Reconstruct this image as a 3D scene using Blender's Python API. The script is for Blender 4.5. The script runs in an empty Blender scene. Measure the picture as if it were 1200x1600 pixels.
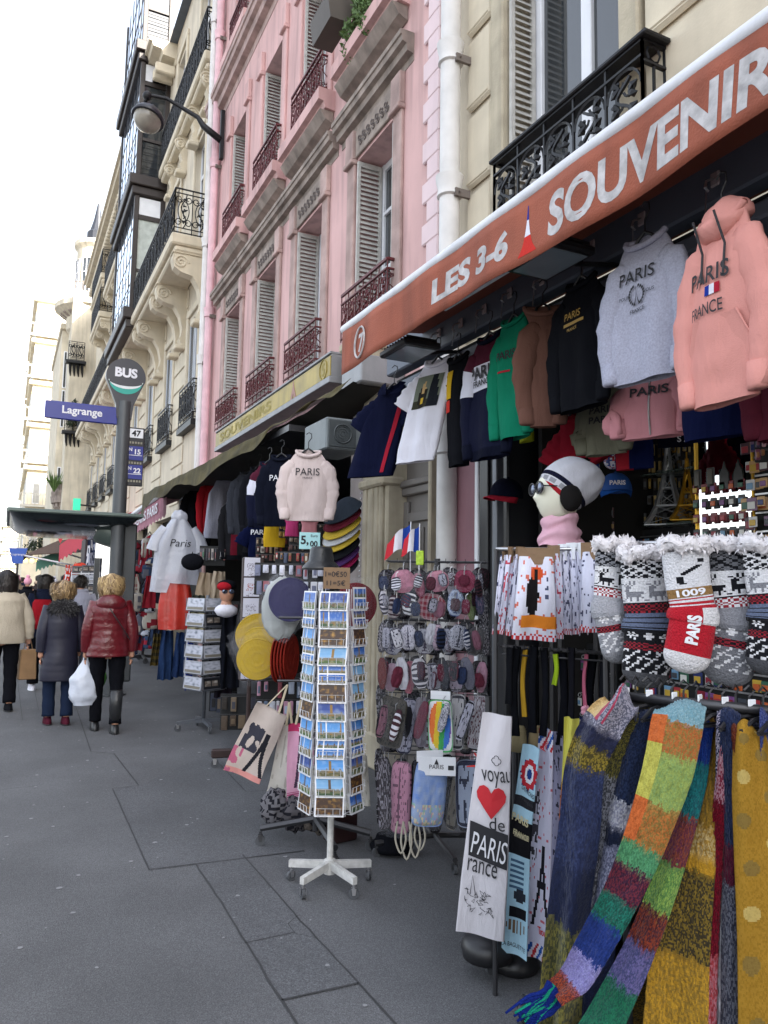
import bpy, bmesh, math, random
from math import sin, cos, pi, radians, sqrt, atan2, tan, exp, floor
from mathutils import Vector, Matrix, noise
random.seed(7)
SC = bpy.context.scene
COL = SC.collection
# ------------------------------------------------------------------ camera
CAM_H, FPX, PITCH, ROLL, YAW = 1.55, 1200.0, radians(5.5), .016, radians(26.1)
_F = Vector((sin(YAW)*cos(PITCH), cos(YAW)*cos(PITCH), sin(PITCH)))
_R0 = Vector((cos(YAW), -sin(YAW), 0)); _U0 = _R0.cross(_F)
_R = cos(ROLL)*_R0 + sin(ROLL)*_U0; _U = -sin(ROLL)*_R0 + cos(ROLL)*_U0
_C = Vector((0, 0, CAM_H))
cd = bpy.data.cameras.new('camera'); cam = bpy.data.objects.new('camera', cd); COL.objects.link(cam)
mw = Matrix((( _R.x, _U.x, -_F.x, 0), (_R.y, _U.y, -_F.y, 0), (_R.z, _U.z, -_F.z, CAM_H), (0, 0, 0, 1)))
cam.matrix_world = mw
cd.sensor_fit = 'VERTICAL'; cd.sensor_height = 36; cd.lens = 36*FPX/1600; cd.clip_start = .05; cd.clip_end = 3000
SC.camera = cam
def at(x, y, X=None, Y=None, Z=None, D=None):      # a pixel of the photograph onto a real plane of the street
    v = _F*FPX + _R*(x-600) + _U*(800-y)
    if X is not None: t = X/v.x
    elif Y is not None: t = Y/v.y
    elif Z is not None: t = (Z-CAM_H)/v.z
    else: t = D/FPX
    return _C + v*t
def mpp(P): return (Vector(P)-_C).dot(_F)/FPX       # metres per photo pixel at P
def face(P): return -atan2(P[0], P[1])             # z rotation so that local -y looks at the viewer's side of the street
# ------------------------------------------------------------------ light
SUN_EL, SUN_AZ = radians(38), radians(150)          # azimuth from +Y towards +X: the sun stands behind the houses on the right
w = bpy.data.worlds.new('World'); SC.world = w; w.use_nodes = True
nt = w.node_tree; nt.nodes.clear()
sk = nt.nodes.new('ShaderNodeTexSky'); sk.sky_type = 'NISHITA'; sk.sun_disc = False
sk.sun_elevation = SUN_EL; sk.sun_rotation = SUN_AZ; sk.air_density = 1.2; sk.dust_density = 4.5; sk.ozone_density = 1.0
bg = nt.nodes.new('ShaderNodeBackground'); bg.inputs[1].default_value = .15
wo = nt.nodes.new('ShaderNodeOutputWorld'); hs = nt.nodes.new('ShaderNodeHueSaturation'); hs.inputs['Saturation'].default_value = .42; nt.links.new(sk.outputs[0], hs.inputs['Color']); nt.links.new(hs.outputs[0], bg.inputs[0]); nt.links.new(bg.outputs[0], wo.inputs[0])
sl = bpy.data.lights.new('sun', 'SUN'); sl.energy = 5.0; sl.angle = radians(.6); sl.color = (1, .93, .82)
so = bpy.data.objects.new('sun', sl); COL.objects.link(so)
sd = Vector((sin(SUN_AZ)*cos(SUN_EL), cos(SUN_AZ)*cos(SUN_EL), sin(SUN_EL)))
so.rotation_euler = sd.to_track_quat('Z', 'Y').to_euler(); so.location = (30, -20, 40)
vs = SC.view_settings; vs.view_transform = 'Standard'; vs.look = 'None'; vs.gamma = 1; vs.exposure = 2.2
SC.cycles.use_denoising = True; SC.cycles.max_bounces = 6; SC.cycles.transparent_max_bounces = 12
# ------------------------------------------------------------------ colour and material helpers
def h(s):
    s = s.lstrip('#'); s = s if len(s) == 6 else ''.join(c*2 for c in s); v = [int(s[i:i+2], 16)/255 for i in (0, 2, 4)]
    return tuple((c/12.92 if c <= .04045 else ((c+.055)/1.055)**2.4) for c in v)
def mixc(a, b, t): return tuple(a[i]*(1-t)+b[i]*t for i in range(3))
MC = {}
def M(name, rgb=(.5,.5,.5), rough=.7, metal=0, var=.12, vs=6, bump=.15, bs=60, trans=0, emit=0, vcol=False, alpha=1, streak=0, sheen=0, spec=.5, coord='Object', wr=0):
    if name in MC: return MC[name]
    m = bpy.data.materials.new(name); m.use_nodes = True; MC[name] = m
    n = m.node_tree; N = n.nodes; L = n.links; b = N['Principled BSDF']
    if isinstance(rgb, str): rgb = h(rgb)
    b.inputs['Roughness'].default_value = rough; b.inputs['Metallic'].default_value = metal
    b.inputs['Specular IOR Level'].default_value = spec
    if sheen: b.inputs['Sheen Weight'].default_value = sheen; b.inputs['Sheen Roughness'].default_value = .5
    tc = N.new('ShaderNodeTexCoord')
    def noi(s, d=4, sc=None):
        t = N.new('ShaderNodeTexNoise'); t.inputs['Scale'].default_value = s; t.inputs['Detail'].default_value = d
        if sc:
            mp = N.new('ShaderNodeMapping'); mp.inputs['Scale'].default_value = sc; L.new(tc.outputs[coord], mp.inputs[0]); L.new(mp.outputs[0], t.inputs['Vector'])
        else: L.new(tc.outputs[coord], t.inputs['Vector'])
        return t
    if vcol:
        a = N.new('ShaderNodeVertexColor'); a.layer_name = 'Col'; base = a.outputs[0]
    else:
        r_ = N.new('ShaderNodeRGB'); r_.outputs[0].default_value = (*rgb, 1); base = r_.outputs[0]
    if var:
        t = noi(vs); rm = N.new('ShaderNodeMapRange'); rm.inputs[1].default_value = .3; rm.inputs[2].default_value = .7
        rm.inputs[3].default_value = 1-var; rm.inputs[4].default_value = 1+var*.5; L.new(t.outputs[0], rm.inputs[0])
        mx = N.new('ShaderNodeMix'); mx.data_type = 'RGBA'; mx.blend_type = 'MULTIPLY'; mx.inputs[0].default_value = 1
        L.new(base, mx.inputs[6]); L.new(rm.outputs[0], mx.inputs[7]); base = mx.outputs[2]
    if streak:
        t = noi(1.0, 5, (7, 7, .7)); rm = N.new('ShaderNodeMapRange'); rm.inputs[1].default_value = .45; rm.inputs[2].default_value = .75
        rm.inputs[3].default_value = 1; rm.inputs[4].default_value = 1-streak; L.new(t.outputs[0], rm.inputs[0])
        mx = N.new('ShaderNodeMix'); mx.data_type = 'RGBA'; mx.blend_type = 'MULTIPLY'; mx.inputs[0].default_value = 1
        L.new(base, mx.inputs[6]); L.new(rm.outputs[0], mx.inputs[7]); base = mx.outputs[2]
    L.new(base, b.inputs['Base Color'])
    if bump:
        t = noi(bs, 3); bp = N.new('ShaderNodeBump'); bp.inputs['Strength'].default_value = bump; bp.inputs['Distance'].default_value = .01
        L.new(t.outputs[0], bp.inputs['Height']); L.new(bp.outputs[0], b.inputs['Normal'])
        if wr:                                            # soft creases
            t2 = noi(7, 2, (2.2, 2.2, .55)); t2.inputs['Distortion'].default_value = 1.4; b2 = N.new('ShaderNodeBump'); b2.inputs['Strength'].default_value = wr; b2.inputs['Distance'].default_value = .05
            L.new(t2.outputs[0], b2.inputs['Height']); L.new(b2.outputs[0], bp.inputs['Normal'])
    if trans: b.inputs['Transmission Weight'].default_value = trans
    if alpha < 1: b.inputs['Alpha'].default_value = alpha
    if emit: b.inputs['Emission Color'].default_value = (*rgb, 1); b.inputs['Emission Strength'].default_value = emit
    return m
def fab(name, rgb=(.5,.5,.5), **k):
    d = dict(rough=.92, var=.12, vs=3, bump=.25, bs=260, sheen=0, spec=.06, wr=.2); d.update(k); return M(name, rgb, **d)
VC = M('printed_fabric', vcol=True, rough=.9, bump=.3, bs=300, var=.06, vs=20, spec=.08, wr=.15)
VW = M('woven_wool', vcol=True, rough=1, bump=.45, bs=160, var=.22, vs=240, sheen=.12, spec=.05)
VP = M('printed_card', vcol=True, rough=.35, bump=.0, var=.03, vs=30)
VK = M('knit_wool', vcol=True, rough=1, bump=.8, bs=160, var=.2, vs=220, sheen=.1, spec=.1)
# ------------------------------------------------------------------ mesh builder
class MB:
    def __init__(s): s.v = []; s.f = []; s.c = {}
    def add(s, vs, fs, col=None):
        o = len(s.v); s.v += [tuple(p) for p in vs]
        for f in fs:
            if col is not None: s.c[len(s.f)] = col
            s.f.append([o+i for i in f])
        return s
    def box(s, x0, x1, y0, y1, z0, z1, col=None):
        return s.add([(x, y, z) for x in (x0, x1) for y in (y0, y1) for z in (z0, z1)],
              [(0,1,3,2), (4,6,7,5), (0,4,5,1), (2,3,7,6), (0,2,6,4), (1,5,7,3)], col)
    def bbox(s, x0, x1, y0, y1, z0, z1, b=.006, col=None):        # box with a chamfer on every edge
        c = ((x0+x1)/2, (y0+y1)/2, (z0+z1)/2); e = (abs(x1-x0)/2, abs(y1-y0)/2, abs(z1-z0)/2); b = min(b, min(e)*.9)
        vs = []; idx = {}
        for sx in (-1,1):
            for sy in (-1,1):
                for sz in (-1,1):
                    for a in range(3):
                        q = [e[0]-b, e[1]-b, e[2]-b]; q[a] = e[a]
                        idx[(sx,sy,sz,a)] = len(vs); vs.append((c[0]+sx*q[0], c[1]+sy*q[1], c[2]+sz*q[2]))
        g = lambda *k: idx[k]; fs = []
        for a in range(3):
            u, v = (a+1) % 3, (a+2) % 3
            for sg in (-1,1):
                r = []
                for su, sv in ((-1,-1), (1,-1), (1,1), (-1,1)):
                    k = [0,0,0]; k[a] = sg; k[u] = su; k[v] = sv; r.append(g(*k, a))
                fs.append(r if sg > 0 else r[::-1])
            for su in (-1,1):
                for sv in (-1,1):
                    k1 = [0,0,0]; k1[a] = -1; k1[u] = su; k1[v] = sv; k2 = list(k1); k2[a] = 1
                    r = [g(*k1, u), g(*k2, u), g(*k2, v), g(*k1, v)]
                    fs.append(r if su*sv > 0 else r[::-1])
        for sx in (-1,1):
            for sy in (-1,1):
                for sz in (-1,1):
                    r = [g(sx,sy,sz,0), g(sx,sy,sz,1), g(sx,sy,sz,2)]; fs.append(r if sx*sy*sz > 0 else r[::-1])
        return s.add(vs, fs, col)
    def quad(s, a, b, c, d, col=None): return s.add([a, b, c, d], [(0,1,2,3)], col)
    def grid(s, fn, nu, nv, col=None, closeu=False):
        o = len(s.v); W = nu if closeu else nu+1
        for j in range(nv+1):
            for i in range(W): s.v.append(tuple(fn(i/nu, j/nv)))
        for j in range(nv):
            for i in range(nu):
                i2 = (i+1) % W if closeu else i+1
                if col: s.c[len(s.f)] = col((i+.5)/nu, (j+.5)/nv)
                s.f.append([o+j*W+i, o+j*W+i2, o+(j+1)*W+i2, o+(j+1)*W+i])
        return s
    def loft(s, secs, n=16, cap=True, col=None):      # secs: (centre, rx, ry[, z-tilt function]) horizontal ellipses
        def fn(u, v):
            k = v*(len(secs)-1); i = min(int(k), len(secs)-2); t = k-i; a, b = secs[i], secs[i+1]
            c = [a[0][q]*(1-t)+b[0][q]*t for q in range(3)]; rx = a[1]*(1-t)+b[1]*t; ry = a[2]*(1-t)+b[2]*t
            return (c[0]+rx*cos(u*2*pi), c[1]+ry*sin(u*2*pi), c[2])
        m = len(secs)-1; o = len(s.v); s.grid(fn, n, m, col, closeu=True)
        if cap:
            f0 = [o+i for i in range(n)][::-1]; f1 = [o+m*n+i for i in range(n)]
            for f in (f0, f1):
                if col: s.c[len(s.f)] = col(0, .0 if f is f0 else 1.)
                s.f.append(f)
        return s
    def tube(s, pts, r, n=8, cap=True, col=None, flat=1.0, up=None):
        pts = [Vector(p) for p in pts]; m = len(pts)
        if not callable(r):
            rr = r if isinstance(r, (list, tuple)) else [r]*m
            r = lambda i: rr[i]
        T = [(pts[min(i+1, m-1)]-pts[max(i-1, 0)]).normalized() for i in range(m)]
        a = Vector(up) if up else (Vector((0,0,1)) if abs(T[0].z) < .9 else Vector((0,1,0)))
        A = (a - T[0]*a.dot(T[0])).normalized(); o = len(s.v)
        for i in range(m):
            A = (A - T[i]*A.dot(T[i])); A = A.normalized() if A.length > 1e-6 else Vector((1,0,0)); B = T[i].cross(A)
            for k in range(n):
                t = 2*pi*(k+.5)/n; s.v.append(tuple(pts[i] + (A*cos(t)*flat + B*sin(t))*r(i)))
        for i in range(m-1):
            for k in range(n):
                k2 = (k+1) % n
                if col: s.c[len(s.f)] = col(k/n, i/(m-1)) if callable(col) else col
                s.f.append([o+i*n+k, o+i*n+k2, o+(i+1)*n+k2, o+(i+1)*n+k])
        if cap:
            for f, v in (([o+k for k in range(n)][::-1], 0.), ([o+(m-1)*n+k for k in range(n)], 1.)):
                if col: s.c[len(s.f)] = col(0, v) if callable(col) else col
                s.f.append(f)
        return s
    def bar(s, a, b, r=.01, n=6, col=None): return s.tube([a, b], r, n, col=col)
    def prism(s, poly, fn, t0, t1, col=None):         # poly: 2D outline; fn(a, b, t) -> 3D; closed between t0 and t1
        n = len(poly); o = len(s.v)
        for t in (t0, t1):
            for a, b in poly: s.v.append(tuple(fn(a, b, t)))
        fs = [[o+i for i in range(n)][::-1], [o+n+i for i in range(n)]] + [[o+i, o+(i+1) % n, o+n+(i+1) % n, o+n+i] for i in range(n)]
        for f in fs:
            if col: s.c[len(s.f)] = col
            s.f.append(f)
        return s
    def sphere(s, c, r, nu=16, nv=10, fn=None, col=None):
        if not isinstance(r, (list, tuple)): r = (r, r, r)
        def g(u, v):
            a = u*2*pi; b = -pi/2+v*pi; d = (cos(b)*cos(a), cos(b)*sin(a), sin(b)); k = fn(d) if fn else 1
            return (c[0]+r[0]*d[0]*k, c[1]+r[1]*d[1]*k, c[2]+r[2]*d[2]*k)
        return s.grid(g, nu, nv, col, closeu=True)
    def build(s, name, mat=None, parent=None, smooth=False, loc=None, sub=0, ang=None):
        me = bpy.data.meshes.new(name); me.from_pydata(s.v, [], s.f)
        if s.c:
            ca = me.color_attributes.new('Col', 'FLOAT_COLOR', 'CORNER'); k = 0; buf = []
            for i, f in enumerate(s.f):
                c = s.c.get(i, (.5,.5,.5)); c = (*c[:3], 1.)
                for _ in f: buf.extend(c)
            ca.data.foreach_set('color', buf)
        bm = bmesh.new(); bm.from_mesh(me); bmesh.ops.recalc_face_normals(bm, faces=bm.faces); bm.to_mesh(me); bm.free()
        if smooth:
            me.polygons.foreach_set('use_smooth', [True]*len(me.polygons))
            if ang: me.set_sharp_from_angle(angle=radians(ang))
        me.materials.append(mat if mat else VC)
        o = bpy.data.objects.new(name, me); COL.objects.link(o)
        if parent is not None: o.parent = parent
        if loc is not None: o.location = loc
        if sub:
            md = o.modifiers.new('sub', 'SUBSURF'); md.levels = sub; md.render_levels = sub
        return o
def tag(o, label=None, cat=None, group=None, kind=None):
    if label: o['label'] = label
    if cat: o['category'] = cat
    if group: o['group'] = group
    if kind: o['kind'] = kind
    return o
def thing(name, label, cat, loc=(0,0,0), rz=0, group=None, scale=1):
    o = bpy.data.objects.new(name, None); COL.objects.link(o); o.location = loc; o.rotation_euler = (0, 0, rz); o.scale = (scale,)*3
    o.empty_display_size = .1
    return tag(o, label, cat, group)
def copy_tree(o, parent=None, off=None):
    c = o.copy(); COL.objects.link(c)
    if parent is not None: c.parent = parent
    if off is not None: c.location = Vector(o.location)+Vector(off)
    for ch in [k for k in bpy.data.objects if k.parent is o]: copy_tree(ch, c)
    return c
ORD = ['', 'first','second','third','fourth','fifth','sixth','seventh','eighth','ninth','tenth','eleventh','twelfth','thirteenth','fourteenth','fifteenth','sixteenth','seventeenth','eighteenth','nineteenth','twentieth']
TX = {}
def text_geo(txt, bold=0.0, shear=0.0, space=1.0):
    k = (txt, bold, shear, space)
    if k in TX: return TX[k]
    cu = bpy.data.curves.new('t', 'FONT'); cu.body = txt; cu.size = 1; cu.offset = bold; cu.shear = shear; cu.space_character = space
    cu.align_x = 'CENTER'; cu.resolution_u = 4
    o = bpy.data.objects.new('t', cu); COL.objects.link(o); bpy.context.view_layer.update()
    me = o.to_mesh(); V = [tuple(v.co) for v in me.vertices]; Fc = [list(p.vertices) for p in me.polygons]
    o.to_mesh_clear(); bpy.data.objects.remove(o); bpy.data.curves.remove(cu)
    x0 = min(v[0] for v in V); x1 = max(v[0] for v in V); y0 = min(v[1] for v in V); y1 = max(v[1] for v in V)
    V = [((v[0]-(x0+x1)/2)/(y1-y0), (v[1]-(y0+y1)/2)/(y1-y0)) for v in V]
    TX[k] = (V, Fc, (x1-x0)/(y1-y0)); return TX[k]
def add_text(mb, txt, fn, size, cx=0, cz=0, bold=.0, shear=0, width=None, col=None, space=1.0):
    """letters of height size centred on (cx, cz) of a surface fn(a, b) -> 3D"""
    V, Fc, wd = text_geo(txt, bold, shear, space); kx = (width/wd) if width else size
    return mb.add([fn(cx+a*kx, cz+b*size) for a, b in V], Fc, col)
# ================================================================== SETTING
asph = M('asphalt', (.103,.104,.110), rough=.85, var=.26, vs=1.2, bump=.35, bs=140)
n = asph.node_tree; N = n.nodes; L = n.links; b = N['Principled BSDF']; src = b.inputs['Base Color'].links[0].from_socket
tc = N.new('ShaderNodeTexCoord')
def mul(src, fac):
    mx = N.new('ShaderNodeMix'); mx.data_type = 'RGBA'; mx.blend_type = 'MULTIPLY'; mx.inputs[0].default_value = 1; L.new(src, mx.inputs[6]); L.new(fac, mx.inputs[7]); return mx.outputs[2]
t = N.new('ShaderNodeTexNoise'); t.inputs['Scale'].default_value = 190; t.inputs['Detail'].default_value = 2; L.new(tc.outputs['Object'], t.inputs[0])
r1 = N.new('ShaderNodeMapRange'); r1.inputs[1].default_value = .35; r1.inputs[2].default_value = .7; r1.inputs[3].default_value = .66; r1.inputs[4].default_value = 1.42; L.new(t.outputs[0], r1.inputs[0]); src = mul(src, r1.outputs[0])
vo = N.new('ShaderNodeTexVoronoi'); vo.inputs['Scale'].default_value = 70; L.new(tc.outputs['Object'], vo.inputs[0])
r2 = N.new('ShaderNodeMapRange'); r2.inputs[1].default_value = 0; r2.inputs[2].default_value = .7; r2.inputs[3].default_value = 1.2; r2.inputs[4].default_value = .88; L.new(vo.outputs[0], r2.inputs[0]); src = mul(src, r2.outputs[0])
L.new(src, b.inputs['Base Color'])
g = MB(); g.box(-300, 300, -200, 500, -.5, 0); tag(g.build('pavement', asph), kind='structure')
def ribbon(mb, pts, w, z=.004, jit=0):
    P = []
    for a, b2 in zip(pts[:-1], pts[1:]):
        k = max(2, int((b2-a).length/.09))
        for i in range(k): P.append(a.lerp(b2, i/k))
    P.append(pts[-1])
    if jit: P = [p+Vector((noise.noise(p*9)*jit, noise.noise(p*9+Vector((5,5,5)))*jit, 0)) for p in P]
    vs = []
    for i, p in enumerate(P):
        T = (P[min(i+1, len(P)-1)]-P[max(0, i-1)]).normalized(); Nn = Vector((-T.y, T.x, 0)); ww = w*(.7+.6*abs(noise.noise(p*5)))
        vs += [(p.x+Nn.x*ww/2, p.y+Nn.y*ww/2, z), (p.x-Nn.x*ww/2, p.y-Nn.y*ww/2, z)]
    mb.add(vs, [(2*i, 2*i+1, 2*i+3, 2*i+2) for i in range(len(P)-1)])
G = lambda x, y: at(x, y, Z=0)
g = MB()
for pts, wd, jit in [([(112,1085),(142,1175),(178,1178)],.018,.0), ([(178,1178),(217,1228),(176,1233),(233,1360),(475,1330)],.02,.006),
      ([(306,1352),(345,1410),(360,1435),(440,1564),(470,1612)],.022,.02), ([(379,1336),(470,1440),(560,1537),(640,1625)],.02,.01),
      ([(440,1564),(560,1537)],.022,.006), ([(382,1475),(460,1458)],.016,.008), ([(468,1430),(450,1445),(462,1460),(495,1467)],.008,.012), ([(325,1176),(385,1238),(420,1235)],.014,.004),
      ([(10,925),(35,1125)],.016,.0), ([(40,1000),(60,1110)],.012,.0),([(0,1235),(60,1228)],.012,.004)]:
    ribbon(g, [G(*p) for p in pts], wd*.52, jit=jit*.6)
tag(g.build('pavement_seams', M('seam_tar', (.038,.038,.04), rough=.8, bump=.2)), kind='structure')
g = MB()                                                  # the relaid asphalt patches are a shade darker
def patch(pts, z):
    g.add([(G(*p).x, G(*p).y, z) for p in pts], [list(range(len(pts)))])
patch([(306,1352),(379,1336),(560,1537),(440,1564),(360,1435)], .0025)
patch([(178,1233),(217,1228),(330,1176),(470,1290),(475,1330),(233,1358)], .0015)
m2 = asph.copy(); m2.name = 'asphalt_patch'
for nd in m2.node_tree.nodes:
    if nd.type == 'RGB': nd.outputs[0].default_value = (.094,.096,.103,1)
tag(g.build('asphalt_patches', m2), kind='structure')
g = MB(); random.seed(3)
for i in range(230):                                      # trodden chewing gum
    x = random.uniform(-.4, 2.3); y = random.uniform(1.2, 16) ; r = random.uniform(.004,.016); k = [r*random.uniform(.7,1.2) for _ in range(9)]
    g.add([(x+k[j]*cos(j*2*pi/9), y+k[j]*sin(j*2*pi/9), .0035) for j in range(9)], [list(range(9))])
tag(g.build('gum_spots', M('gum', (.24,.24,.25), rough=.9)), 'pale trodden chewing gum spots on the dark pavement', 'gum spots', kind='stuff')
# ------------------------------------------------------------------ materials of the houses
PINK = M('pink_render', h('#cea8a5'), rough=.9, var=.12, vs=1.6, bump=.12, bs=40, streak=.34, coord='Object')
PINKL = M('pink_quoin', h('#dfc9cc'), rough=.9, var=.08, vs=2, bump=.1, bs=40, streak=.12)
STONE = M('weathered_stone', h('#9a8d84'), rough=.95, var=.35, vs=5, bump=.4, bs=60, streak=.4)
STONEP = M('pinkish_stone', h('#b39a94'), rough=.95, var=.3, vs=4, bump=.3, bs=60, streak=.3)
CREAM = M('cream_limestone', h('#cbc0ac'), rough=.92, var=.16, vs=1.5, bump=.2, bs=50, streak=.2)
CREAML = M('cream_moulding', h('#cfc4ae'), rough=.9, var=.14, vs=3, bump=.12, bs=60, streak=.12)
SANDS = M('sandstone', h('#b5ab96'), rough=.95, var=.25, vs=4, bump=.35, bs=70, streak=.3)
PALE = M('pale_limestone', h('#e3d8bf'), rough=.9, var=.15, vs=1.2, bump=.2, bs=20)
SHUT = M('shutter_paint', h('#b7b5b0'), rough=.7, var=.22, vs=12, bump=.2, bs=90)
SHUTW = M('white_shutter', h('#c6cbd2'), rough=.6, var=.1, vs=6)
WHITE = M('white_paint', h('#dfe1e6'), rough=.5, var=.08, vs=5, bump=.05)
IRONR = M('red_iron', h('#5a1d22'), rough=.55, metal=.2, var=.3, vs=20, bump=.2, bs=120)
IRONB = M('black_iron', h('#15161b'), rough=.5, metal=.3, var=.3, vs=20, bump=.2, bs=120)
DARKF = M('dark_brown_frame', h('#2c2422'), rough=.5, var=.15)
GLASS = M('window_glass', (.03,.035,.04), rough=.04, var=0, bump=0, spec=1.0)
GLASSB = M('sky_lit_glass', (.45,.6,.78), rough=.03, metal=.95, var=0, bump=0, spec=1.0)
CURT = M('curtain', h('#b9c0bb'), rough=.9, var=.2, vs=8)
ZINC = M('zinc_roof', h('#59616c'), rough=.5, metal=.3, var=.15)
PIPEW = M('white_pipe', h('#d4d2d0'), rough=.55, var=.15, vs=5, bump=.08, streak=.1)
PIPEP = M('pink_pipe', h('#dcb6bd'), rough=.7, var=.15, vs=6, bump=.1, streak=.1)
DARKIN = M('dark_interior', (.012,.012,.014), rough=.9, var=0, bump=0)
def wall_open(mb, y0, y1, z0, z1, X, ops, rev=.22, back=None):
    ys = sorted(set([y0, y1]+[o[i] for o in ops for i in (0,1)])); zs = sorted(set([z0, z1]+[o[i] for o in ops for i in (2,3)]))
    ys = [a for a in ys if y0 <= a <= y1]; zs = [a for a in zs if z0 <= a <= z1]
    for a, b_ in zip(ys[:-1], ys[1:]):
        for c, d in zip(zs[:-1], zs[1:]):
            my, mz = (a+b_)/2, (c+d)/2
            if any(o[0] < my < o[1] and o[2] < mz < o[3] for o in ops): continue
            mb.quad((X,a,c), (X,b_,c), (X,b_,d), (X,a,d))
    for o in ops:
        a, b_, c, d = o; c = max(c, z0); d = min(d, z1)
        mb.quad((X,a,c), (X+rev,a,c), (X+rev,a,d), (X,a,d)); mb.quad((X,b_,c), (X+rev,b_,c), (X+rev,b_,d), (X,b_,d))
        mb.quad((X,a,d), (X+rev,a,d), (X+rev,b_,d), (X,b_,d)); (c > z0+.01) and mb.quad((X,a,c), (X+rev,a,c), (X+rev,b_,c), (X,b_,c))
def shell(mb, X, y0, y1, z0, z1, depth=9):           # the rest of the house: side walls, back and roof
    mb.quad((X,y0,z0), (X+depth,y0,z0), (X+depth,y0,z1), (X,y0,z1)); mb.quad((X,y1,z0), (X+depth,y1,z0), (X+depth,y1,z1), (X,y1,z1))
    mb.quad((X+depth,y0,z0), (X+depth,y1,z0), (X+depth,y1,z1), (X+depth,y0,z1)); mb.quad((X,y0,z1), (X+depth,y0,z1), (X+depth,y1,z1), (X,y1,z1))
def shutter(mb, X, y0, y1, z0, z1, t=.03):            # louvred leaf parallel to the facade
    fr = .035
    mb.box(X-t, X, y0, y0+fr, z0, z1); mb.box(X-t, X, y1-fr, y1, z0, z1); mb.box(X-t+.002, X-.002, y0+fr, y1-fr, z0, z0+.05); mb.box(X-t+.002, X-.002, y0+fr, y1-fr, z1-.05, z1)
    k = int((z1-z0-.1)/.055)
    for i in range(k):
        z = z0+.05+(i+.5)*(z1-z0-.1)/k
        mb.quad((X-t+.004, y0+fr, z-.022), (X-t+.004, y1-fr, z-.022), (X-.004, y1-fr, z+.02), (X-.004, y0+fr, z+.02))
def shutterY(mb, Y, x0, x1, z0, z1, t=.03):           # louvred leaf folded back at right angles to the facade
    fr = .03
    mb.box(x0, x0+fr, Y, Y+t, z0, z1); mb.box(x1-fr, x1, Y, Y+t, z0, z1); mb.box(x0+fr, x1-fr, Y+.002, Y+t-.002, z0, z0+.05); mb.box(x0+fr, x1-fr, Y+.002, Y+t-.002, z1-.05, z1)
    k = int((z1-z0-.1)/.05)
    for i in range(k):
        z = z0+.05+(i+.5)*(z1-z0-.1)/k
        mb.quad((x0+fr, Y+.003, z-.022), (x1-fr, Y+.003, z-.022), (x1-fr, Y+t-.003, z+.02), (x0+fr, Y+t-.003, z+.02))
def spiral(cx, cz, r, a0, turns, n=14):
    return [(cx+r*(1-.75*i/n)*cos(a0+turns*2*pi*i/n), cz+r*(1-.75*i/n)*sin(a0+turns*2*pi*i/n)) for i in range(n+1)]
def railing(mb, P0, P1, z0, z1, cell=.24, style=0, r=.007, dense=True):
    """wrought iron between two plan points"""
    A = Vector((P0[0], P0[1], 0)); B = Vector((P1[0], P1[1], 0)); Ln = (B-A).length; D = (B-A)/Ln; Nn = Vector((-D.y, D.x, 0)); H = z1-z0
    f = lambda u, z: tuple(A+D*u+Vector((0,0,z)))
    def hb(z, t=.014): mb.prism([(0,z-t/2), (Ln,z-t/2), (Ln,z+t/2), (0,z+t/2)], lambda a, b, t_: tuple(A+D*a+Nn*t_+Vector((0,0,b))), -.012, .012)
    hb(z1, .025); hb(z0+.03); hb(z1-.09 if style != 2 else z1-.12)
    if style != 2: hb(z0+.12)
    n = max(1, round(Ln/cell)); c = Ln/n
    for i in range(n+1): mb.bar(f(i*c, z0), f(i*c, z1), r*1.1, 4)
    zb, zt = z0+.13, z1-.10; hh = zt-zb
    for i in range(n):
        u = (i+.5)*c; q = min(c*.30, hh*.2)
        if style == 0:      # lyre scrolls
            for sg in (-1, 1):
                mb.tube([f(u+sg*(x), z) for x, z in spiral(q*.9, zt-q*1.0, q*.85, pi, 1.25)], r, 3, cap=False)
                mb.tube([f(u+sg*(x), z) for x, z in spiral(q*.9, zb+q*1.0, q*.85, pi, -1.25)], r, 3, cap=False)
                mb.tube([f(u+sg*c*(.10+.22*sin(pi*k/8)), zb+q+(hh-2*q)*k/8) for k in range(9)], r, 3, cap=False)
            mb.tube([f(u+.05*sin(k*.8), zb+hh*k/10) for k in range(11)], r*1.2, 3, cap=False)
            if dense:
                for k in range(6):
                    a = random.uniform(0, 6.28); zz = zb+hh*(.12+.15*k); mb.tube([f(u, zz), f(u+c*.16*cos(a), zz+c*.16*sin(a)), f(u+c*.24*cos(a+.8), zz+c*.2*sin(a+.8))], [r, r*2.4, r*.6], 4)
        elif style == 1:    # arch and rinceau leaves
            mb.tube([f(u+(c*.46)*cos(t), zt-c*.46+(c*.46)*sin(t)) for t in [pi*k/10 for k in range(11)]], r, 3, cap=False)
            mb.tube([f(u+c*.2*sin(k*.75+i*pi), zb+(hh-.05)*k/14) for k in range(15)], r*1.3, 4, cap=False)
            for k in range(6):
                sg = 1 if (k+i) % 2 else -1; zz = zb+hh*(.06+.15*k)
                mb.tube([f(u+sg*x, z) for x, z in spiral(c*.17, zz+c*.06, c*.17, pi, .9, 9)], r, 3, cap=False)
                for w_ in (-.5, .6): mb.tube([f(u+sg*c*.12, zz), f(u+sg*c*.24, zz+c*.16*w_), f(u+sg*c*.36, zz+c*.22*w_)], [r*.6, r*2.6, r*.4], 4)
        else:               # plain bars with a hoop
            mb.bar(f(u, z0+.03), f(u, z1-.12), r, 4)
            mb.tube([f(u+c*.3*cos(t), z1-.06+.045*sin(t)) for t in [2*pi*k/8 for k in range(9)]], r*.8, 3, cap=False)
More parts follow.
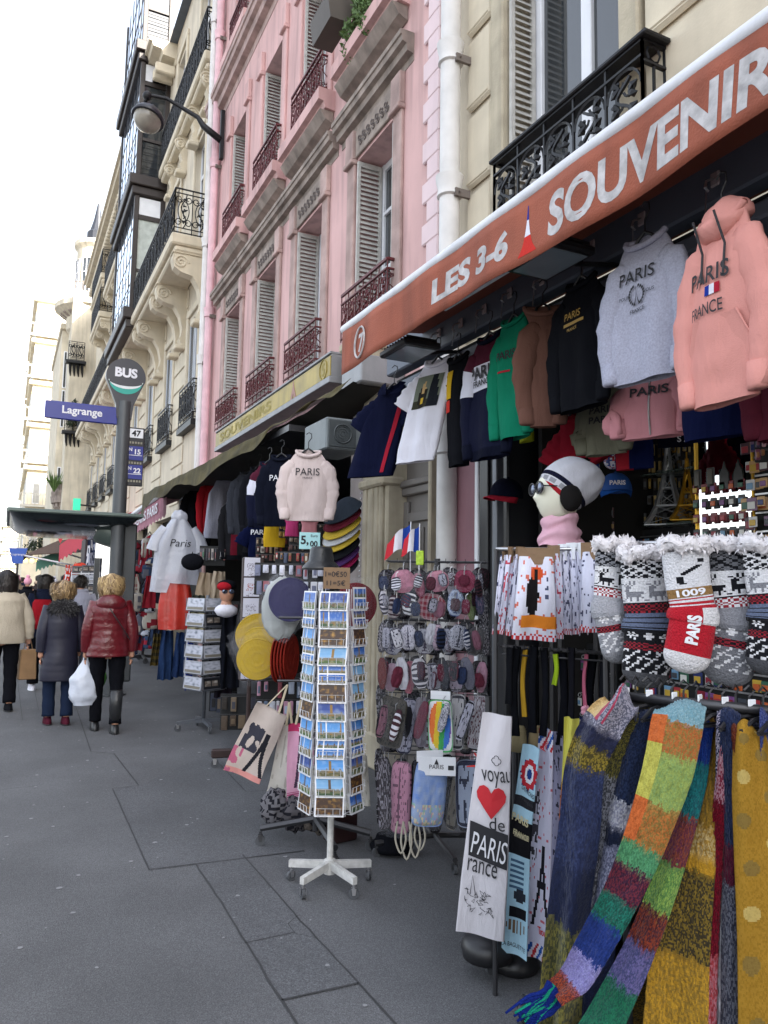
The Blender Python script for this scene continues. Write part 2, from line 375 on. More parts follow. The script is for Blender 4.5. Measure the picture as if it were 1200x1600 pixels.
def part(mb, name, mat, par, **k):                      # world-coordinate mesh under a thing
    wl = Vector((0,0,0)); q = par
    while q is not None: wl += Vector(q.location); q = q.parent
    o = mb.build(name, mat, par, **k); o.location = -wl; return o
# ------------------------------------------------------------------ pink house
PX = 3.0
pink = thing('pink_house', 'pink rendered house with dark red balcony railings above the yellow shop sign', 'house', (PX, 9.2, 0))
wins1 = [(6.03,6.85), (7.8,8.63), (9.45,10.3), (11.2,12.05)]
ops = [(a, b_, 4.02, 5.87) for a, b_ in wins1]+[(a, b_, 6.98, 9.0) for a, b_ in wins1]+[(a, b_, 10.35, 12.4) for a, b_ in wins1]+[(a, b_, 13.6, 15.6) for a, b_ in wins1]
ops += [(5.2, 5.95, 0, 3.0), (6.72, 13.0, 0, 3.05)]
g = MB(); wall_open(g, 5.16, 13.36, 0, 19, PX, ops, .34); shell(g, PX, 5.165, 13.36, 0, 19); part(g, 'wall', PINK, pink)
g = MB()
for i in range(44):                                      # toothed quoins both ends
    z = 3.3+i*.36; dz = .18
    if z > 18.6: break
    g.bbox(PX-.03, PX+.01, 5.17, 5.44, z, z+dz, .01); g.bbox(PX-.03, PX+.01, 5.17, 5.36, z+dz, z+.36, .01)
part(g, 'quoins', PINKL, pink)
g = MB()
for i in range(42): z = 3.3+i*.36; g.bbox(PX-.03, PX+.01, 13.1, 13.35, z, z+.18, .01); g.bbox(PX-.03, PX+.01, 13.17, 13.35, z+.18, z+.36, .01)
part(g, 'quoins', PINKL, pink)
def cornice(mb, y0, y1, z0, z1, X, d=.14):
    k = [(0,.04), (.25,.07), (.3,.5), (.55,.55), (.6,.85), (.8,.9), (.82,1), (1,1)]
    P = [(X, z0)]+[(X-d*b_, z0+(z1-z0)*a) for a, b_ in k]+[(X, z1)]
    mb.prism(P, lambda a, b_, t: (a, t, b_), y0, y1)
for y0, y1 in ((5.66,7.28), (7.38,11.02), (10.9+.16,12.75)):
    g = MB(); cornice(g, y0, y1, 6.2, 6.46, PX); part(g, 'cornice', STONE, pink)
g = MB(); cornice(g, 7.3, 13.45, 9.75, 10.22, PX, .2); part(g, 'cornice', STONEP, pink)
g = MB(); cornice(g, 5.1, 13.45, 16.6, 17.1, PX, .4); part(g, 'cornice', STONEP, pink)
for fl, (zs, zt) in enumerate(((4.02,5.87), (6.98,9.0), (10.35,12.4), (13.6,15.6))):
    for wi, (a, b_) in enumerate(wins1):
        g = MB()                                          # pilaster strips each side
        for yy in (a-.2, b_+.03):
            g.bbox(PX-.035, PX, yy, yy+.17, zs-.3 if fl else 3.9, zt+.02, .008)
            g.bbox(PX-.06, PX, yy-.01, yy+.18, zt+.022, zt+.33, .008)
            g.bbox(PX-.08, PX, yy-.02, yy+.19, zt-.03, zt+.02, .008)
        part(g, 'window_surround', PINK if fl else STONEP, pink)
        if fl == 0:
            g = MB(); g.bbox(PX-.03, PX, a-.01, b_+.01, zt+.03, zt+.31, .006); part(g, 'frieze', STONE, pink)
            g = MB()
            for k in range(7):
                u = a+.06+(b_-a-.12)*(k+.5)/7
                for sg in (-1, 1): g.tube([(PX-.036, u+x*sg, z) for x, z in spiral(.02, zt+.17+.03*sg, .04, pi, 1.1, 10)], .006, 4)
            part(g, 'carved_scroll', M('soot_stone', h('#6f6663'), rough=.95), pink)
        if fl:
            g = MB(); P = [(PX, zs-.18), (PX-.12, zs-.17), (PX-.14, zs-.1), (PX-.2, zs-.09), (PX-.2, zs+.05), (PX, zs+.05)]
            g.prism(P, lambda q, r_, t: (q, t, r_), a-.28, b_+.32); part(g, 'sill', PINK, pink)
            g = MB(); g.prism([(PX-.01, zs-.32), (PX-.1, zs-.28), (PX-.17, zs-.181), (PX-.01, zs-.181)], lambda q, r_, t: (q, t, r_), a-.25, b_+.29); part(g, 'sill_moulding', STONE, pink)
        g = MB()
        for yy in (a, b_-.07, (a+b_)/2-.04): g.bbox(PX+.26, PX+.31, yy, yy+.06, zs, zt)
        for zz in (zs, zt-.08, zs+(zt-zs)*.38, zs+(zt-zs)*.7): g.box(PX+.265, PX+.305, a, b_, zz, zz+(.035 if 0 < zz-zs < zt-zs-.1 else .07))
        wo_ = part(g, 'window', WHITE, pink)
        g = MB(); g.box(PX+.29, PX+.295, a+.02, b_-.02, zs+.02, zt-.02); o = g.build('pane', GLASS, wo_)
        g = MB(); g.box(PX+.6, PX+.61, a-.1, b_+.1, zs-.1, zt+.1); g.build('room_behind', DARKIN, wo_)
        g = MB(); shutterY(g, b_-.05, PX-.02 if fl == 0 else PX+.0, PX+.25, zs+.02, zt-.03); g.build('shutter', SHUT, wo_)
        if wi % 2 == 0 or fl: g = MB(); shutterY(g, a+.015, PX, PX+.25, zs+.02, zt-.03); g.build('shutter', SHUT, wo_)
        g = MB()
        if fl == 0: railing(g, (PX-.1, a-.1), (PX-.1, b_+.12), 3.98, 4.46, .17, 0, .006); railing(g, (PX-.1, a-.1), (PX, a-.1), 3.98, 4.46, .1, 0, .005, False)
        else: railing(g, (PX-.1, a-.1), (PX-.1, b_+.12), zs+.06, zs+.66, .17, 0, .006); railing(g, (PX-.1, a-.1), (PX, a-.1), zs+.06, zs+.66, .1, 0, .005, False)
        part(g, 'balcony_railing', IRONR, pink)
# planter and greenery on the nearest second floor window
pl = thing('window_planter', 'dark trough planter hung outside the nearest upper window of the pink house', 'planter', (2.8, 6.9, 7.2))
g = MB(); g.prism([(2.62,7.25), (2.58,7.5), (2.86,7.5), (2.84,7.25)], lambda a, b_, t: (a, t, b_), 6.75, 7.25); part(g, 'trough', M('planter_plastic', h('#4d463f'), rough=.6), pl)
g = MB(); g.box(2.6, 2.84, 6.77, 7.23, 7.46, 7.49); part(g, 'soil', M('soil', (.03,.02,.015)), pl)
def leaves(mb, c, r, n, s=.03, droop=0):
    for i in range(n):
        d = Vector((random.gauss(0,1), random.gauss(0,1), random.gauss(0,1))).normalized()*random.random()**.4
        p = Vector((c[0]+d.x*r[0], c[1]+d.y*r[1], c[2]+d.z*r[2])); a = Vector((random.uniform(-1,1), random.uniform(-1,1), random.uniform(-.3,1))).normalized(); b_ = a.cross(Vector((random.random(), random.random(), random.random()))).normalized()
        k = s*random.uniform(.5,1.3); mb.quad(p-b_*k*.35, p+a*k*.5+b_*0-b_*k*.1, p+a*k, p+b_*k*.35)
LEAF = M('leaf_green', h('#55703a'), rough=.6, var=.5, vs=30, bump=0)
pn = thing('trailing_plant', 'green leafy plant trailing through the upper red balcony railing', 'plant', (2.85, 6.4, 7.1))
g = MB()
for k in range(14):
    leaves(g, (2.86+random.uniform(-.05,.05), 6.05+k*.06, 7.2+.2*sin(k*.9)+random.uniform(-.06,.06)), (.09,.07,.13), 110, .05)
part(g, 'foliage', LEAF, pn)
g = MB()
for k in range(8): g.tube([(2.88, 6.1+k*.1, 7.04), (2.85, 6.08+k*.1+.03*sin(k), 7.2), (2.84, 6.1+k*.1, 7.35)], .005, 4)
part(g, 'stem', M('stem', h('#4a4028')), pn)
# the door in its stone surround, in the pink house
DRX = 3.12
g = MB()
for X_, a, b_, zt in ((2.9, 5.98, 6.38, 3.0), (2.93, 5.92, 5.979, 2.95)):
    g.bbox(X_, 3.2, a, b_, 0.0, zt, .015)
for yy in (6.03, 6.13, 6.26): g.bbox(2.885, 2.91, yy, yy+.045, .25, 2.42, .01)
g.bbox(2.87, 3.1, 5.91, 6.4, 0, .3, .02); g.bbox(2.86, 3.1, 5.9, 6.4, 2.42, 2.5, .02)
g.bbox(2.88, 3.2, 5.1, 5.91, 2.78, 3.0, .02); g.bbox(2.84, 3.2, 5.05, 5.93, 3.001, 3.06, .02)
g.bbox(2.93, 3.2, 5.17, 5.215, 0, 2.78, .012)
sur = part(g, 'door_surround', SANDS, pink, smooth=False)
g = MB()                                                  # scrolled console above the pilaster
prof = [(0,3.05), (-.06,3.06), (-.1,3.15), (-.11,3.3), (-.16,3.36), (-.24,3.38), (-.3,3.45), (-.31,3.54), (-.26,3.62), (-.16,3.64), (0,3.64)]
g.prism(prof, lambda a, b_, t: (2.95+a, t, b_), 5.98, 6.26)
g.bbox(2.6, 3.0, 5.94, 6.3, 3.64, 3.72, .015)
for Y_ in (5.975,): g.tube([(2.72+.11*(1-.8*i/20)*cos(i*.55+1), Y_, 3.51+.11*(1-.8*i/20)*sin(i*.55+1)) for i in range(21)], .016, 6)
g.sphere((2.84, 6.12, 3.1), (.06,.1,.09))
part(g, 'scroll_console', SANDS, pink)
DOORM = M('grey_door_paint', h('#6d6864'), rough=.55, var=.12, vs=4, bump=.1)
g = MB(); g.box(DRX, DRX+.04, 5.2, 5.95, 0, 2.8)
g.bbox(DRX-.03, DRX, 5.2, 5.29, 0, 2.28, .006); g.bbox(DRX-.03, DRX, 5.84, 5.94, 0, 2.28, .006)
g.bbox(DRX-.05, DRX, 5.2, 5.94, 2.33, 2.4, .01); g.bbox(DRX-.07, DRX, 5.2, 5.95, 2.401, 2.46, .01); g.bbox(DRX-.03, DRX, 5.291, 5.839, 2.1, 2.18, .006)
for z0, z1 in ((.15,.7), (.78,1.62), (1.7,2.05)):
    for y0, y1 in ((5.33,5.54), (5.59,5.8)):
        g.bbox(DRX-.018, DRX, y0, y1, z0, z1, .012); g.bbox(DRX-.026, DRX-.016, y0+.025, y1-.025, z0+.03, z1-.03, .008)
dr = part(g, 'door', DOORM, pink)
g = MB(); g.sphere((DRX-.06, 5.565, 1.05), .028); g.bar((DRX-.06, 5.565, 1.05), (DRX, 5.565, 1.05), .01); g.build('door_knob', M('brass', h('#8a6f3a'), metal=.9, rough=.35, var=.1), dr)
# house B with the great balcony
BX = 3.2
hb = thing('cream_house', 'cream limestone apartment house with scrolled consoles and a glazed black oriel', 'house', (BX, 25, 0))
bw = [15.0+i*2.55 for i in range(9)]
ops = [(y, y+1.0, 4.75, 7.0) for y in bw]+[(y, y+1.0, 8.35, 10.9) for y in bw[:2]+bw[4:]]+[(y, y+1.0, 12.3, 14.4) for y in bw[:2]+bw[4:]]
g = MB(); wall_open(g, 13.36+.006, 37, 0, 15.3, BX, ops+[(13.9,36.5,0,3.0)], .2); shell(g, BX, 13.37, 37, 0, 15.3)
part(g, 'wall', CREAM, hb)
g = MB(); g.prism([(BX-.2,15.3), (BX+2.6,18.6), (BX+6,19.2), (BX+9,19.2), (BX+9,15.3)], lambda a, b_, t: (a, t, b_), 13.4, 36.9); part(g, 'mansard_roof', ZINC, hb)
g = MB(); cornice(g, 19, 37.05, 14.75, 15.3, BX, .7)
for k in range(52): g.bbox(BX-.5, BX, 19.1+k*.34, 19.26+k*.34, 14.5, 14.76, .03)
part(g, 'roof_cornice', CREAML, hb)
for a, b_ in zip([13.5]+[y+1.16 for y in bw], [y-.16 for y in bw]+[37]):
    if b_-a <= .2: continue
    g = MB(); [g.bbox(BX-.025, BX, a, b_, z+.02, z+.4, .012) for z in [3.2+.42*i for i in range(11)]]      # projecting block faces
    part(g, 'rusticated_blocks', CREAML, hb)
for i, y in enumerate(bw):
    for lv, (zs, zt) in enumerate(((4.75,7.0), (8.35,10.9), (12.3,14.4))):
        if lv and 2 <= i <= 3: continue
        g = MB()
        for yy in (y, y+.93, y+.47): g.box(BX+.1, BX+.15, yy, yy+.07, zs, zt)
        for zz in (zs, zt-.07, zs+(zt-zs)*.7): g.box(BX+.102, BX+.148, y+.01, y+.99, zz, zz+.07)
        wo_ = part(g, 'window', WHITE, hb)
        g = MB(); g.box(BX+.12, BX+.13, y+.01, y+.99, zs+.01, zt-.01); g.build('pane', GLASS, wo_)
        if lv == 0:
            for a, b_ in ((y-.03,y+.47), (y+.53,y+1.03)):
                g = MB(); shutter(g, BX+.04, a+.03, b_-.03, zs+.25, zt-.02); g.build('shutter', SHUTW, wo_)
        g = MB()
        for yy in (y-.13, y+1.0): g.bbox(BX-.05, BX, yy, yy+.13, zs-.1, zt+.1, .01)
        g.bbox(BX-.05, BX, y-.13, y+1.13, zt+.102, zt+.25, .01); part(g, 'window_surround', CREAML, hb)
        if lv == 0:
            g = MB(); railing(g, (BX-.12, y-.16), (BX-.12, y+1.16), zs, zs+.78, .26, 0, .009); railing(g, (BX-.12, y-.16), (BX, y-.16), zs, zs+.78, .12, 0, .007, False); g.box(BX-.15, BX, y-.2, y+1.2, zs-.14, zs-.02); part(g, 'balcony_railing', IRONB, hb)
# long balcony
g = MB(); g.bbox(2.47, BX, 14.4, 36.8, 7.98, 8.2, .03); g.bbox(2.55, BX, 14.45, 36.7, 7.86, 7.98, .03); part(g, 'balcony_slab', CREAML, hb)
def console(mb, y, z1, X, d, hgt, w=.24):
    P = [(0,-hgt), (-.1,-hgt), (-.16,-hgt+.12), (-.12,-hgt+.2), (-.1,-hgt*.72), (-.16,-hgt*.5), (-.3*d/.7,-hgt*.34), (-.55*d/.7,-hgt*.3), (-d*.96,-hgt*.24), (-d*1.02,-hgt*.12), (-d,-.04), (-d*.92,0), (0,0)]
    Q = []
    for i in range(len(P)):
        a = P[i]; b_ = P[(i+1) % len(P)]; Q.append(a)
        if i < len(P)-3: Q.append(((a[0]+b_[0])/2, (a[1]+b_[1])/2))
    mb.prism(Q, lambda a, b_, t: (X+a, t, z1+b_), y, y+w)
    for Y_ in (y-.005,):
        mb.tube([(X-d*.78+.15*(1-.85*i/22)*cos(i*.5), Y_, z1-.19+.14*(1-.85*i/22)*sin(i*.5)) for i in range(23)], .022, 6)
    mb.bbox(X-.24, X, y-.03, y+w+.03, z1-hgt-.1, z1-hgt, .02); mb.bbox(X-d-.02, X, y-.03, y+w+.03, z1-.02, z1+.001, .005)
for i, y in enumerate([14.5]+[q for y in bw for q in (y+1.28, y+1.98)]):
    if y > 36: break
    g = MB(); console(g, y, 7.86, BX, .66, 1.25); part(g, 'scroll_console', CREAML, hb)
g = MB(); railing(g, (2.52, 14.45), (2.52, 36.7), 8.2, 9.1, .42, 0, .011, False); railing(g, (2.52, 14.45), (BX-.02, 14.45), 8.2, 9.1, .34, 0, .011)
for k in range(150):
    y = 14.6+k*.147; g.tube([(2.52, y+.07*sin(j*1.3+k), 8.28+j*.09) for j in range(9)], .009, 3, cap=False)
part(g, 'balcony_railing', IRONB, hb)
for z, y0, y1, X_ in ((11.85,14.4,19.5,2.95), (11.85,24.2,29,2.62), (13.0,30,34,2.6), (9.6+1.9,30,33.5,2.6)):
    g = MB(); g.bbox(X_, BX, y0, y1, z, z+.22, .03); g.bbox(X_+.06, BX, y0+.05, y1-.05, z-.12, z, .03); part(g, 'balcony_slab', CREAML, hb)
    for k in range(int((y1-y0)/1.3)+1):
        g = MB(); console(g, y0+.12+k*1.28, z-.12, BX, min(.5, BX-X_-.04), .8, .2); part(g, 'scroll_console', CREAML, hb)
    g = MB(); railing(g, (X_+.04, y0+.05), (X_+.04, y1-.05), z+.22, z+1.15, .3, 0, .012); railing(g, (X_+.04, y0+.05), (BX-.01, y0+.05), z+.22, z+1.15, .25, 0, .012, False); part(g, 'balcony_railing', IRONB, hb)
# glazed oriel
orl = MB(); X0, Y0, Y1 = 2.43, 19.75, 23.6
for z in (8.2, 11.72, 15.36): orl.bbox(X0-.16, BX, Y0-.14, Y1+.1, z-.06, z+.22, .02); orl.bbox(X0-.08, BX, Y0-.06, Y1+.05, z-.28, z-.062, .02)
for z0, z1 in ((8.42,11.44), (11.94,15.08), (15.58,18.6)):
    for x, y in ((X0,Y0), (BX-.12,Y0), (X0,Y1-.12)): orl.bbox(x, x+.12, y, y+.12, z0, z1, .01)
    for k in range(1, 6): orl.box(X0+.02, X0+.05, Y0+k*.64, Y0+k*.64+.03, z0, z1)
    orl.box(X0+.12, BX-.12, Y0+.02, Y0+.1, z1-.62, z1-.5); orl.box(X0+.12, BX-.12, Y0+.02, Y0+.1, z0+1.0, z0+1.08)
    for k in range(1, 4): orl.box(X0+.022, X0+.048, Y0+.1, Y1-.1, z0+k*.75, z0+k*.75+.025)
og = part(orl, 'oriel', DARKF, hb)
for z0, z1 in ((8.42,11.44), (11.94,15.08), (15.58,18.6)):
    g = MB(); g.box(X0+.03, X0+.04, Y0+.1, Y1-.1, z0, z1); g.build('front_glazing', GLASSB, og)
    g = MB(); g.box(X0+.1, BX-.1, Y0+.06, Y0+.07, z0, z1-.55); g.build('side_glazing', GLASS if z0 > 9 else CURT, og)
    g = MB(); g.box(X0+.12, BX-.12, Y0+.03, Y0+.09, z1-.5, z1-.04); g.build('white_panel', WHITE, og)
    g = MB()
    for k in range(5): g.bar((X0+.13, Y0+.0, z0+.1+k*.19), (BX-.1, Y0+.0, z0+.1+k*.19), .009, 4); (k % 2 == 0) and g.bar((X0-.06, Y0, z0+.1+k*.19), (X0-.06, Y1, z0+.1+k*.19), .007, 4)
    for k in range(5): g.bar((X0-.06, Y0+k*.9, z0), (X0-.06, Y0+k*.9, z0+.95), .008, 4)
    g.build('guard_rail', IRONB, og)
# cream house on the right (above the souvenir shop)
hr = thing('right_stone_house', 'cream stone house with black leaf balcony above the orange souvenir awning', 'house', (PX, 0, 0))
W0 = (3.14, 4.28)
ops = [(W0[0], W0[1], 3.7, 6.9), (-.4, .95, 3.7, 6.9), (-3.4,-2.1,3.7,6.9), (W0[0], W0[1], 8, 10.6), (-.4,.95,8,10.6)]
g = MB(); wall_open(g, -14, 5.155, 3.0, 19, PX+.04, ops, .3); shell(g, PX+.04, -14, 5.155, 0, 19); part(g, 'wall', CREAM, hr)
for y0, y1 in ((4.46,4.78), (1.12,2.96), (-1.9,-.6)):
    g = MB()
    for z in [3.3+.62*i for i in range(12)]:
        g.bbox(PX-.0, PX+.045, y0, y1, z+.03, z+.6, .02)
        g.bbox(PX-.008, PX+.03, y0+.03, y1-.0, z+.03+.03, z+.05+.035, .006)
    part(g, 'rusticated_blocks', CREAML, hr)
g = MB()
for a, b_ in ((W0[1], W0[1]+.16), (W0[0]-.16, W0[0]), (.95,1.1), (-.55,-.4)): g.bbox(PX-.02, PX+.2, a+.002, b_-.002, 3.3, 7.2, .012)
part(g, 'window_surround', SANDS, hr)
for a, b_ in (W0, (-.4,.95)):
    g = MB(); zs, zt = 3.75, 6.9
    for yy in (a+.02, b_-.11, (a+b_)/2-.06): g.bbox(PX+.24, PX+.31, yy, yy+.1, zs, zt)
    g.box(PX+.245, PX+.305, a+.02, b_-.02, zs, zs+.12); g.box(PX+.245, PX+.305, a+.02, b_-.02, 6.3, 6.4)
    wo_ = part(g, 'window', WHITE, hr)
    g = MB(); g.box(PX+.27, PX+.275, a+.05, b_-.05, zs, zt); g.build('pane', GLASS, wo_)
    g = MB(); shutterY(g, b_-.06, PX+.02, PX+.23, zs, zt); g.build('shutter', SHUT, wo_)
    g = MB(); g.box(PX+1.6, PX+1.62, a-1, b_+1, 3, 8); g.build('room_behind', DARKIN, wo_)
for (P0, P1, z0, z1) in (((PX-.16,2.81), (PX-.16,4.17), 3.8, 4.43), ((PX-.16,-.6), (PX-.16,1.0), 3.8, 4.43)):
    g = MB(); railing(g, P0, P1, z0, z1, .26, 1, .009); railing(g, (P0[0], P0[1]), (PX, P0[1]), z0, z1, .12, 2, .009); railing(g, (P1[0], P1[1]), (PX, P1[1]), z0, z1, .12, 2, .009)
    g.bbox(PX-.19, PX, P0[1]-.05, P1[1]+.03, z1, z1+.03, .008)
    part(g, 'balcony_railing', IRONB, hr)
# corner building C with its rotunda and cupola
hc = thing('corner_house', 'weathered corner house with a round domed turret and balustrade', 'house', (4.2, 42, 0))
CX, CY, CR = 3.35, 40.6, 1.1
g = MB(); ops = [(38.2,39.0,z,z+1.9) for z in (5.2,8.4,11.4)]
g.box(2.2, 14, 38.9, 52, 0, 15.6)
g.loft([((CX,CY,z), r, r) for z, r in ((0,1.0),(5.0,1.0),(5.2,1.25),(5.6,1.25),(5.7,CR),(9,CR),(9.1,1.2),(9.3,1.2),(9.4,CR),(13.8,CR),(14.0,1.3),(14.6,1.35),(15.0,1.9),(15.25,1.9),(15.3,1.0),(18.2,1.0),(18.4,1.15),(18.6,1.15))], 20)
g.box(1.9, 4, 41.2, 50, 0, 14.2); g.bbox(1.8, 4, 41, 50, 14.2, 14.5, .04)
part(g, 'wall', M('sunny_stone', h('#cdc4b0'), rough=.95, var=.2, vs=1.5, bump=.3, bs=30, streak=.25), hc)
g = MB(); g.loft([((CX-.1,CY,z), r, r) for z, r in ((18.6,.5), (19.3,.48), (19.4,.36), (20.0,.2), (20.9,.05))], 12); part(g, 'cupola', M('slate', h('#20242e'), rough=.6), hc)
for z in (5.9, 9.8, 15.6):
    for a in (200, 235, 270, 305):
        g = MB(); aa = radians(a); c = Vector((CX+CR*cos(aa), CY+CR*sin(aa), 0)); T = Vector((-sin(aa), cos(aa), 0)); Nn = Vector((cos(aa), sin(aa), 0)); rr = 0 if z < 15 else -.1
        q = lambda u, d, zz: tuple(c+T*u+Nn*(d+rr)+Vector((0,0,zz)))
        g.add([q(-.2,-.02,z), q(.2,-.02,z), q(.2,-.02,z+2), q(-.2,-.02,z+2), q(-.2,.05,z), q(.2,.05,z), q(.2,.05,z+2), q(-.2,.05,z+2)], [(0,1,5,4), (1,2,6,5), (2,3,7,6), (3,0,4,7)])
        wo_ = part(g, 'window', WHITE, hc); g = MB(); g.quad(q(-.19,.02,z), q(.19,.02,z), q(.19,.02,z+2), q(-.19,.02,z+2)); g.build('pane', GLASS, wo_)
        g = MB(); g.bar(q(0,.03,z), q(0,.03,z+2), .02, 4); g.bar(q(-.2,.03,z+1.3), q(.2,.03,z+1.3), .02, 4); g.build('glazing_bar', WHITE, wo_)
for z in (5.3, 9.2, 11.2):
    g = MB(); g.box(2.03, 2.33, 41.17, 41.19, z, z+1.9); wo_ = part(g, 'window', WHITE, hc); g = MB(); g.box(2.07, 2.16, 41.15, 41.168, z+.05, z+1.85); g.box(2.2, 2.29, 41.15, 41.168, z+.05, z+1.85); g.build('pane', GLASS, wo_)
for z, r in ((5.62,1.5), (15.25,1.85)):
    g = MB()
    for k in range(40):
        a = radians(170+k*4); p = (CX+r*cos(a), CY+r*sin(a))
        if z < 10: g.loft([((p[0],p[1],z+dz), rr, rr) for dz, rr in ((0,.04), (.2,.07), (.35,.03), (.6,.05))], 6)
        else: g.bar((p[0],p[1],z), (p[0],p[1],z+.8), .012, 4)
    g.tube([(CX+r*cos(radians(168+k*8)), CY+r*sin(radians(168+k*8)), z+(.65 if z < 10 else .8)) for k in range(22)], .05 if z < 10 else .02, 6)
    part(g, 'balustrade', STONE, hc)
g = MB()
for k in range(12):
    a = radians(170+k*16); g.prism([(0,0), (.5,.3), (.55,.5), (0,.5)], lambda u, v, t: (CX+(CR+u)*cos(a)-t*sin(a), CY+(CR+u)*sin(a)+t*cos(a), 14.55+v-.1), -.1, .1)
    g.prism([(0,-.9), (.18,-.7), (.2,-.3), (.42,-.1), (.45,.1), (0,.1)], lambda u, v, t: (CX+(1.0+u)*cos(a)-t*sin(a), CY+(1.0+u)*sin(a)+t*cos(a), 5.2+v), -.12, .12)
g.loft([((CX,CY,z), r, r) for z, r in ((5.3,1.55), (5.62,1.6))], 24)
part(g, 'cornice_brackets', STONE, hc)
for z in (8.6, 12.0):
    g = MB()
    railing(g, (2.1, 38.55), (2.8, 38.55), z, z+.9, .3, 0, .02, False); g.bbox(2.0, 2.9, 38.5, 38.9, z-.15, z, .02)
    for k in range(4): g.tube([(2.2+k*.18, 38.7, z-.15), (2.22+k*.18, 38.8, z-.5), (2.25+k*.18, 38.9, z-.7)], [.07,.05,.02], 6)
    part(g, 'balcony', IRONB, hc)
pn = thing('balcony_shrub', 'dark green shrub on the iron balcony of the corner house', 'plant', (2.35, 38.6, 8.7)); g = MB(); leaves(g, (2.5,38.4,9.3), (.4,.25,.7), 420, .16); part(g, 'foliage', M('dark_leaf', h('#2d3a24'), rough=.7, var=.4, vs=8), pn)
g = MB(); g.tube([(2.5,38.5,8.6), (2.5,38.45,9.3)], .03, 5); part(g, 'stem', M('stem'), pn)
pn = thing('balustrade_plant', 'spiky green plant on the low balustrade balcony of the corner house', 'plant', (1.9, 39.3, 5.6)); g = MB()
for k in range(70): a = random.uniform(0,6.28); q = random.uniform(.2,.5); g.add([(1.85,39.3,5.7), (1.85+q*.5*cos(a)+.03,39.3+q*.5*sin(a),6.2), (1.85+q*cos(a),39.3+q*sin(a),6.1+random.uniform(0,.7)), (1.85+q*.5*cos(a)-.03,39.3+q*.5*sin(a),6.15)], [(0,1,2,3)])
part(g, 'foliage', LEAF, pn)
# far sunlit houses where the street bends
def far_house(name, lab, x0, x1, y0, y1, z, roof, n, fl):
    t = thing(name, lab, 'house', ((x0+x1)/2, y0, 0), 0, 'sunlit houses where the street bends')
    g = MB(); g.box(x0, x1, y0, y1, 0, z)
    for k in range(fl+1): g.bbox(x0-.25, x1+.1, y0-.25, y1, 3.2+k*(z-3.4)/fl, 3.5+k*(z-3.4)/fl, .04)
    part(g, 'wall', PALE, t)
    g = MB(); g.prism([(x0-.1,z), (x0+.9,z+roof), (x1-.9,z+roof), (x1,z)], lambda a, b_, q: (a, q, b_), y0, y1); r_ = part(g, 'roof', M('pale_roof', h('#b7b4ac'), rough=.8), t)
    g = MB(); g.box(x0+.6, x0+1.3, y0+1, y0+1.6, z+roof*.4, z+roof+1.1); g.build('chimney', SANDS, r_)
    for k in range(fl):
        zz = 3.9+k*(z-3.4)/fl
        for j in range(n):
            xx = x0+.4+j*(x1-x0-.8)/max(1, n-1)*.9; w_ = .5
            g = MB(); g.box(xx, xx+w_, y0-.05, y0+.02, zz, zz+1.9); wo_ = part(g, 'window', WHITE, t); g = MB(); g.box(xx+.06, xx+w_-.06, y0-.07, y0-.052, zz+.06, zz+1.84); g.build('pane', M('glare_pale_pane', h('#9a9a96'), rough=.3, bump=0), wo_)  # pane colour paled to imitate the washed-out glare of far windows
        for j in range(4):
            yy = y0+1+j*2.2; g = MB(); g.box(x0-.05, x0+.02, yy, yy+1, zz, zz+1.9); wo_ = part(g, 'window', WHITE, t); g = MB(); g.box(x0-.07, x0-.052, yy+.08, yy+.92, zz+.06, zz+1.84); g.build('pane', M('glare_pale_pane'), wo_)
        g = MB(); g.box(x0-.4, x1, y0-.4, y0-.06, zz-.25, zz-.1); railing(g, (x0-.38, y0-.38), (x1, y0-.38), zz-.1, zz+.7, .5, 2, .025, False); part(g, 'balcony', M('glare_pale_iron', h('#b0ada4'), rough=.6), t)  # glare put into the colour: iron paled so the balconies look overexposed
far_house('sunlit_house', 'tall pale sunlit house beyond the corner turret, its lower floors above the stalls', 1.0, 8, 60, 74, 22, 2.6, 5, 6)
far_house('sunlit_house', 'sunlit pale house farther off, left of the tall sunlit house', 1.1, 8, 84, 98, 26, 2.2, 6, 6)
far_house('sunlit_house', 'most distant sunlit house at the end of the street, lowest of its row', -.6, 6, 118, 130, 9, 1.2, 5, 3)
# drainpipes
def pipe(name, lab, X, Y, z0, z1, r, m, joints, group=None):
    t = thing(name, lab, 'drainpipe', (X, Y, z0), 0, group); g = MB(); g.tube([(X,Y,z0), (X,Y,z1)], r, 20); part(g, 'pipe', m, t, smooth=True, ang=40)
    for z in joints:
        g = MB(); g.loft([((X,Y,z+dz), rr, rr) for dz, rr in ((-.1,r+.004), (-.09,r+.02), (-.03,r+.012), (.03,r+.026), (.07,r+.03), (.075,r+.004))], 20)
        part(g, 'collar', m, t, smooth=True, ang=40); g = MB(); g.box(X-.01, X+.12, Y-r-.03, Y-r-.005, z-.12, z-.06); g.bar((X+.02,Y-r-.01,z-.09), (X+.02,Y-r-.05,z-.09), .008); part(g, 'bracket', M('rust', h('#6b625c')), t)
pipe('drainpipe', 'thick pale downpipe between the pink house and the right stone house', 2.88, 4.83, 0, 19, .078, PIPEW, (2.62, 4.6, 5.68, 8))
pipe('drainpipe', 'slim white downpipe on the far edge of the pink house, outer one of the pair', 2.84, 13.05, 3, 19, .062, PIPEW, (5.4, 7.5, 9.6, 11.7))
pipe('drainpipe', 'pink painted downpipe at the far edge of the pink house, inner one of the pair', 2.9, 12.9, 3, 19, .065, PIPEP, (6.2, 8.9, 11.3))
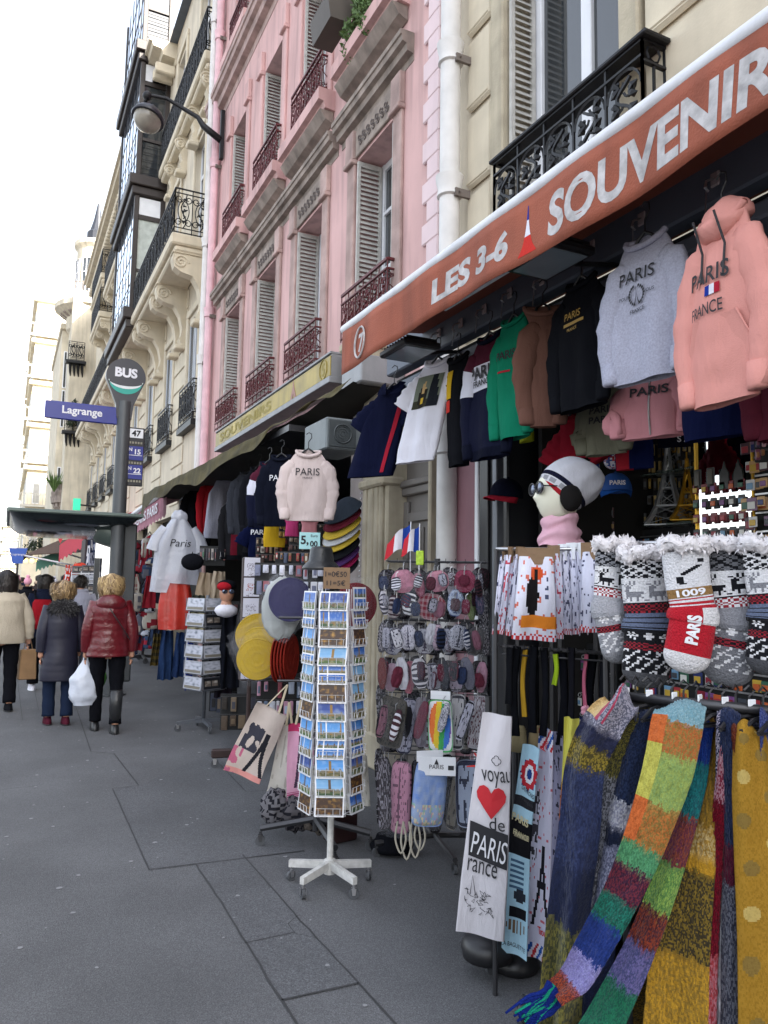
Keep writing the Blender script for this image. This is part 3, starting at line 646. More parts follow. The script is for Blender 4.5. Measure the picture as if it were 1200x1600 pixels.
# wall lamp
q = at(350, 212, X=2.98); lamp = thing('street_lamp', 'black dome street lamp on a long bracket from the pink house', 'street lamp', q)
g = MB(); g.bbox(q.x-.07, q.x, q.y-.04, q.y+.04, q.z-.45, q.z+.45, .01); part(g, 'wall_plate', IRONB, lamp)
tip = at(240, 150, Y=q.y+.3); X1 = tip.x
g = MB(); P = [Vector((q.x-.05, q.y, q.z-.1)), Vector((q.x-.35, q.y+.05, q.z+.1)), Vector(((q.x+tip.x)/2+.15, q.y+.15, q.z*.5+tip.z*.5+.02)), tip+Vector((.22,-.03,.0)), tip, tip+Vector((-.1,.02,-.02)), tip+Vector((-.13,.02,-.14))]
g.tube(P, [.06,.055,.04,.032,.03,.03,.03], 8); g.sphere(tip+Vector((-.1,.02,-.02)), .08); part(g, 'arm', IRONB, lamp, smooth=True)
hd = at(231, 186, Y=q.y+.3)
LM = Matrix.Translation(hd) @ Matrix.Scale(.62, 4) @ Matrix.Rotation(radians(16), 4, 'Y') @ Matrix.Rotation(radians(-8), 4, 'X')
def tf(mb, M_): mb.v = [tuple(M_ @ Vector(v)) for v in mb.v]; return mb
g = MB(); g.loft([((0,0,z), r, r) for z, r in ((-.02,.44), (.02,.46), (.1,.43), (.22,.35), (.32,.22), (.37,.1), (.5,.05))], 28); part(tf(g, LM), 'lamp_shade', M('lamp_paint', h('#23232c'), rough=.35), lamp, smooth=True, ang=50)
g = MB(); g.sphere((0,0,-.03), (.38,.38,.33), 24, 14); part(tf(g, LM), 'glass_bowl', M('frosted_bowl', h('#a9a498'), rough=.15, var=.4, vs=4, bump=0, trans=.35), lamp, smooth=True)
# ================================================================== GARMENT AND CLOTH BUILDERS
def sstep(a, b, x): t = max(0, min(1, (x-a)/(b-a))); return t*t*(3-2*t)
def smooth(pts, n):
    P = [Vector(p) for p in pts]; P = [P[0]*2-P[1]]+P+[P[-1]*2-P[-2]]; out = []; m = len(P)-3
    for i in range(n+1):
        t = i/n*m; k = min(int(t), m-1); t -= k; a, b, c, d = P[k:k+4]
        out.append(.5*((2*b)+(c-a)*t+(2*a-5*b+4*c-d)*t*t+(3*b-a-3*c+d)*t**3))
    return out
def cloth(mb, path, wid, side, amp=.01, freq=3, th=.005, col=None, nu=14, nv=30, ph=0, fuzz=0, grow=0, ret=False):
    """a hanging strip of cloth with folds and thickness; wid may be a list along the path"""
    P = smooth(path, nv); W = wid if isinstance(wid, (list, tuple)) else [wid, wid]
    def wd(v): k = v*(len(W)-1); i = min(int(k), len(W)-2); return W[i]*(1-(k-i))+W[i+1]*(k-i)
    S0 = Vector(side).normalized(); F = []
    for i in range(nv+1):
        T = (P[min(i+1, nv)]-P[max(i-1, 0)]).normalized(); S = (S0-T*S0.dot(T)).normalized(); F.append((P[i], S, S.cross(T)))
    def sp(u, v, off=0):
        k = v*nv; i = min(int(k), nv-1); t = k-i; p = F[i][0].lerp(F[i+1][0], t); S = F[i][1].lerp(F[i+1][1], t); Nn = F[i][2].lerp(F[i+1][2], t)
        a = amp*(1+grow*v); z = a*sin(freq*2*pi*u+ph+.6*sin(v*3+ph))+a*.45*sin(freq*3.7*u*2+ph*2+v*5)
        if fuzz: z += fuzz*noise.noise(Vector((u*30, v*60, ph)))
        return p+S*((u-.5)*wd(v))+Nn*(z+off)
    m = nu
    def g(u, v):
        k = u*2*m
        return sp(k/m, v, -th/2) if k <= m else sp((2*m-k)/m, v, th/2)
    cf = (lambda u, v: col(min(1, (u*2 if u < .5 else 2-2*u)), v)) if col else None
    mb.grid(g, 2*m, nv, cf, closeu=True)
    return sp
def shirt_fn(h_, sh, bw, D=.06, seed=0, shear=(0,0), flare=1.0, fold=.02):
    """returns (surface(u, v), front(x, z)) of the hollow torso of a hung top, neck at z=0, hem at -h_"""
    def W(z):
        z = -z
        if z < .02: return .085+(z/.02)*.01
        if z < .09: return .095+(sh-.095)*((z-.02)/.07)**.8
        if z < .24: return sh+(bw-sh)*sstep(.09, .24, z)
        b = bw*(1+(flare-1)*(z-.24)/(h_-.24)); e = (h_-z)
        return b*(1-.05*(1-sstep(0, .07, e)))
    def Dp(z): z = -z; return D*(.35+.65*sstep(0, .2, z))*(1-.3*sstep(h_-.1, h_, z))
    def fl(x, z): return fold*(noise.noise(Vector((x*9+seed, z*2.2, seed)))*1.5+.35*sin(x*34+z*5+seed)+.5*noise.noise(Vector((x*5+seed, z*14, seed+3)))*sstep(.3,.6,-z))*sstep(.05, .35, -z)
    def sh_(p): return (p[0]+shear[0]*(-p[2]), p[1]+shear[1]*(-p[2]), p[2])
    def surf(u, v):
        z = -h_*v; a = 2*pi*u; x = W(z)*cos(a); s_ = sin(a); y = -Dp(z)*(abs(s_)**.7)*(1 if s_ > 0 else -1)
        zz = z+(.035*(1-abs(cos(a)))*(-1 if y < 0 else .3) if v < .03 else 0)
        return sh_((x, y-(fl(x, z) if y < 0 else -fl(x, z)*.6), zz))
    def front(x, z, off=.006):
        c = min(.995, abs(x)/W(z)); y = -Dp(z)*(1-c*c)**.35-fl(x, z)-off
        return sh_((x, y, z))
    return surf, front, W, Dp, sh_
def garment(name, label, cat, px, X, h_, mat, group, rz=0, sh=.21, bw=.23, sleeve='long', texts=(), rects=(), colf=None, neck='crew', hood=False, seed=0, shear=(0,0), hanger=True, zip_=False, collar=None, pos=None, cuff=True, flare=1., sa=0, pocket=False, D=.038, flush=True, asym=0):
    P = pos if pos is not None else at(px[0], px[1], X=X)
    t = thing(name, label, cat, P, (-pi/2 if flush else face(P))+rz, group)
    surf, front, W, Dp, S = shirt_fn(h_, sh, bw, D, seed, shear, flare)
    g = MB(); g.grid(surf, 44, 34, (lambda u, v: colf(W(-h_*v)*cos(2*pi*u), -h_*v)) if colf else None, closeu=True)
    zc = -h_+.06
    for sg in (-1, 1):
        if sleeve == 'long':
            pts = [(sg*(sh-.05),0,-.1), (sg*(sh-.005),-.003,-.15), (sg*(sh+.03+sa*.5),-.006,-.28), (sg*(sh+.035+sa),-.015-.02*noise.noise(Vector((seed,sg,1))),-h_*.66), (sg*(sh+.015+sa),-.02,-h_+.02)]
            rr = [.045,.062,.06,.054,.044,.038]
        elif sleeve == 'short':
            pts = [(sg*(sh-.05),0,-.1), (sg*(sh+.0),0,-.15), (sg*(sh+.05),-.0,-.21), (sg*(sh+.08),-.0,-.27)]; rr = [.045,.062,.07,.074]
        else: continue
        sp = smooth(pts, 16); sp = [Vector(S(q)) for q in sp]
        f = lambda i, rr=rr: (lambda k: rr[min(int(k), len(rr)-2)]*(1-(k-int(k)))+rr[min(int(k)+1, len(rr)-1)]*(k-int(k)))(min(i/16*(len(rr)-1), len(rr)-1.001))*(1+.1*sin(i*1.9+seed))
        cc = None
        if colf: cc = lambda u, v, sp=sp: colf(sp[min(16, int(v*16))].x, sp[min(16, int(v*16))].z)
        g.tube(sp, f, 14, col=cc, flat=.5 if sleeve == 'long' else .38, up=(0,1,0))
    g.build('fabric_body', VC if colf else mat, t, smooth=True)
    cm = collar if collar else mat
    if neck == 'crew' or hood:
        g = MB(); g.tube([S((.088*cos(a), (-.03 if sin(a) < 0 else .025)*abs(sin(a)), (-.045 if sin(a) < 0 else -.0)*abs(sin(a)))) for a in [2*pi*k/24 for k in range(25)]], .012, 8, cap=False); g.build('collar', cm, t, smooth=True)
    if neck == 'polo':
        g = MB()
        for sg in (-1,1): g.add([S(q) for q in ((sg*.01,-.06,-.07), (sg*.085,-.05,-.06), (sg*.09,-.01,.015), (sg*.05,-.03,.02))], [(0,1,2,3)])
        g.build('collar', cm, t)
    if cuff and sleeve == 'long':
        g = MB(); g.grid(lambda u, v: (lambda p: (p[0]*1.015, p[1]*1.08, p[2]))(surf(u, 1-.075*(1-v))), 44, 3, None, closeu=True); g.build('hem_band', cm if not colf else mat, t, smooth=True)
        for sg in (-1,1):
            a = Vector(S((sg*(sh+.015+sa),-.02,-h_+.02))); g = MB(); g.tube([a+Vector((sg*.006,0,.07)), a, a+Vector((0,0,-.012))], [.041,.039,.034], 14, flat=.6, up=(0,1,0)); g.build('cuff', cm if not colf else mat, t, smooth=True)
    if hood:
        g = MB(); g.sphere((0,.02,-.0), (.095,.06,.075), 20, 12, fn=lambda d: 1+.05*sin(d[0]*8)); g.v = [S((x, y-(.03 if z < 0 else 0), z-.02)) for x, y, z in g.v]; g.build('hood', mat, t, smooth=True)
        for sg in (-1,1): g = MB(); g.tube([S((sg*.045,-.075,-.02)), front(sg*.048,-.12,.01), front(sg*.045,-.22,.008)], .004, 6); g.build('drawstring', M('black_cord', (.02,.02,.025)), t)
    if pocket:
        g = MB(); o = [(-.13,-h_+.1), (.13,-h_+.1), (.13,-h_+.17), (.085,-h_+.27), (-.085,-h_+.27), (-.13,-h_+.17)]; g.add([front(a, b, .012) for a, b in o], [list(range(6))]); g.tube([front(a, b, .012) for a, b in o[2:4]], .004, 5); g.build('pocket', mat, t)
    if zip_: g = MB(); g.tube([front(0, -.05-k*(h_-.06)/8, .004) for k in range(9)], .004, 5); g.build('zip', M('steel', (.5,.5,.52), metal=.9, rough=.3), t)
    for rc in rects:                                       # (x0, x1, z0, z1, colour function or material)
        x0, x1, z0, z1, c = rc; g = MB()
        g.grid(lambda u, v: front(x0+(x1-x0)*u, z0+(z1-z0)*v, .004), 16, 16, c if callable(c) else None); g.build('printed_panel', VC if callable(c) else c, t, smooth=True)
    for tx in texts:                                       # (string, height, cx, cz, bold, material, width)
        g = MB(); add_text(g, tx[0], lambda a, b: front(a, b, .008), tx[1], tx[2], tx[3], tx[4], width=(tx[6] if len(tx) > 6 else None)); g.build('printed_lettering', tx[5], t)
    if hanger:
        g = MB(); g.tube([S((-sh*.75,.0,-.075)), (-.03,0,-.0), (0,0,.02), (.03,0,-.0), S((sh*.75,0,-.075))], .007, 6); g.tube([(0,0,.02), (0,0,.07), (.022,0,.1), (.02,0,.13), (0,0,.14), (-.018,0,.125)], .0035, 5); g.build('hanger', M('black_plastic', (.015,.015,.017), rough=.4, bump=0), t)
    return t
def serif(mb, txt, fn, size, cx, cz, width=None, col=None):
    """lettering with slab serifs added at the feet and heads of upright strokes"""
    add_text(mb, txt, fn, size, cx, cz, 0.0, width=width, col=col)
INK = M('black_print', (.02,.02,.025), rough=.8, bump=0); WINK = M('white_print', h('#dcdce2'), rough=.8, bump=0); GOLDI = M('gold_print', h('#a8863d'), rough=.5, bump=0)
NAVY = fab('navy_fabric', h('#0f1222')); BLACKF = fab('black_fabric', h('#131419')); WHITEF = fab('white_fabric', h('#d9d8e2')); GREENF = fab('green_fabric', h('#15765a'))
BROWNF = fab('brown_fabric', h('#6b4c42')); GREYF = fab('heather_grey', h('#a9aabb'), var=.18, vs=140); SALM = fab('salmon_fabric', h('#d4938a')); REDF = fab('red_fabric', h('#a32436'))
OLIVEF = fab('olive_grey', h('#6e6d5e')); DUSTYP = fab('dusty_pink', h('#ba7f85')); MAROON = fab('maroon_fabric', h('#4a1a26')); BEIGEF = fab('beige_fabric', h('#c9b9b6')); YELF = fab('yellow_fabric', h('#c9a227')); CHARC = fab('charcoal_fabric', h('#33353c'))
ROYAL = fab('royal_blue', h('#20358e')); CORAL = fab('coral_red', h('#c43a34')); PINKF = fab('pink_fabric', h('#e0a0b4')); TANF = fab('tan_fabric', h('#b6a08c')); DENIM = fab('denim', h('#31466b')); BLUEK = fab('dark_blue_fabric', h('#0b1130'))
STEEL = M('steel', (.5,.5,.52), metal=.9, rough=.3); STEELD = M('dark_steel', (.06,.06,.065), metal=.6, rough=.4, bump=0); BPL = M('black_plastic', (.015,.015,.017), rough=.4, bump=0)
# ------------------------------------------------------------------ SHOP 7: front, ceiling, awning
shop = thing('souvenir_shop', 'open souvenir shop front with black frame under the orange awning', 'shop front', (3.0, 1.5, 0))
BLKF = M('shop_black', (.02,.021,.025), rough=.35, bump=.05)
g = MB(); g.bbox(2.9, 3.2, 4.1, 4.435, 0, 3.0, .01); g.bbox(2.88, 2.9, 4.3, 4.34, 0, 2.9, .004); part(g, 'frame_post', BLKF, shop)
g = MB(); g.bbox(2.93, 3.1, 4.5, 4.9, 0, 3.0, .008); part(g, 'painted_panel', M('plum_panel', h('#8a626a'), rough=.7, var=.15, vs=2, streak=.2), shop)
g = MB(); g.bbox(2.9, 3.1, 4.45, 4.495, 0, 3.0, .006); part(g, 'white_strip', WHITE, shop)
g = MB(); g.bbox(2.8, 2.86, 4.08, 4.13, 0, 2.85, .006); part(g, 'steel_upright', M('galvanised', h('#6d7178'), metal=.5, rough=.4), shop)
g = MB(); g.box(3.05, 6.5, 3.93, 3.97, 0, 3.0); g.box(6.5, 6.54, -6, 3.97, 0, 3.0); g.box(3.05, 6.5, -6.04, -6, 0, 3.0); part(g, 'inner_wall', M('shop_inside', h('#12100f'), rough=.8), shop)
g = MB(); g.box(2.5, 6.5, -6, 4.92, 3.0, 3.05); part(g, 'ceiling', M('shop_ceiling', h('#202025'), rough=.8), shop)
g = MB(); g.bbox(2.42, 2.99, -4, 4.75, 2.92, 2.99, .01); g.bbox(2.4, 2.5, -4, 4.9, 3.06, 3.36, .01); part(g, 'shutter_box', M('grey_box_paint', h('#5c626e'), rough=.6, var=.1, vs=2), shop)
ORANGE = M('orange_canvas', h('#96503a'), rough=.85, var=.15, vs=5, bump=.3, bs=120, streak=.3)
LETW = M('worn_white_lettering', h('#bdbabb'), rough=.85, var=.35, vs=22, bump=.2, streak=.25)
AX = 1.85; AY0, AY1 = -3.6, at(541, 540, X=AX).y
aw = thing('orange_awning', 'orange awning with white roller bar and SOUVENIRS lettering', 'awning', (AX, .5, 3.0))
g = MB(); g.grid(lambda u, v: (AX+.0+(1.12)*v, AY0+(AY1-AY0)*u, 3.17+.17*v-.03*sin(pi*v)), 60, 6); part(g, 'canopy', M('orange_canvas_top', h('#8f4a36'), rough=.85), aw, smooth=True)
val = lambda Y_, z: (AX-.02+.010*sin(Y_*4.3)*(3.15-z)*5+.006*sin(Y_*11), Y_, z-.012*sin(Y_*3.1+1)*(3.15-z)*4)
g = MB(); g.grid(lambda u, v: val(AY0+(AY1-AY0)*u, 3.14-.265*v), 160, 6); o = part(g, 'valance', ORANGE, aw, smooth=True); md = o.modifiers.new('t', 'SOLIDIFY'); md.thickness = .003
g = MB(); g.tube([(AX,AY0,3.165), (AX,AY1+.03,3.165)], .031, 16); g.tube([(AX,AY1+.03,3.165), (AX,AY1+.036,3.165)], .02, 10); part(g, 'roller_bar', M('roller_white', h('#d5d6dc'), rough=.45, var=.14, vs=9, bump=.1), aw, smooth=True, ang=50)
def on_val(Yc, zc, k=1, off=.004): return lambda a, b: (lambda q: (q[0]-off, q[1], q[2]))(val(Yc-a*k, zc+b))
def vtext(txt, xa, ya, xb, yb, hgt, shear=.1, zc=3.005, bold=.045):
    ya_ = at(xa, ya, X=AX).y; yb_ = at(xb, yb, X=AX).y; g = MB()
    add_text(g, txt, on_val((ya_+yb_)/2, zc), hgt, 0, 0, bold, shear, width=abs(ya_-yb_)); part(g, 'lettering', LETW, aw)
vtext('LES', 679, 460, 742, 415, .125, zc=3.0); vtext('3-6', 752, 405, 803, 380, .125, zc=3.0)
vtext('SOUVENIRS', 864, 320, 1272, 110, .165, zc=3.0, bold=.035)
Yc = at(570, 536, X=AX).y; g = MB(); add_text(g, '7', on_val(Yc, 3.0), .11, 0, 0, .03); f = on_val(Yc, 3.0, off=.012)
g.tube([f(.075*cos(a), .09*sin(a)) for a in [2*pi*k/28 for k in range(29)]], .006, 5); part(g, 'house_number', LETW, aw)
def tower_outline(w_, h_):   # half profile
    return [(w_*.5,0), (w_*.32,h_*.14), (w_*.24,h_*.22), (w_*.2,h_*.3), (w_*.12,h_*.45), (w_*.06,h_*.65), (w_*.03,h_*.9), (.002,h_)]
Yc = at(832, 350, X=AX).y; pr_ = tower_outline(.12, .2)
for z0, z1, mt in ((0,.075,CORAL), (.075,.14,WHITEF), (.14,.2,ROYAL)):
    g = MB(); L_ = []; f = on_val(Yc, 2.905)
    zs = [z0+(z1-z0)*k/6 for k in range(7)]
    def hw(z):
        for (a, b), (c, d) in zip(pr_[:-1], pr_[1:]):
            if b <= z <= d: return a+(c-a)*(z-b)/(d-b)
        return .002
    for a, b in zip(zs[:-1], zs[1:]): g.quad(f(-hw(a), a), f(hw(a), a), f(hw(b), b), f(-hw(b), b))
    part(g, 'tower_emblem', mt, aw)
# floodlights under the awning and a neon tube
for (x, y, lab) in ((858, 405, 'black flat floodlight under the awning between the lettered tower and the black sweatshirt'), (640, 548, 'black flat floodlight at the left end of the awning above the white tee')):
    q = at(x, y, X=2.08); t = thing('floodlight', lab, 'floodlight', q, 0, 'floodlights under the orange awning')
    g = MB(); g.bbox(-.12,.12,-.17,.17,-.02,.02,.01)
    for k in range(9): g.box(-.1,.1,-.15+k*.036,-.145+k*.036,.02,.04)
    g.build('housing', BPL, t); g = MB(); g.box(-.095,.095,-.14,.14,-.024,-.0205); g.build('lens', M('lamp_lens', h('#8d99a0'), rough=.1, var=.1), t)
    g = MB(); g.bar((.1,0,0), (.42,0,.06), .012); g.bar((.1,.1,0), (.1,-.1,0), .012); g.build('bracket', BPL, t)
q = at(745, 452, X=1.98); t = thing('neon_tube', 'thin white fluorescent tube below the orange valance', 'tube light', q); g = MB(); g.tube([(0,.3,.0), (0,-.3,.0)], .013, 8); g.build('tube', WHITE, t); g = MB(); g.box(-.02,.02,-.34,.34,.014,.05); g.build('fitting', BPL, t)
# hooks for hangers
for i, (x, y) in enumerate(((686,520), (720,505), (757,483), (797,458), (847,437), (925,385), (1003,342), (1118,280))):
    q = at(x, y, X=2.39); names = ['leftmost of the row, beside the grey box end','above the black tee','above the maroon and white sweatshirt','above the green sweatshirt','above the brown sweatshirt','above the black sweatshirt','above the heather grey sweatshirt','above the salmon hoodie']
    t = thing('wall_hook', 'small clear hook on the grey box, '+names[i], 'hook', q, 0, 'clear hooks on the grey box'); g = MB(); g.bbox(-.008,.004,-.022,.022,-.03,.03,.006); g.build('base_plate', M('clear_plastic', h('#b9a9a9'), rough=.2, alpha=.75), t)
    g = MB(); g.tube([(-.01,0,0), (-.05,0,-.02), (-.06,0,-.05), (-.04,0,-.06)], .005, 5); P2 = Vector((-.05,0,-.04)); g.tube([P2, P2+Vector((0,.004,-.05)), P2+Vector((-.01,0,-.11))], .003, 4); g.build('wire_hook', STEEL, t)
GR = 'tops hanging in a row under the orange awning'
stripe = lambda x, z: h('#14172c') if z < -.3 else (h('#cfcfdc') if z < -.165 else h('#4a1c2c'))
garment('polo_shirt', 'navy polo shirt with red side stripe swinging leftmost under the awning', 'polo shirt', (616,603), 2.25, .6, fab('polo_navy', h('#11152e')), GR, rz=.6, sh=.12, bw=.15, sleeve='short', neck='polo', shear=(-.3,0), flare=1.25, seed=1, rects=[(.09,.12,-.58,-.1,REDF)])
def picture(u, v):   # plain generic portrait-like stand-in
    x, y = u-.38, v-.5; f = h('#6e7568')
    if v < .25: f = h('#3c3c30')
    if abs(x-.3) < .12+.25*(1-v) and u > .6: f = h('#22252c')
    if (x/.2)**2+((y+.18)/.34)**2 < 1: f = h('#2a2723')
    if (x/.09)**2+((y-.12)/.17)**2 < 1: f = h('#b99a6c')
    if (x/.07)**2+((y+.28)/.1)**2 < 1: f = h('#c9a83c')
    if u < .02 or u > .98: f = (.08,.08,.08)
    return f
garment('t_shirt', 'white tee with a dark square picture print, second from the left under the awning', 't-shirt', (684,562), 2.3, .63, WHITEF, GR, rz=.35, sh=.13, bw=.155, sleeve='short', shear=(-.2,-.1), seed=2, rects=[(-.105,.105,-.3,-.1,picture)], flare=1.05)
garment('t_shirt', 'black tee with a yellow and red panel seen nearly edge on', 't-shirt', (716,556), 2.33, .66, BLACKF, GR, rz=.1, sh=.09, bw=.09, sleeve='short', seed=3, rects=[(-.08,-.01,-.26,-.09,YELF), (-.08,-.02,-.34,-.27,CORAL)])
garment('sweatshirt', 'maroon, white and navy block sweatshirt lettered PARIS FRANCE', 'sweatshirt', (765,524), 2.3, .68, NAVY, GR, rz=.1, sh=.145, bw=.165, colf=stripe, seed=4, texts=[('PARIS',.07,-.02,-.205,.03,INK,.24), ('FRANCE',.035,-.02,-.262,.02,INK)])
garment('sweatshirt', 'bright green sweatshirt between the maroon block one and the brown one', 'sweatshirt', (803,496), 2.3, .64, GREENF, GR, rz=.05, sh=.12, bw=.13, seed=5, texts=[('PARIS',.045,-.02,-.2,.02,INK,.14)], rects=[(-.08,.0,-.29,-.28,REDF)])
garment('sweatshirt', 'brown sweatshirt seen nearly edge on between green and black ones', 'sweatshirt', (848,480), 2.3, .60, BROWNF, GR, rz=.9, sh=.06, bw=.065, seed=6)
garment('sweatshirt', 'black sweatshirt with small gold PARIS lettering', 'sweatshirt', (908,437), 2.28, .60, BLACKF, GR, rz=.0, sh=.14, bw=.16, seed=7, texts=[('PARIS',.035,-.01,-.17,.01,GOLDI,.11), ('FRANCE',.014,-.01,-.235,.01,GOLDI)], rects=[(-.075,.065,-.214,-.2,GOLDI)])
def laurel(fr, mat, t, z0, s=.05):
    g = MB()
    for sg in (-1,1):
        for k in range(9): a = -1.2+k*.3; g.add([fr(sg*s*cos(a)+dx, z0+s*sin(a)+dz) for dx, dz in ((-.005,-.004), (.005,0), (.004,.009), (-.004,.006))], [(0,1,2,3)])
    pr2 = tower_outline(.04, .07)
    for (a, b), (c, d) in zip(pr2[:-1], pr2[1:]): g.add([fr(-a, z0-.035+b), fr(-a*.55, z0-.035+b), fr(-c*.5, z0-.035+d), fr(-c, z0-.035+d)], [(0,1,2,3)]); g.add([fr(a, z0-.035+b), fr(a*.55, z0-.035+b), fr(c*.5, z0-.035+d), fr(c, z0-.035+d)], [(0,1,2,3)])
    g.build('printed_emblem', mat, t)
t = garment('sweatshirt', 'heather grey sweatshirt lettered PARIS with a laurel wreath below', 'sweatshirt', (1008,370), 2.12, .56, GREYF, GR, rz=.12, sh=.13, bw=.15, seed=8, texts=[('PARIS',.05,-.015,-.155,.006,INK,.165), ('FRANCE',.015,-.015,-.29,.01,INK), ('POUR',.013,-.075,-.23,.0,INK), ('VOUS',.013,.045,-.23,0,INK)], sa=.01)
laurel(lambda x, z: shirt_fn(.56,.13,.15,.038,8)[1](x-.015, z, .008), INK, t, -.235, .036)
garment('hoodie', 'salmon hoodie lettered PARIS FRANCE with black drawstrings, on the right', 'hoodie', (1128,335), 1.98, .61, SALM, GR, rz=-.12, sh=.115, bw=.135, hood=True, seed=9, pocket=True, texts=[('PARIS',.055,-.02,-.2,.012,INK,.17), ('FRANCE',.04,-.03,-.31,.008,INK,.14)], rects=[(-.03,-.01,-.268,-.235,ROYAL), (-.01,.01,-.268,-.235,WHITEF), (.01,.03,-.268,-.235,REDF)], sa=.012)
garment('hoodie', 'dark maroon top at the right edge beside the salmon hoodie', 'hoodie', (1238,400), 2.25, .6, MAROON, GR, rz=.1, sh=.12, bw=.13, seed=10)
G2 = 'tops hanging in the second row inside the souvenir shop'
garment('t_shirt', 'small red tee hanging behind the black sweatshirt', 't-shirt', (898,646), 2.75, .25, REDF, G2, rz=.3, sh=.09, bw=.09, sleeve='short', seed=11, shear=(0,0))
garment('hoodie', 'olive grey top lettered PARIS behind the grey sweatshirt', 'hoodie', (945,598), 2.6, .36, OLIVEF, G2, rz=.3, sh=.10, bw=.115, seed=12, texts=[('PARIS',.035,0,-.14,.02,INK,.13), ('PARIS',.035,0,-.19,.02,INK,.13)])
garment('zip_hoodie', 'dusty pink zip hoodie lettered PARIS below the grey sweatshirt', 'hoodie', (1018,570), 2.45, .32, DUSTYP, G2, rz=.4, sh=.13, bw=.14, hood=False, seed=13, zip_=True, texts=[('PARIS',.04,0,-.12,.02,INK,.17)])
garment('t_shirt', 'dark navy tee below and behind the salmon hoodie', 't-shirt', (1128,540), 2.3, .34, BLUEK, G2, rz=.2, sh=.15, bw=.16, sleeve='none', seed=14)
garment('t_shirt', 'yellow green tee just visible below the green sweatshirt', 't-shirt', (822,640), 2.8, .2, fab('lime_fabric', h('#a0a82a')), G2, sh=.06, bw=.07, sleeve='none', seed=15, hanger=False)
garment('football_shirt', 'navy and red striped football shirt below the dusty pink hoodie', 'football shirt', (990,672), 2.8, .2, NAVY, G2, rz=.4, sh=.1, bw=.1, sleeve='none', seed=16, colf=lambda x, z: h('#98222f') if -.09 < x < -.02 else h('#111a44'), hanger=False)
# ------------------------------------------------------------------ shop 7 stock inside
GOLD = M('gold_metal', h('#e0b040'), metal=.7, rough=.35, var=.1); SILV = M('silver_metal', h('#c3c8cc'), metal=.6, rough=.35); BRON = M('bronze_metal', h('#6b5238'), metal=.8, rough=.4)
def eiffel(lab, px, X, hh, mat):
    q = at(px[0], px[1], X=X); t = thing('tower_figurine', lab, 'figurine', q, .6, 'tower figurines on the shop shelves')
    g = MB(); w_ = hh*.4
    pr_ = [(w_*.5,0), (w_*.36,hh*.1), (w_*.27,hh*.2), (w_*.19,hh*.34), (w_*.11,hh*.5), (w_*.06,hh*.7), (w_*.035,hh*.9)]
    for sx in (-1,1):
        for sy in (-1,1): g.tube([(sx*a, sy*a, b) for a, b in pr_], [hh*.035,hh*.03,hh*.025,hh*.022,hh*.02,hh*.015,hh*.01], 4)
    for (a, b), (c, d) in zip(pr_[:-1], pr_[1:]):
        for s1 in ((1,0), (-1,0), (0,1), (0,-1)):
            T = (-s1[1], s1[0]); p = lambda r, z, k: (s1[0]*r+T[0]*k*r, s1[1]*r+T[1]*k*r, z); g.bar(p(a,b,-1), p(c,d,1), hh*.006, 3); g.bar(p(a,b,1), p(c,d,-1), hh*.006, 3)
    g.bbox(-w_*.31,w_*.31,-w_*.31,w_*.31,hh*.19,hh*.215,.002); g.bbox(-w_*.17,w_*.17,-w_*.17,w_*.17,hh*.39,hh*.41,.002); g.bar((0,0,hh*.88), (0,0,hh), hh*.012, 5); g.build('lattice', mat, t)
    g = MB(); g.bbox(-w_*.55,w_*.55,-w_*.55,w_*.55,-.012,0,.003); g.build('base', mat, t); return t
for args in (('gold tower figurine, largest on the middle glass shelf', (1075,812), 4.0, .45, GOLD), ('tall silver tower figurine left of the largest gold one', (1045,820), 4.0, .62, SILV), ('silver tower figurine high behind the dusty pink hoodie', (1050,742), 4.1, .42, SILV),
             ('bronze tower figurine between the mannequin hat and the silver one', (1005,818), 4.0, .34, BRON), ('dark tower figurine beside the blue cap', (985,815), 4.05, .28, BRON), ('gold tower figurine lying low on the upper shelf', (1015,742), 4.1, .14, GOLD), ('small gold tower figurine at the left of the upper shelf', (990,742), 4.1, .1, GOLD),
             ('small gold tower figurine right of the largest gold one', (1092,815), 4.0, .2, GOLD)): eiffel(*args)
for (y, lab) in ((744,'upper glass shelf holding small gold towers'), (822,'middle glass shelf holding the tall tower figurines')):
    q = at(1030, y, X=4.05); t = thing('glass_shelf', lab, 'shelf', q, 0, 'glass shelves in the shop'); g = MB(); g.bbox(-.16,.2,-.5,.95,-.014,0,.003); g.build('shelf_board', M('shelf_glass', h('#6f8078'), rough=.1, alpha=.6), t); g = MB()
    for yy in (-.4,.85): g.bar((.15,yy,-.007), (-.1,yy,-.02), .008)
    g.build('bracket', STEEL, t)
random.seed(21)
CARD = ['#a5323a','#1e2c66','#c8a43a','#d8d6d0','#2f5f4a','#7d4b86','#c05b28','#3a3f48','#8a1f33','#6f98b8']
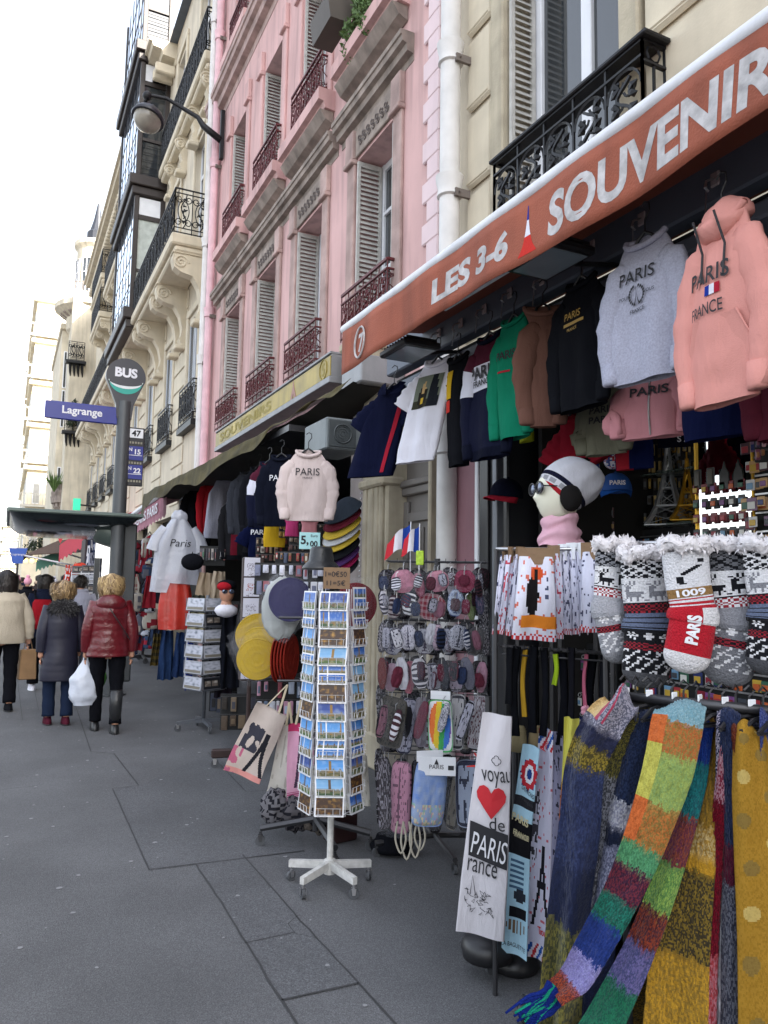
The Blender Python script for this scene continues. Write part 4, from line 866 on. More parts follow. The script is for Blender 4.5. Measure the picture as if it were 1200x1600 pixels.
def peg_panel(lab, Xp, y0, y1, z0, z1, rows, cols, what, grp, cols_hex, size, skip=.05):
    t = thing('pegboard', lab, 'display board', (Xp, (y0+y1)/2, z0)); g = MB(); g.bbox(Xp, Xp+.03, y0, y1, z0, z1, .004)
    part(g, 'backing_board', M('peg_dark', h('#191a1c'), rough=.7), t); g = MB()
    for r in range(rows): g.bar((Xp-.02, y0+.02, z1-.05-r*(z1-z0-.08)/rows), (Xp-.02, y1-.02, z1-.05-r*(z1-z0-.08)/rows), .006, 4)
    part(g, 'hanging_rail', STEEL, t)
    for r in range(rows):
        for c in range(cols):
            if random.random() < skip: continue
            y = y1-(c+.5)*(y1-y0)/cols+random.uniform(-.01,.01); z = z1-.07-r*(z1-z0-.08)/rows; s_ = size*random.uniform(.8,1.2); hx = h(random.choice(cols_hex)); hx2 = h(random.choice(CARD))
            g = MB(); dx = -.04-random.random()*.05
            if what == 'keyring':
                g.tube([(.012*cos(a)+dx, .0, -.012+.012*sin(a)) for a in [2*pi*k/8 for k in range(9)]], .002, 4, col=(.5,.5,.5)); g.bbox(dx-.004,dx+.004,-s_*.35,s_*.35,-.03-s_,-.03,.004, col=hx); g.bbox(dx-.007,dx-.0045,-s_*.22,s_*.22,-.03-s_*.8,-.03-s_*.3,.002, col=hx2); g.bar((dx,0,0),(.0,0,.005),.002,4,col=(.4,.4,.4))
            else:
                g.bbox(dx-.003,dx+.003,-s_*.5,s_*.5,-s_*1.1,0,.003, col=hx); g.bbox(dx-.008,dx-.0035,-s_*.36,s_*.36,-s_*.95,-s_*.35,.003, col=hx2)
            o = g.build(what, VP, None, loc=(Xp, y, z)); tag(o, f'{what}, {ORD[c+1]} from the left in {ORD[r+1]} row, {grp}', what, f'{what}s on the {grp}')
YB = lambda x, X: at(x, 800, X=X).y
peg_panel('dark board of keyrings left of the mannequin head', 3.75, YB(870,3.75), YB(783,3.75), at(830,860,X=3.75).z, at(830,778,X=3.75).z, 4, 13, 'keyring', 'board left of mannequin', ['#c8a43a','#a5323a','#b06a9a','#cfcfcf','#7a4b2a'], .05)
peg_panel('dark wall of souvenirs behind the black bag straps', 3.4, YB(960,3.4), YB(790,3.4), at(870,1130,X=3.4).z, at(870,1000,X=3.4).z, 4, 12, 'keyring', 'wall behind the bag straps', CARD, .06)
peg_panel('board of penguin like figures at the right edge', 3.3, YB(1215,3.3), YB(1180,3.3), at(1190,870,X=3.3).z, at(1190,670,X=3.3).z, 6, 4, 'magnet', 'board at the right edge', ['#7a5a78','#c9a06a','#cfcfcf','#4a2f3a'], .05)
peg_panel('dark low board of souvenirs behind the socks', 3.3, YB(1215,3.3), YB(985,3.3), at(1100,1110,X=3.3).z, at(1100,1000,X=3.3).z, 3, 14, 'magnet', 'board behind the socks', CARD, .05)
peg_panel('dark board of magnets between the towers and the fur cuffs', 3.9, YB(1085,3.9), YB(965,3.9), at(1030,872,X=3.9).z, at(1030,826,X=3.9).z, 2, 12, 'magnet', 'board below the towers', CARD, .05)
Xm = 3.3; y1, y0 = YB(1091,Xm), YB(1177,Xm); z0, z1 = at(1130,862,X=Xm).z, at(1130,715,X=Xm).z
t = thing('mirror_display', 'tall mirror panel with rows of dark magnets and red souvenirs', 'display board', (Xm, (y0+y1)/2, z0)); g = MB(); g.box(Xm, Xm+.01, y0, y1, z0, z1+.15); part(g, 'mirror', M('mirror_glass', (.9,.9,.92), metal=1, rough=.03, var=0, bump=0), t)
g = MB()
for yy in (y0-.012, y1): g.bbox(Xm-.012, Xm+.02, yy, yy+.012, z0-.01, z1+.16, .003)
part(g, 'frame', GOLD, t)
for r in range(6):
    for c in range(6 if r else 4):
        s_ = .052; y = y1-(c+.5)*(y1-y0)/(6 if r else 4); z = z1-.04-r*(z1-z0)/6.2; g = MB()
        if r == 0:
            if c < 2: g.bbox(-.05,-.04,-.024,.024,-.11,-.01,.003, col=(.03,.03,.03)); g.bbox(-.055,-.051,-.016,.016,-.1,-.02,.002, col=(.08,.07,.05))
            else: g.prism([(-.032,-.13), (.032,-.13), (.025,-.05), (.008,-.02), (0,.01), (-.008,-.02), (-.025,-.05)], lambda a, b, q_: (q_, a, b), -.05, -.04, col=(.03,.03,.03))
        else: g.bbox(-.05,-.04,-.021,.021,-.06,-.012,.004, col=h('#7c1f2a') if r % 2 else (.03,.03,.035)); g.bbox(-.056,-.051,-.014,.014,-.055,-.03,.002, col=h(random.choice(CARD)))
        tag(g.build('magnet', VP, None, loc=(Xm, y, z)), f'dark magnet, {ORD[c+1]} from the left in {ORD[r+1]} row on the mirror panel', 'magnet', 'magnets on the mirror panel')
# footballs and caps
def ball(lab, px, X, r, cols):
    q = at(px[0], px[1], X=X); g = MB(); cs = [h(c) for c in cols]
    g.sphere((0,0,0), r, 24, 16, col=lambda u, v: cs[int(abs(noise.noise(Vector((cos(u*6.28)*2.2, sin(u*6.28)*2.2, v*5))))*9) % len(cs)]); tag(g.build('football', VP, None, smooth=True, loc=q), lab, 'football', 'footballs hanging in the shop')
ball('blue and red football left of the mannequin hat', (824,710), 3.2, .055, ['#1d3a8c','#a5232f','#1d3a8c','#c8ccd8']); ball('white blue and red football hanging above the white slouchy hat', (957,720), 3.1, .05, ['#d8d8de','#1d3a8c','#a5232f','#d8d8de'])
ball('darker blue football beside the white one', (926,730), 3.3, .045, ['#1d3a8c','#c9c9d0','#20306a'])
def cap(lab, px, X, m1, m2, rz=0, s=1.0, tilt=0, word=None):
    q = at(px[0], px[1], X=X); t = thing('baseball_cap', lab, 'cap', q, face(q)+rz, 'baseball caps in the shops', s); t.rotation_euler[1] = tilt
    g = MB(); g.grid(lambda u, v: (.085*cos(u*2*pi)*cos(v*pi/2)**.8, .1*sin(u*2*pi)*cos(v*pi/2)**.8, .1*sin(v*pi/2)), 24, 9, closeu=True); g.build('crown', m1, t, smooth=True)
    g = MB(); g.grid(lambda u, v: ((.085+.0*v)*cos(pi+u*pi)*(1-.1*v), (.09+.075*v)*sin(pi+u*pi)-.0, -.012*v-.02*v*abs(cos(u*pi))), 16, 4); o = g.build('peak', m2, t, smooth=True); md = o.modifiers.new('t', 'SOLIDIFY'); md.thickness = .004
    if word: g = MB(); add_text(g, word, lambda a, b: (a, -.1*sqrt(max(0,1-(b/.13)**2))*sqrt(max(.1,1-(a/.1)**2))-.012, b), .025, 0, .035, .03); g.build('lettering', WINK, t)
    g = MB(); g.sphere((0,0,.1), .008, 8, 6); g.build('button', m1, t); return t
cap('navy and red cap with a white tag on the steel upright', (791,776), 2.78, NAVY, REDF, -.7, 1.15, .15, None); cap('dark navy cap left of the mannequin head', (825,755), 3.4, NAVY, BLACKF, .2); cap('bright blue cap right of the mannequin hat', (962,768), 3.2, M('blue_cap', h('#1f4f9a'), rough=.8), fab('blue_peak', h('#1f4f9a')), .1, 1.1, 0, 'PARIS'); cap('black cap above the keyrings', (858,752), 3.5, BLACKF, NAVY)
q = at(1060, 668, X=3.6); t = thing('shop_banner', 'red and navy banner lettered SA behind the pink hoodie', 'banner', q, face(q)); g = MB(); g.bbox(-.12,.14,0,.01,-.02,.12,.002); g.build('red_field', REDF, t); g = MB(); g.bbox(-.12,.14,-.002,.01,-.12,-.022,.002); g.build('navy_field', NAVY, t); g = MB(); add_text(g, 'S A', lambda a, b: (a, -.006, b), .04, .03, -.07, .02); g.build('lettering', WINK, t)
q = at(1055, 700, X=4.6); t = thing('shop_blind', 'pale slatted blind at the back of the souvenir shop', 'blind', q, face(q)); g = MB()
for k in range(7): g.bbox(-.5,.5,0,.01,-.25+k*.09,-.17+k*.09,.004)
g.build('slats', M('blind_grey', h('#a7aaa2')), t)
# mannequin head with hat
q = at(872, 852, D=3.55); mh = thing('display_mannequin', 'pale mannequin head in sunglasses, pink scarf and white slouchy hat', 'mannequin head', q, face(q)-1.15, None, 1.06)
g = MB()
def headf(d):
    x, y, z = d; k = 1.0
    if y < -.3: k += .0
    k += .17*exp(-((x/.16)**2+((z+.12)/.13)**2))*(1 if y < 0 else 0)
    k += .06*exp(-((x/.22)**2+((z+.72)/.2)**2))*(1 if y < 0 else 0)
    k -= .07*exp(-(((abs(x)-.33)/.16)**2+((z-.12)/.12)**2))*(1 if y < 0 else 0)
    k += .05*exp(-((x/.18)**2+((z+.42)/.05)**2))*(1 if y < 0 else 0)
    return k
HS = M('mannequin_plastic', h('#e4e2cf'), rough=.35, var=.04, bump=0)
g.sphere((0,0,.22), (.078,.1,.12), 40, 30, fn=headf); g.loft([((0,.015,-.02),.075,.07), ((0,.015,.02),.05,.05), ((0,.01,.14),.045,.05)], 20); g.build('head', HS, mh, smooth=True)
g = MB()
for sg in (-1,1): g.sphere((sg*.038,-.098,.245), (.033,.01,.026), 16, 10)
g.build('sunglasses', M('mirror_lens', (.12,.14,.2), metal=.8, rough=.08, bump=0), mh, smooth=True); g = MB()
for sg in (-1,1): g.tube([(sg*.038+.034*cos(a),-.104,.245+.027*sin(a)) for a in [2*pi*k/16 for k in range(17)]], .0028, 4); g.bar((sg*.07,-.095,.25), (sg*.082,.0,.25), .003)
g.bar((-.01,-.106,.25), (.01,-.106,.25), .003); g.build('glasses_frame', BPL, mh)
g = MB(); 
def scf(u, v): a = u*2*pi; r = .07+.03*v+.008*sin(v*14+a); return (r*cos(a)*1.05, r*sin(a)+.01, .13-.14*v+.01*sin(a*3+v*5))
g.grid(scf, 30, 16, closeu=True); g.build('scarf', fab('pale_pink_scarf', h('#d6a9b8')), mh, smooth=True)
g = MB()
HM2 = Matrix.Translation((0,.045,.275)) @ Matrix.Rotation(radians(48), 4, 'X')
def hatp(u, v, k=1.0):      # slouchy hat: opening towards the brow, bag falling back
    t = .2+.8*v; y = -cos(pi*t)*.125; r = sin(pi*t)**.75; a = u*2*pi; w_ = 1+(.03*sin(a*9+v*4)+.05*noise.noise(Vector((cos(a)*1.5, sin(a)*1.5, v*3))))*sstep(.25, .5, v)
    return tuple(HM2 @ Vector((.105*r*cos(a)*w_*k, y+.02*v, .122*r*sin(a)*w_*k-.07*v*v)))
def hatc(u, v): return h('#a8242e') if v < .10 else (h('#c9c9cf') if v < .125 else ((h('#8f9096') if int(u*40) % 3 else h('#c9c9cf')) if v < .18 else (h('#c9c9cf') if v < .2 else (h('#15172a') if v < .27 else h('#c2c2ca')))))
g.grid(hatp, 60, 60, hatc, closeu=True); g.build('hat', VC, mh, smooth=True)
g = MB(); add_text(g, 'FRANCE', lambda a, b: hatp((.62+a*.9) % 1, min(.09, max(.005, .05-b)), 1.025), .045, 0, 0, .02, width=.16); g.build('band_lettering', WINK, mh)
for sg in (-1,1): g = MB(); g.sphere((sg*.09,.02,.2), (.03,.05,.06), 14, 10, fn=lambda d: 1+.04*noise.noise(Vector(d)*6)); g.build('ear_muff', fab('muff', (.015,.014,.014)), mh, smooth=True)
# ================================================================== RACKS IN FRONT OF THE NEAR SHOP
WIREW = M('white_wire', h('#d7d8dc'), rough=.4, var=.05, bump=0); RUSTW = M('worn_white_paint', h('#c4c3c0'), rough=.5, var=.25, vs=25, bump=.1, streak=.2)
RUB = M('grey_rubber', h('#4a4c50'), rough=.7); CRATE = M('brown_card', h('#80674f'), rough=.9, var=.1, vs=10)
def caster(t, x, y, r=.028, z=0, m=None, a=0):
    g = MB(); ca, sa_ = cos(a), sin(a)
    P = lambda u, v, w_: (x+u*ca-v*sa_, y+u*sa_+v*ca, z+w_)
    for s0 in (-.012, .012): g.add([P(-r*.5, s0, r*2.1), P(r*.5, s0, r*2.1), P(r*.3, s0*1.1, r*.8), P(-r*.3, s0*1.1, r*.8), P(-r*.5, s0*1.15, r*2.1), P(r*.5, s0*1.15, r*2.1), P(r*.3, s0*1.25, r*.8), P(-r*.3, s0*1.25, r*.8)], [(0,1,2,3), (4,5,6,7), (0,1,5,4), (1,2,6,5), (2,3,7,6), (3,0,4,7)])
    g.tube([(x,y,z+r*2), (x,y,z+r*2.7)], .008, 8); o = g.build('caster', m or STEEL, t)
    g = MB(); g.tube([P(0,-.009,r), P(0,.009,r)], r, 18); g.build('wheel', RUB, o); return o
def sky_card(seed):
    R_ = random.Random(seed); ty = R_.choice([0,0,1,1,2,3,4,5]); sky = h(R_.choice(['#3a74b8','#4d8fd0','#2a5fae','#6fa3cf','#1f3f8a'])); gr = h(R_.choice(['#2f4a2a','#46602f','#54512f'])); tw = h(R_.choice(['#3a3026','#5a4630','#8a6a34']))
    def one(u, v, s):
        q = noise.noise(Vector((u*5+s*7, v*5, seed)))
        if v < .28+.1*q: return mixc(gr, h('#9a8f70'), .5*(q > .1))
        ww = .04+.22*max(0, .75-v)**2.2
        if v < .88 and abs(u-.5) < ww: return tw
        if v < .42+.12*noise.noise(Vector((u*9, s, seed))): return h('#7a735f')
        return mixc(sky, h('#cfe0ee'), max(0, .6-v)+.3*max(0, q))
    def f(u, v):
        if u < .05 or u > .95 or v < .09 or v > .93: return h('#e2e2e6')
        if ty in (1,): k = int(u*3); return h('#e2e2e6') if (u*3) % 1 < .06 else one((u*3) % 1, v, k)
        if ty == 2: k = int(u*3)+3*int(v*2); return h('#e2e2e6') if (u*3) % 1 < .07 or (v*2) % 1 < .08 else one((u*3) % 1, (v*2) % 1, k)
        if ty == 3: return mixc(h('#3a2418'), h('#b98a3a'), max(0, noise.noise(Vector((u*7, v*7, seed)))))
        if ty == 4: k = int(u*4)+4*int(v*2); return h('#e2e2e6') if (u*4) % 1 < .09 or (v*2) % 1 < .09 else one((u*4) % 1, (v*2) % 1, k)
        return one(u, v, 0)
    return f
# ---- white postcard spinner
SPX, SPY = 1.60, 3.84
sp = thing('postcard_stand', 'white wire postcard spinner on a five armed wheeled base', 'postcard stand', (SPX, SPY, 0), -radians(26))
g = MB(); g.tube([(0,0,.09), (0,0,1.5)], .017, 12); g.loft([((0,0,z), r, r) for z, r in ((.06,.03), (.13,.03), (.135,.02))], 12); g.build('pole', RUSTW, sp, smooth=True, ang=40)
for k in range(5):
    a = radians(-52+72*k); g = MB(); d = Vector((cos(a), sin(a), 0)); n_ = Vector((-sin(a), cos(a), 0)); Ln = .225
    g.prism([(0,.085), (Ln,.07), (Ln,.105), (0,.125)], lambda u, v, t: tuple(d*u+n_*t+Vector((0,0,v))), -.013, .013); g.build('base_arm', RUSTW, sp); caster(sp, d.x*(Ln-.01), d.y*(Ln-.01), .025, 0, None, a+1)
HEXA = .142; TZ = [1.505-.0935*k for k in range(12)]
for fi in range(6):
    a = radians(-90+60*fi); d = Vector((cos(a), sin(a), 0)); s_ = Vector((-sin(a), cos(a), 0)); P = lambda u, o, z: tuple(s_*u+d*o+Vector((0,0,z)))
    g = MB()
    for k, z in enumerate(TZ):
        for u in (-.055, -.02, .02, .055): g.tube([P(u,HEXA-.02,z-.085), P(u,HEXA+.022,z-.085), P(u,HEXA+.026,z-.045)], .0016, 3)
        for zz in (z-.045, z-.075): g.bar(P(-.062,HEXA+.027,zz), P(.062,HEXA+.027,zz), .0016, 3)
        g.bar(P(-.078,HEXA-.022,z-.085), P(.078,HEXA-.022,z-.085), .0018, 3)
    for u in (-.079, .079): g.bar(P(u,HEXA-.022,.38), P(u,HEXA-.022,1.53), .0025, 4)
    g.build('wire_pockets', WIREW, sp)
SP2 = Matrix.Translation((SPX, SPY, 0)) @ Matrix.Rotation(-radians(26), 4, 'Z')
for fi, fn_ in ((5, 'left'), (0, 'middle'), (1, 'right')):
    a = radians(-90+60*(fi if fi < 5 else -1)); d = Vector((cos(a), sin(a), 0)); s_ = Vector((-sin(a), cos(a), 0))
    for k, z in enumerate(TZ):
        g = MB(); cf = sky_card(fi*40+k*3+1); ln = .009+.004*random.random(); ww = .148 if fi != 1 else .12; hh = .1 if fi != 1 else (.125 if k % 3 == 0 else .105)
        tilt = random.uniform(-.01, .01); w0, h0 = ww, hh
        g.grid(lambda u, v: tuple(s_*((u-.5)*w0+tilt*(v-.5))+d*(HEXA+.018-ln*v)+Vector((0,0,z-.088+h0*v))), 22, 14, cf)
        o = len(g.v); m_ = g.grid(lambda u, v: tuple(s_*((u-.5)*w0+tilt*(v-.5))+d*(HEXA+.010-ln*v)+Vector((0,0,z-.088+h0*v))), 1, 1, lambda u, v: h('#dcdcde'))
        ob = g.build('postcard', VP, None, loc=SP2.translation); ob.rotation_euler = (0, 0, -radians(26))
        tag(ob, f'postcard in {ORD[k+1]} tier from the top, {fn_} face of white spinner', 'postcard', 'postcards in the white spinner')
q = Vector((SPX, SPY, 1.53)); t = thing('price_card', 'brown cardboard price card with handwritten 1=0€50 on the white spinner', 'price sign', q, face(q)-.05)
g = MB(); g.bbox(-.068,.075,-.002,.002,.0,.115,.001); g.build('card', CRATE, t); g = MB(); f = lambda a, b: (a, -.0045, b); add_text(g, '1=0€50', f, .03, 0, .08, .01, width=.115); add_text(g, '11=5€', f, .028, .0, .032, .01, width=.1); g.build('handwriting', INK, t)
# ---- pouches and bagged goods
PLAS = M('clear_wrap', (.5,.52,.58), rough=.06, var=0, bump=.8, bs=26, alpha=.06, spec=.9)
def pouch(name, lab, px, wpx, hpx, D, cf, grp, rz=0, bag=True, header=None, round_=.25, th=.018, cat=None, tilt=0):
    q = at(px[0], px[1], D=D); m = D/1200; w_, h_ = wpx*m, hpx*m; t = thing(name, lab, cat or name.replace('_', ' '), q, face(q)+rz, grp)
    def g1(sg):
        def f(u, v):
            a, b = (u-.5)*2, (v-.5)*2; k = (1-abs(a)**4)*(1-abs(b)**4); sx = 1-round_*abs(b)**5; sz = 1-round_*abs(a)**5
            x, z = a*w_/2*sx, b*h_/2*sz; return (x*cos(tilt)-z*sin(tilt), sg*th*k**.5-.004*sg+.004*noise.noise(Vector((u*6, v*6, px[0]))), x*sin(tilt)+z*cos(tilt))
        return f
    g = MB(); g.grid(g1(-1), 30, 26, cf); g.grid(g1(1), 10, 8, lambda u, v: cf(.5,.5)); g.build('case', VC, t, smooth=True)
    g = MB(); g.tube([(0,0,h_*.48), (0,.0,h_*.5+.02), (.006,.01,h_*.5+.03)], .0025, 5); g.build('hook_loop', STEEL, t)
    if header: g = MB(); g.bbox(-w_*.4,w_*.4,-.004,.004,h_*.5,h_*.5+h_*.16,.001); g.build('header_card', header, t)
    if bag:
        g = MB(); g.grid(lambda u, v: ((u-.5)*w_*1.16, -th-.006+.008*noise.noise(Vector((u*7,v*7,px[1]))), (v-.5)*h_*1.12+.01), 9, 9); g.build('plastic_bag', PLAS, t, smooth=True)
    return t
def pat(kind, c1, c2, seed=0):
    a, b = tuple(q*.8 for q in h(c1)), h(c2)
    def f(u, v):
        n_ = noise.noise(Vector((u*8, v*8, seed)))
        if kind == 'plain': return mixc(a, b, .15 if n_ > .2 else 0)
        if kind == 'stripe': return a if int(v*10) % 2 else b
        if kind == 'gingham': return mixc(a, b, .5*(int(u*12) % 2)+.5*(int(v*9) % 2))
        if kind == 'sketch': return b if (abs(u-.5) < .03+.16*max(0, .8-v)**1.5 and .12 < v < .88 and (int(v*14) % 2 or abs(u-.5) < .03)) or noise.noise(Vector((u*19, v*17, seed))) > .3 else a
        if kind == 'speckle': return b if noise.noise(Vector((u*16, v*16, seed))) > .12 else a
        if kind == 'border': return b if min(u, v, 1-u, 1-v) < .09 else (b if n_ > .3 else a)
        if kind == 'rainbow':
            if ((u-.5)**2/.2+(v-.5)**2/.22) > 1: return h('#d8d8dc')
            return h(['#c02a2a','#d86a1e','#d8b81e','#2f9a4a','#2f6ac0','#6a3fa0'][min(5, int((u*.8+(1-v)*.2)*6))])
        if kind == 'scene':
            if v < .35: return mixc(h('#c9d4e6'), h(random.choice(['#c04a5a','#4a7ac0','#e0c060','#5aa06a'])), .6) if n_ > 0 else a
            return mixc(a, b, .5+n_)
        return a
    return f
RK = 'bagged goods on the accessory stand'
q3 = at(680, 1345, Z=0); R3X, R3Y = 2.35, 4.05
rk = thing('accessory_stand', 'black wheeled wire stand packed with bagged souvenirs beside the door', 'display stand', (R3X, R3Y, 0), -radians(32))
g = MB(); g.tube([(0,0,.1), (0,0,1.72)], .018, 10); g.build('pole', STEELD, rk, smooth=True, ang=40)
for k in range(4):
    a = radians(-70+90*k); g = MB(); g.bar((0,0,.1), (.36*cos(a),.36*sin(a),.075), .016, 6); g.build('base_arm', STEELD, rk); caster(rk, .35*cos(a), .35*sin(a), .026, 0, STEELD, a)
for z in (1.70, 1.52, 1.35, 1.17, .93, .58):
    g = MB()
    for y_ in (-.12, .12):
        g.bar((-.3,y_,z), (.3,y_,z), .004, 5)
        for k in range(11): g.tube([(-.28+k*.056,y_,z), (-.28+k*.056,y_-(.11 if y_ < 0 else -.11),z-.004), (-.28+k*.056,y_-(.115 if y_ < 0 else -.115),z+.012)], .0022, 4)
    for x_ in (-.3,.3): g.bar((x_,-.12,z), (x_,.12,z), .004, 5)
    g.bar((-.3,0,z), (.3,0,z), .004, 5); g.build('wire_tier', STEELD, rk)
random.seed(5); D3 = 4.12
TI = [(908, 36, [(630,36,'plain','#c98aa0','#2a3050'), (655,16,'plain','#c27a92','#fff0f4'), (684,34,'plain','#c98a9c','#3f5a88'), (708,16,'plain','#b8b6c2','#7a2440'), (726,34,'plain','#8a1f44','#c05a7a'), (748,14,'speckle','#4a4a55','#9a9aa5')]),
      (942, 40, [(600,14,'stripe','#c9c6d0','#3a3a46'), (616,24,'stripe','#4a2f3a','#c8c0c4'), (640,22,'stripe','#2a2a33','#c6c6cc'), (674,46,'gingham','#c8a4ac','#8a2438'), (712,26,'sketch','#b9c6de','#3a4a7a'), (736,14,'plain','#6a7a4a','#c9c4a0'), (750,14,'plain','#3a3f58','#c08ab0')]),
      (996, 44, [(598,16,'speckle','#3a3a42','#9a96a0'), (615,30,'sketch','#bfc0d0','#4a4a66'), (638,26,'sketch','#c4c2cf','#3a3a4a'), (664,34,'sketch','#c9cad8','#4a4058'), (684,18,'sketch','#c0a8b8','#3a3444'), (698,18,'sketch','#c0c2d4','#2f3448'), (716,32,'sketch','#b6b8c6','#3a3b48'), (742,30,'plain','#55555a','#8a8078')]),
      (1052, 48, [(597,14,'plain','#6a3434','#2a2024'), (612,26,'plain','#b79aab','#5a4a58'), (628,20,'plain','#c6c6d0','#2a2a34'), (640,18,'plain','#c4788a','#7a3a4a'), (656,26,'stripe','#cdcad2','#3a3a44'), (676,28,'border','#b9b8c8','#2a2a38'), (694,16,'plain','#2a2c34','#55586a'), (712,26,'border','#c6b9cf','#24242c'), (731,20,'plain','#6f6f80','#3c3c4a'), (752,18,'plain','#bf8fa6','#5a3a4a')]),
      (1128, 84, [(612,44,'speckle','#4a463f','#24221f'), (636,26,'sketch','#bfc0d6','#22243a'), (658,18,'plain','#7a7480','#34323a'), (688,40,'rainbow','#fff','#000'), (714,24,'border','#c8c6ca','#33333c'), (732,20,'sketch','#bdb9b2','#3c3a38'), (746,24,'speckle','#b4b2bb','#5a3a44')]),
      (1240, 108, [(600,22,'speckle','#3f3b40','#8a8690'), (626,34,'sketch','#c98fa8','#6a4a5c'), (671,54,'scene','#a9bce0','#6f90cf'), (712,20,'border','#8a8478','#3a3630'), (735,46,'border','#aab6cf','#20263e')])]
for ti, (y, hp, its) in enumerate(TI):
    for k, (x, wp, kd, c1, c2) in enumerate(its):
        nm = 'backpack' if (ti == 5 and k == 2) else ('pouch' if ti not in (4,) else ('popping_toy' if kd == 'rainbow' else 'souvenir_packet'))
        lab = {'backpack': 'light blue child backpack with printed city picture on the lowest tier', 'popping_toy': 'round rainbow popping toy in a clear packet on the stand'}.get(nm, f'bagged {nm.replace("_", " ")}, {ORD[k+1]} from the left in {ORD[ti+1]} tier from the top')
        pouch(nm, lab, (x, y+(6 if k % 2 else 0)), wp, hp*random.uniform(.9,1.05), D3+(k % 2)*.06-.1*(kd in ('rainbow','scene')), pat(kd, c1, c2, k+ti*9), RK, rz=random.uniform(-.5,.5), header=(WHITE if kd in ('scene','rainbow') else None), round_=.3 if ti < 4 else .1, tilt=random.uniform(-.22,.22), th=.014 if ti != 5 else .03)
for k, (x, y, wp, hp, c1) in enumerate(((596,1100,18,60,'#2e2c30'), (594,1210,18,80,'#39363b'), (600,1270,26,50,'#2c2a2e'), (755,960,18,60,'#2f2f38'), (758,1000,16,50,'#383640'), (602,1150,20,50,'#6a666e'))):
    pouch('souvenir_packet', f'dark packet on the accessory stand side, {ORD[k+1]} counted clockwise from upper left', (x, y), wp, hp, D3+.15, pat('speckle', c1, '#8c8a92', k), RK, rz=.6, tilt=.1)
R_ = random.Random(12)
for ti, (y, hp, its) in enumerate(TI[:5]):
    for k in range(9):
        x = 600+k*18+R_.uniform(-5,5); nm = R_.choice(['purse', 'keyring_pouch', 'coin_pouch'])
        pouch(nm, f'small {nm.replace("_", " ")}, {ORD[k+1]} from the left of the fillers in {ORD[ti+1]} tier', (x, y+R_.uniform(-8,12)), R_.uniform(12,20), hp*R_.uniform(.45,.8), D3-.06+R_.uniform(-.05,.12), pat(R_.choice(['speckle','stripe','sketch','plain','border']), R_.choice(['#3a3a44','#8a6070','#a9a9b8','#4a3038','#2f3a58','#6a3040','#c2c2cc','#26262c']), R_.choice(['#1c1c22','#c9c9d2','#5a2a38','#2a2c3c']), k*3+ti), RK, rz=R_.uniform(-.9,.9), bag=(k % 3 == 0), tilt=R_.uniform(-.35,.35), th=.012)
R_ = random.Random(11)
for ti, (y, hp, its) in enumerate(TI):
    for k in range(7):
        pouch('souvenir_packet', f'dark packet in the back row, {ORD[k+1]} from the left in {ORD[ti+1]} tier', (606+k*24, y+R_.uniform(-4,6)), 30, hp*1.05, 4.32, pat('speckle', R_.choice(['#131316','#1d1a1c','#161820','#28262a']), R_.choice(['#3a3840','#4a4850','#341f28']), k+ti), RK, rz=R_.uniform(-.4,.4), bag=False, tilt=R_.uniform(-.2,.2))
q = at(685, 1198, D=4.0); t = thing('header_card', 'white card lettered PARIS above the light blue backpack', 'card', q, face(q), RK); g = MB(); g.bbox(-.105,.09,-.003,.003,-.045,.05,.001); g.build('card', WHITE, t)
g = MB(); add_text(g, 'PARIS', lambda a, b: (a, -.006, b), .022, -.01, -.0, .0); g.prism([(a-.01, b*1.0+.012) for a, b in [(-.012,0), (0,.028), (.012,0)]], lambda a, b, q_: (a, q_, b), -.006, -.004); g.bbox(.05,.08,-.0062,-.004,-.015,.008,.001); g.build('lettering', INK, t)
g = MB()
for sx in (-.06, -.02, .03): q = at(636, 1290, D=4.0)
t = thing('cord_handles', 'pale rope cords dangling below the pink pouch', 'cord', q, face(q)); g = MB()
for sx, ln in ((-.03,.14), (.0,.17), (.045,.16), (.07,.12)): g.tube(smooth([(sx-.02,0,.02), (sx-.03,0,-ln*.5), (sx,0,-ln), (sx+.025,0,-ln*.5), (sx+.01,0,.02)], 16), .005, 5)
g.build('rope', M('rope', h('#a8a294'), rough=.9), t)
q = at(612, 1318, D=4.5); t = thing('black_hat_stack', 'black round hat resting on the stand base by the wall', 'hat', q, 0); g = MB(); g.loft([((0,0,z), r, r) for z, r in ((-.03,.12), (.0,.13), (.02,.1), (.05,.09), (.06,.05))], 20); g.build('crown', BLACKF, t, smooth=True)
def flag(lab, x, y0, y1, D, fx, fy):
    q = at(x, y1, D=D); t = thing('french_flag', lab, 'flag', q, face(q), 'two small flags on the accessory stand'); m = D/1200; H_ = (y1-y0)*m; g = MB(); g.tube([(0,0,0), (0,0,H_)], .003, 6); g.build('flag_pole', WIREW, t)
    w_ = fx*m; hh = fy*m
    def f(u, v): return (-w_*.92*u-hh*.12*v*u, .012*sin(u*7+v)-.0, H_*.96-hh*v*(1-.3*u)-w_*(.45*u+.35*u*u)-.006*sin(u*9))
    g = MB(); g.grid(f, 30, 14, lambda u, v: h('#24408e') if u < .34 else (h('#d8d6df') if u < .67 else h('#b8323c'))); o = g.build('flag_cloth', VC, t, smooth=True)
flag('small french flag on the taller left pole, red corner pointing left', 641, 815, 893, 4.15, 40, 36); flag('small french flag on the right pole in front of the door, drooping down', 655, 818, 890, 4.05, 26, 40)
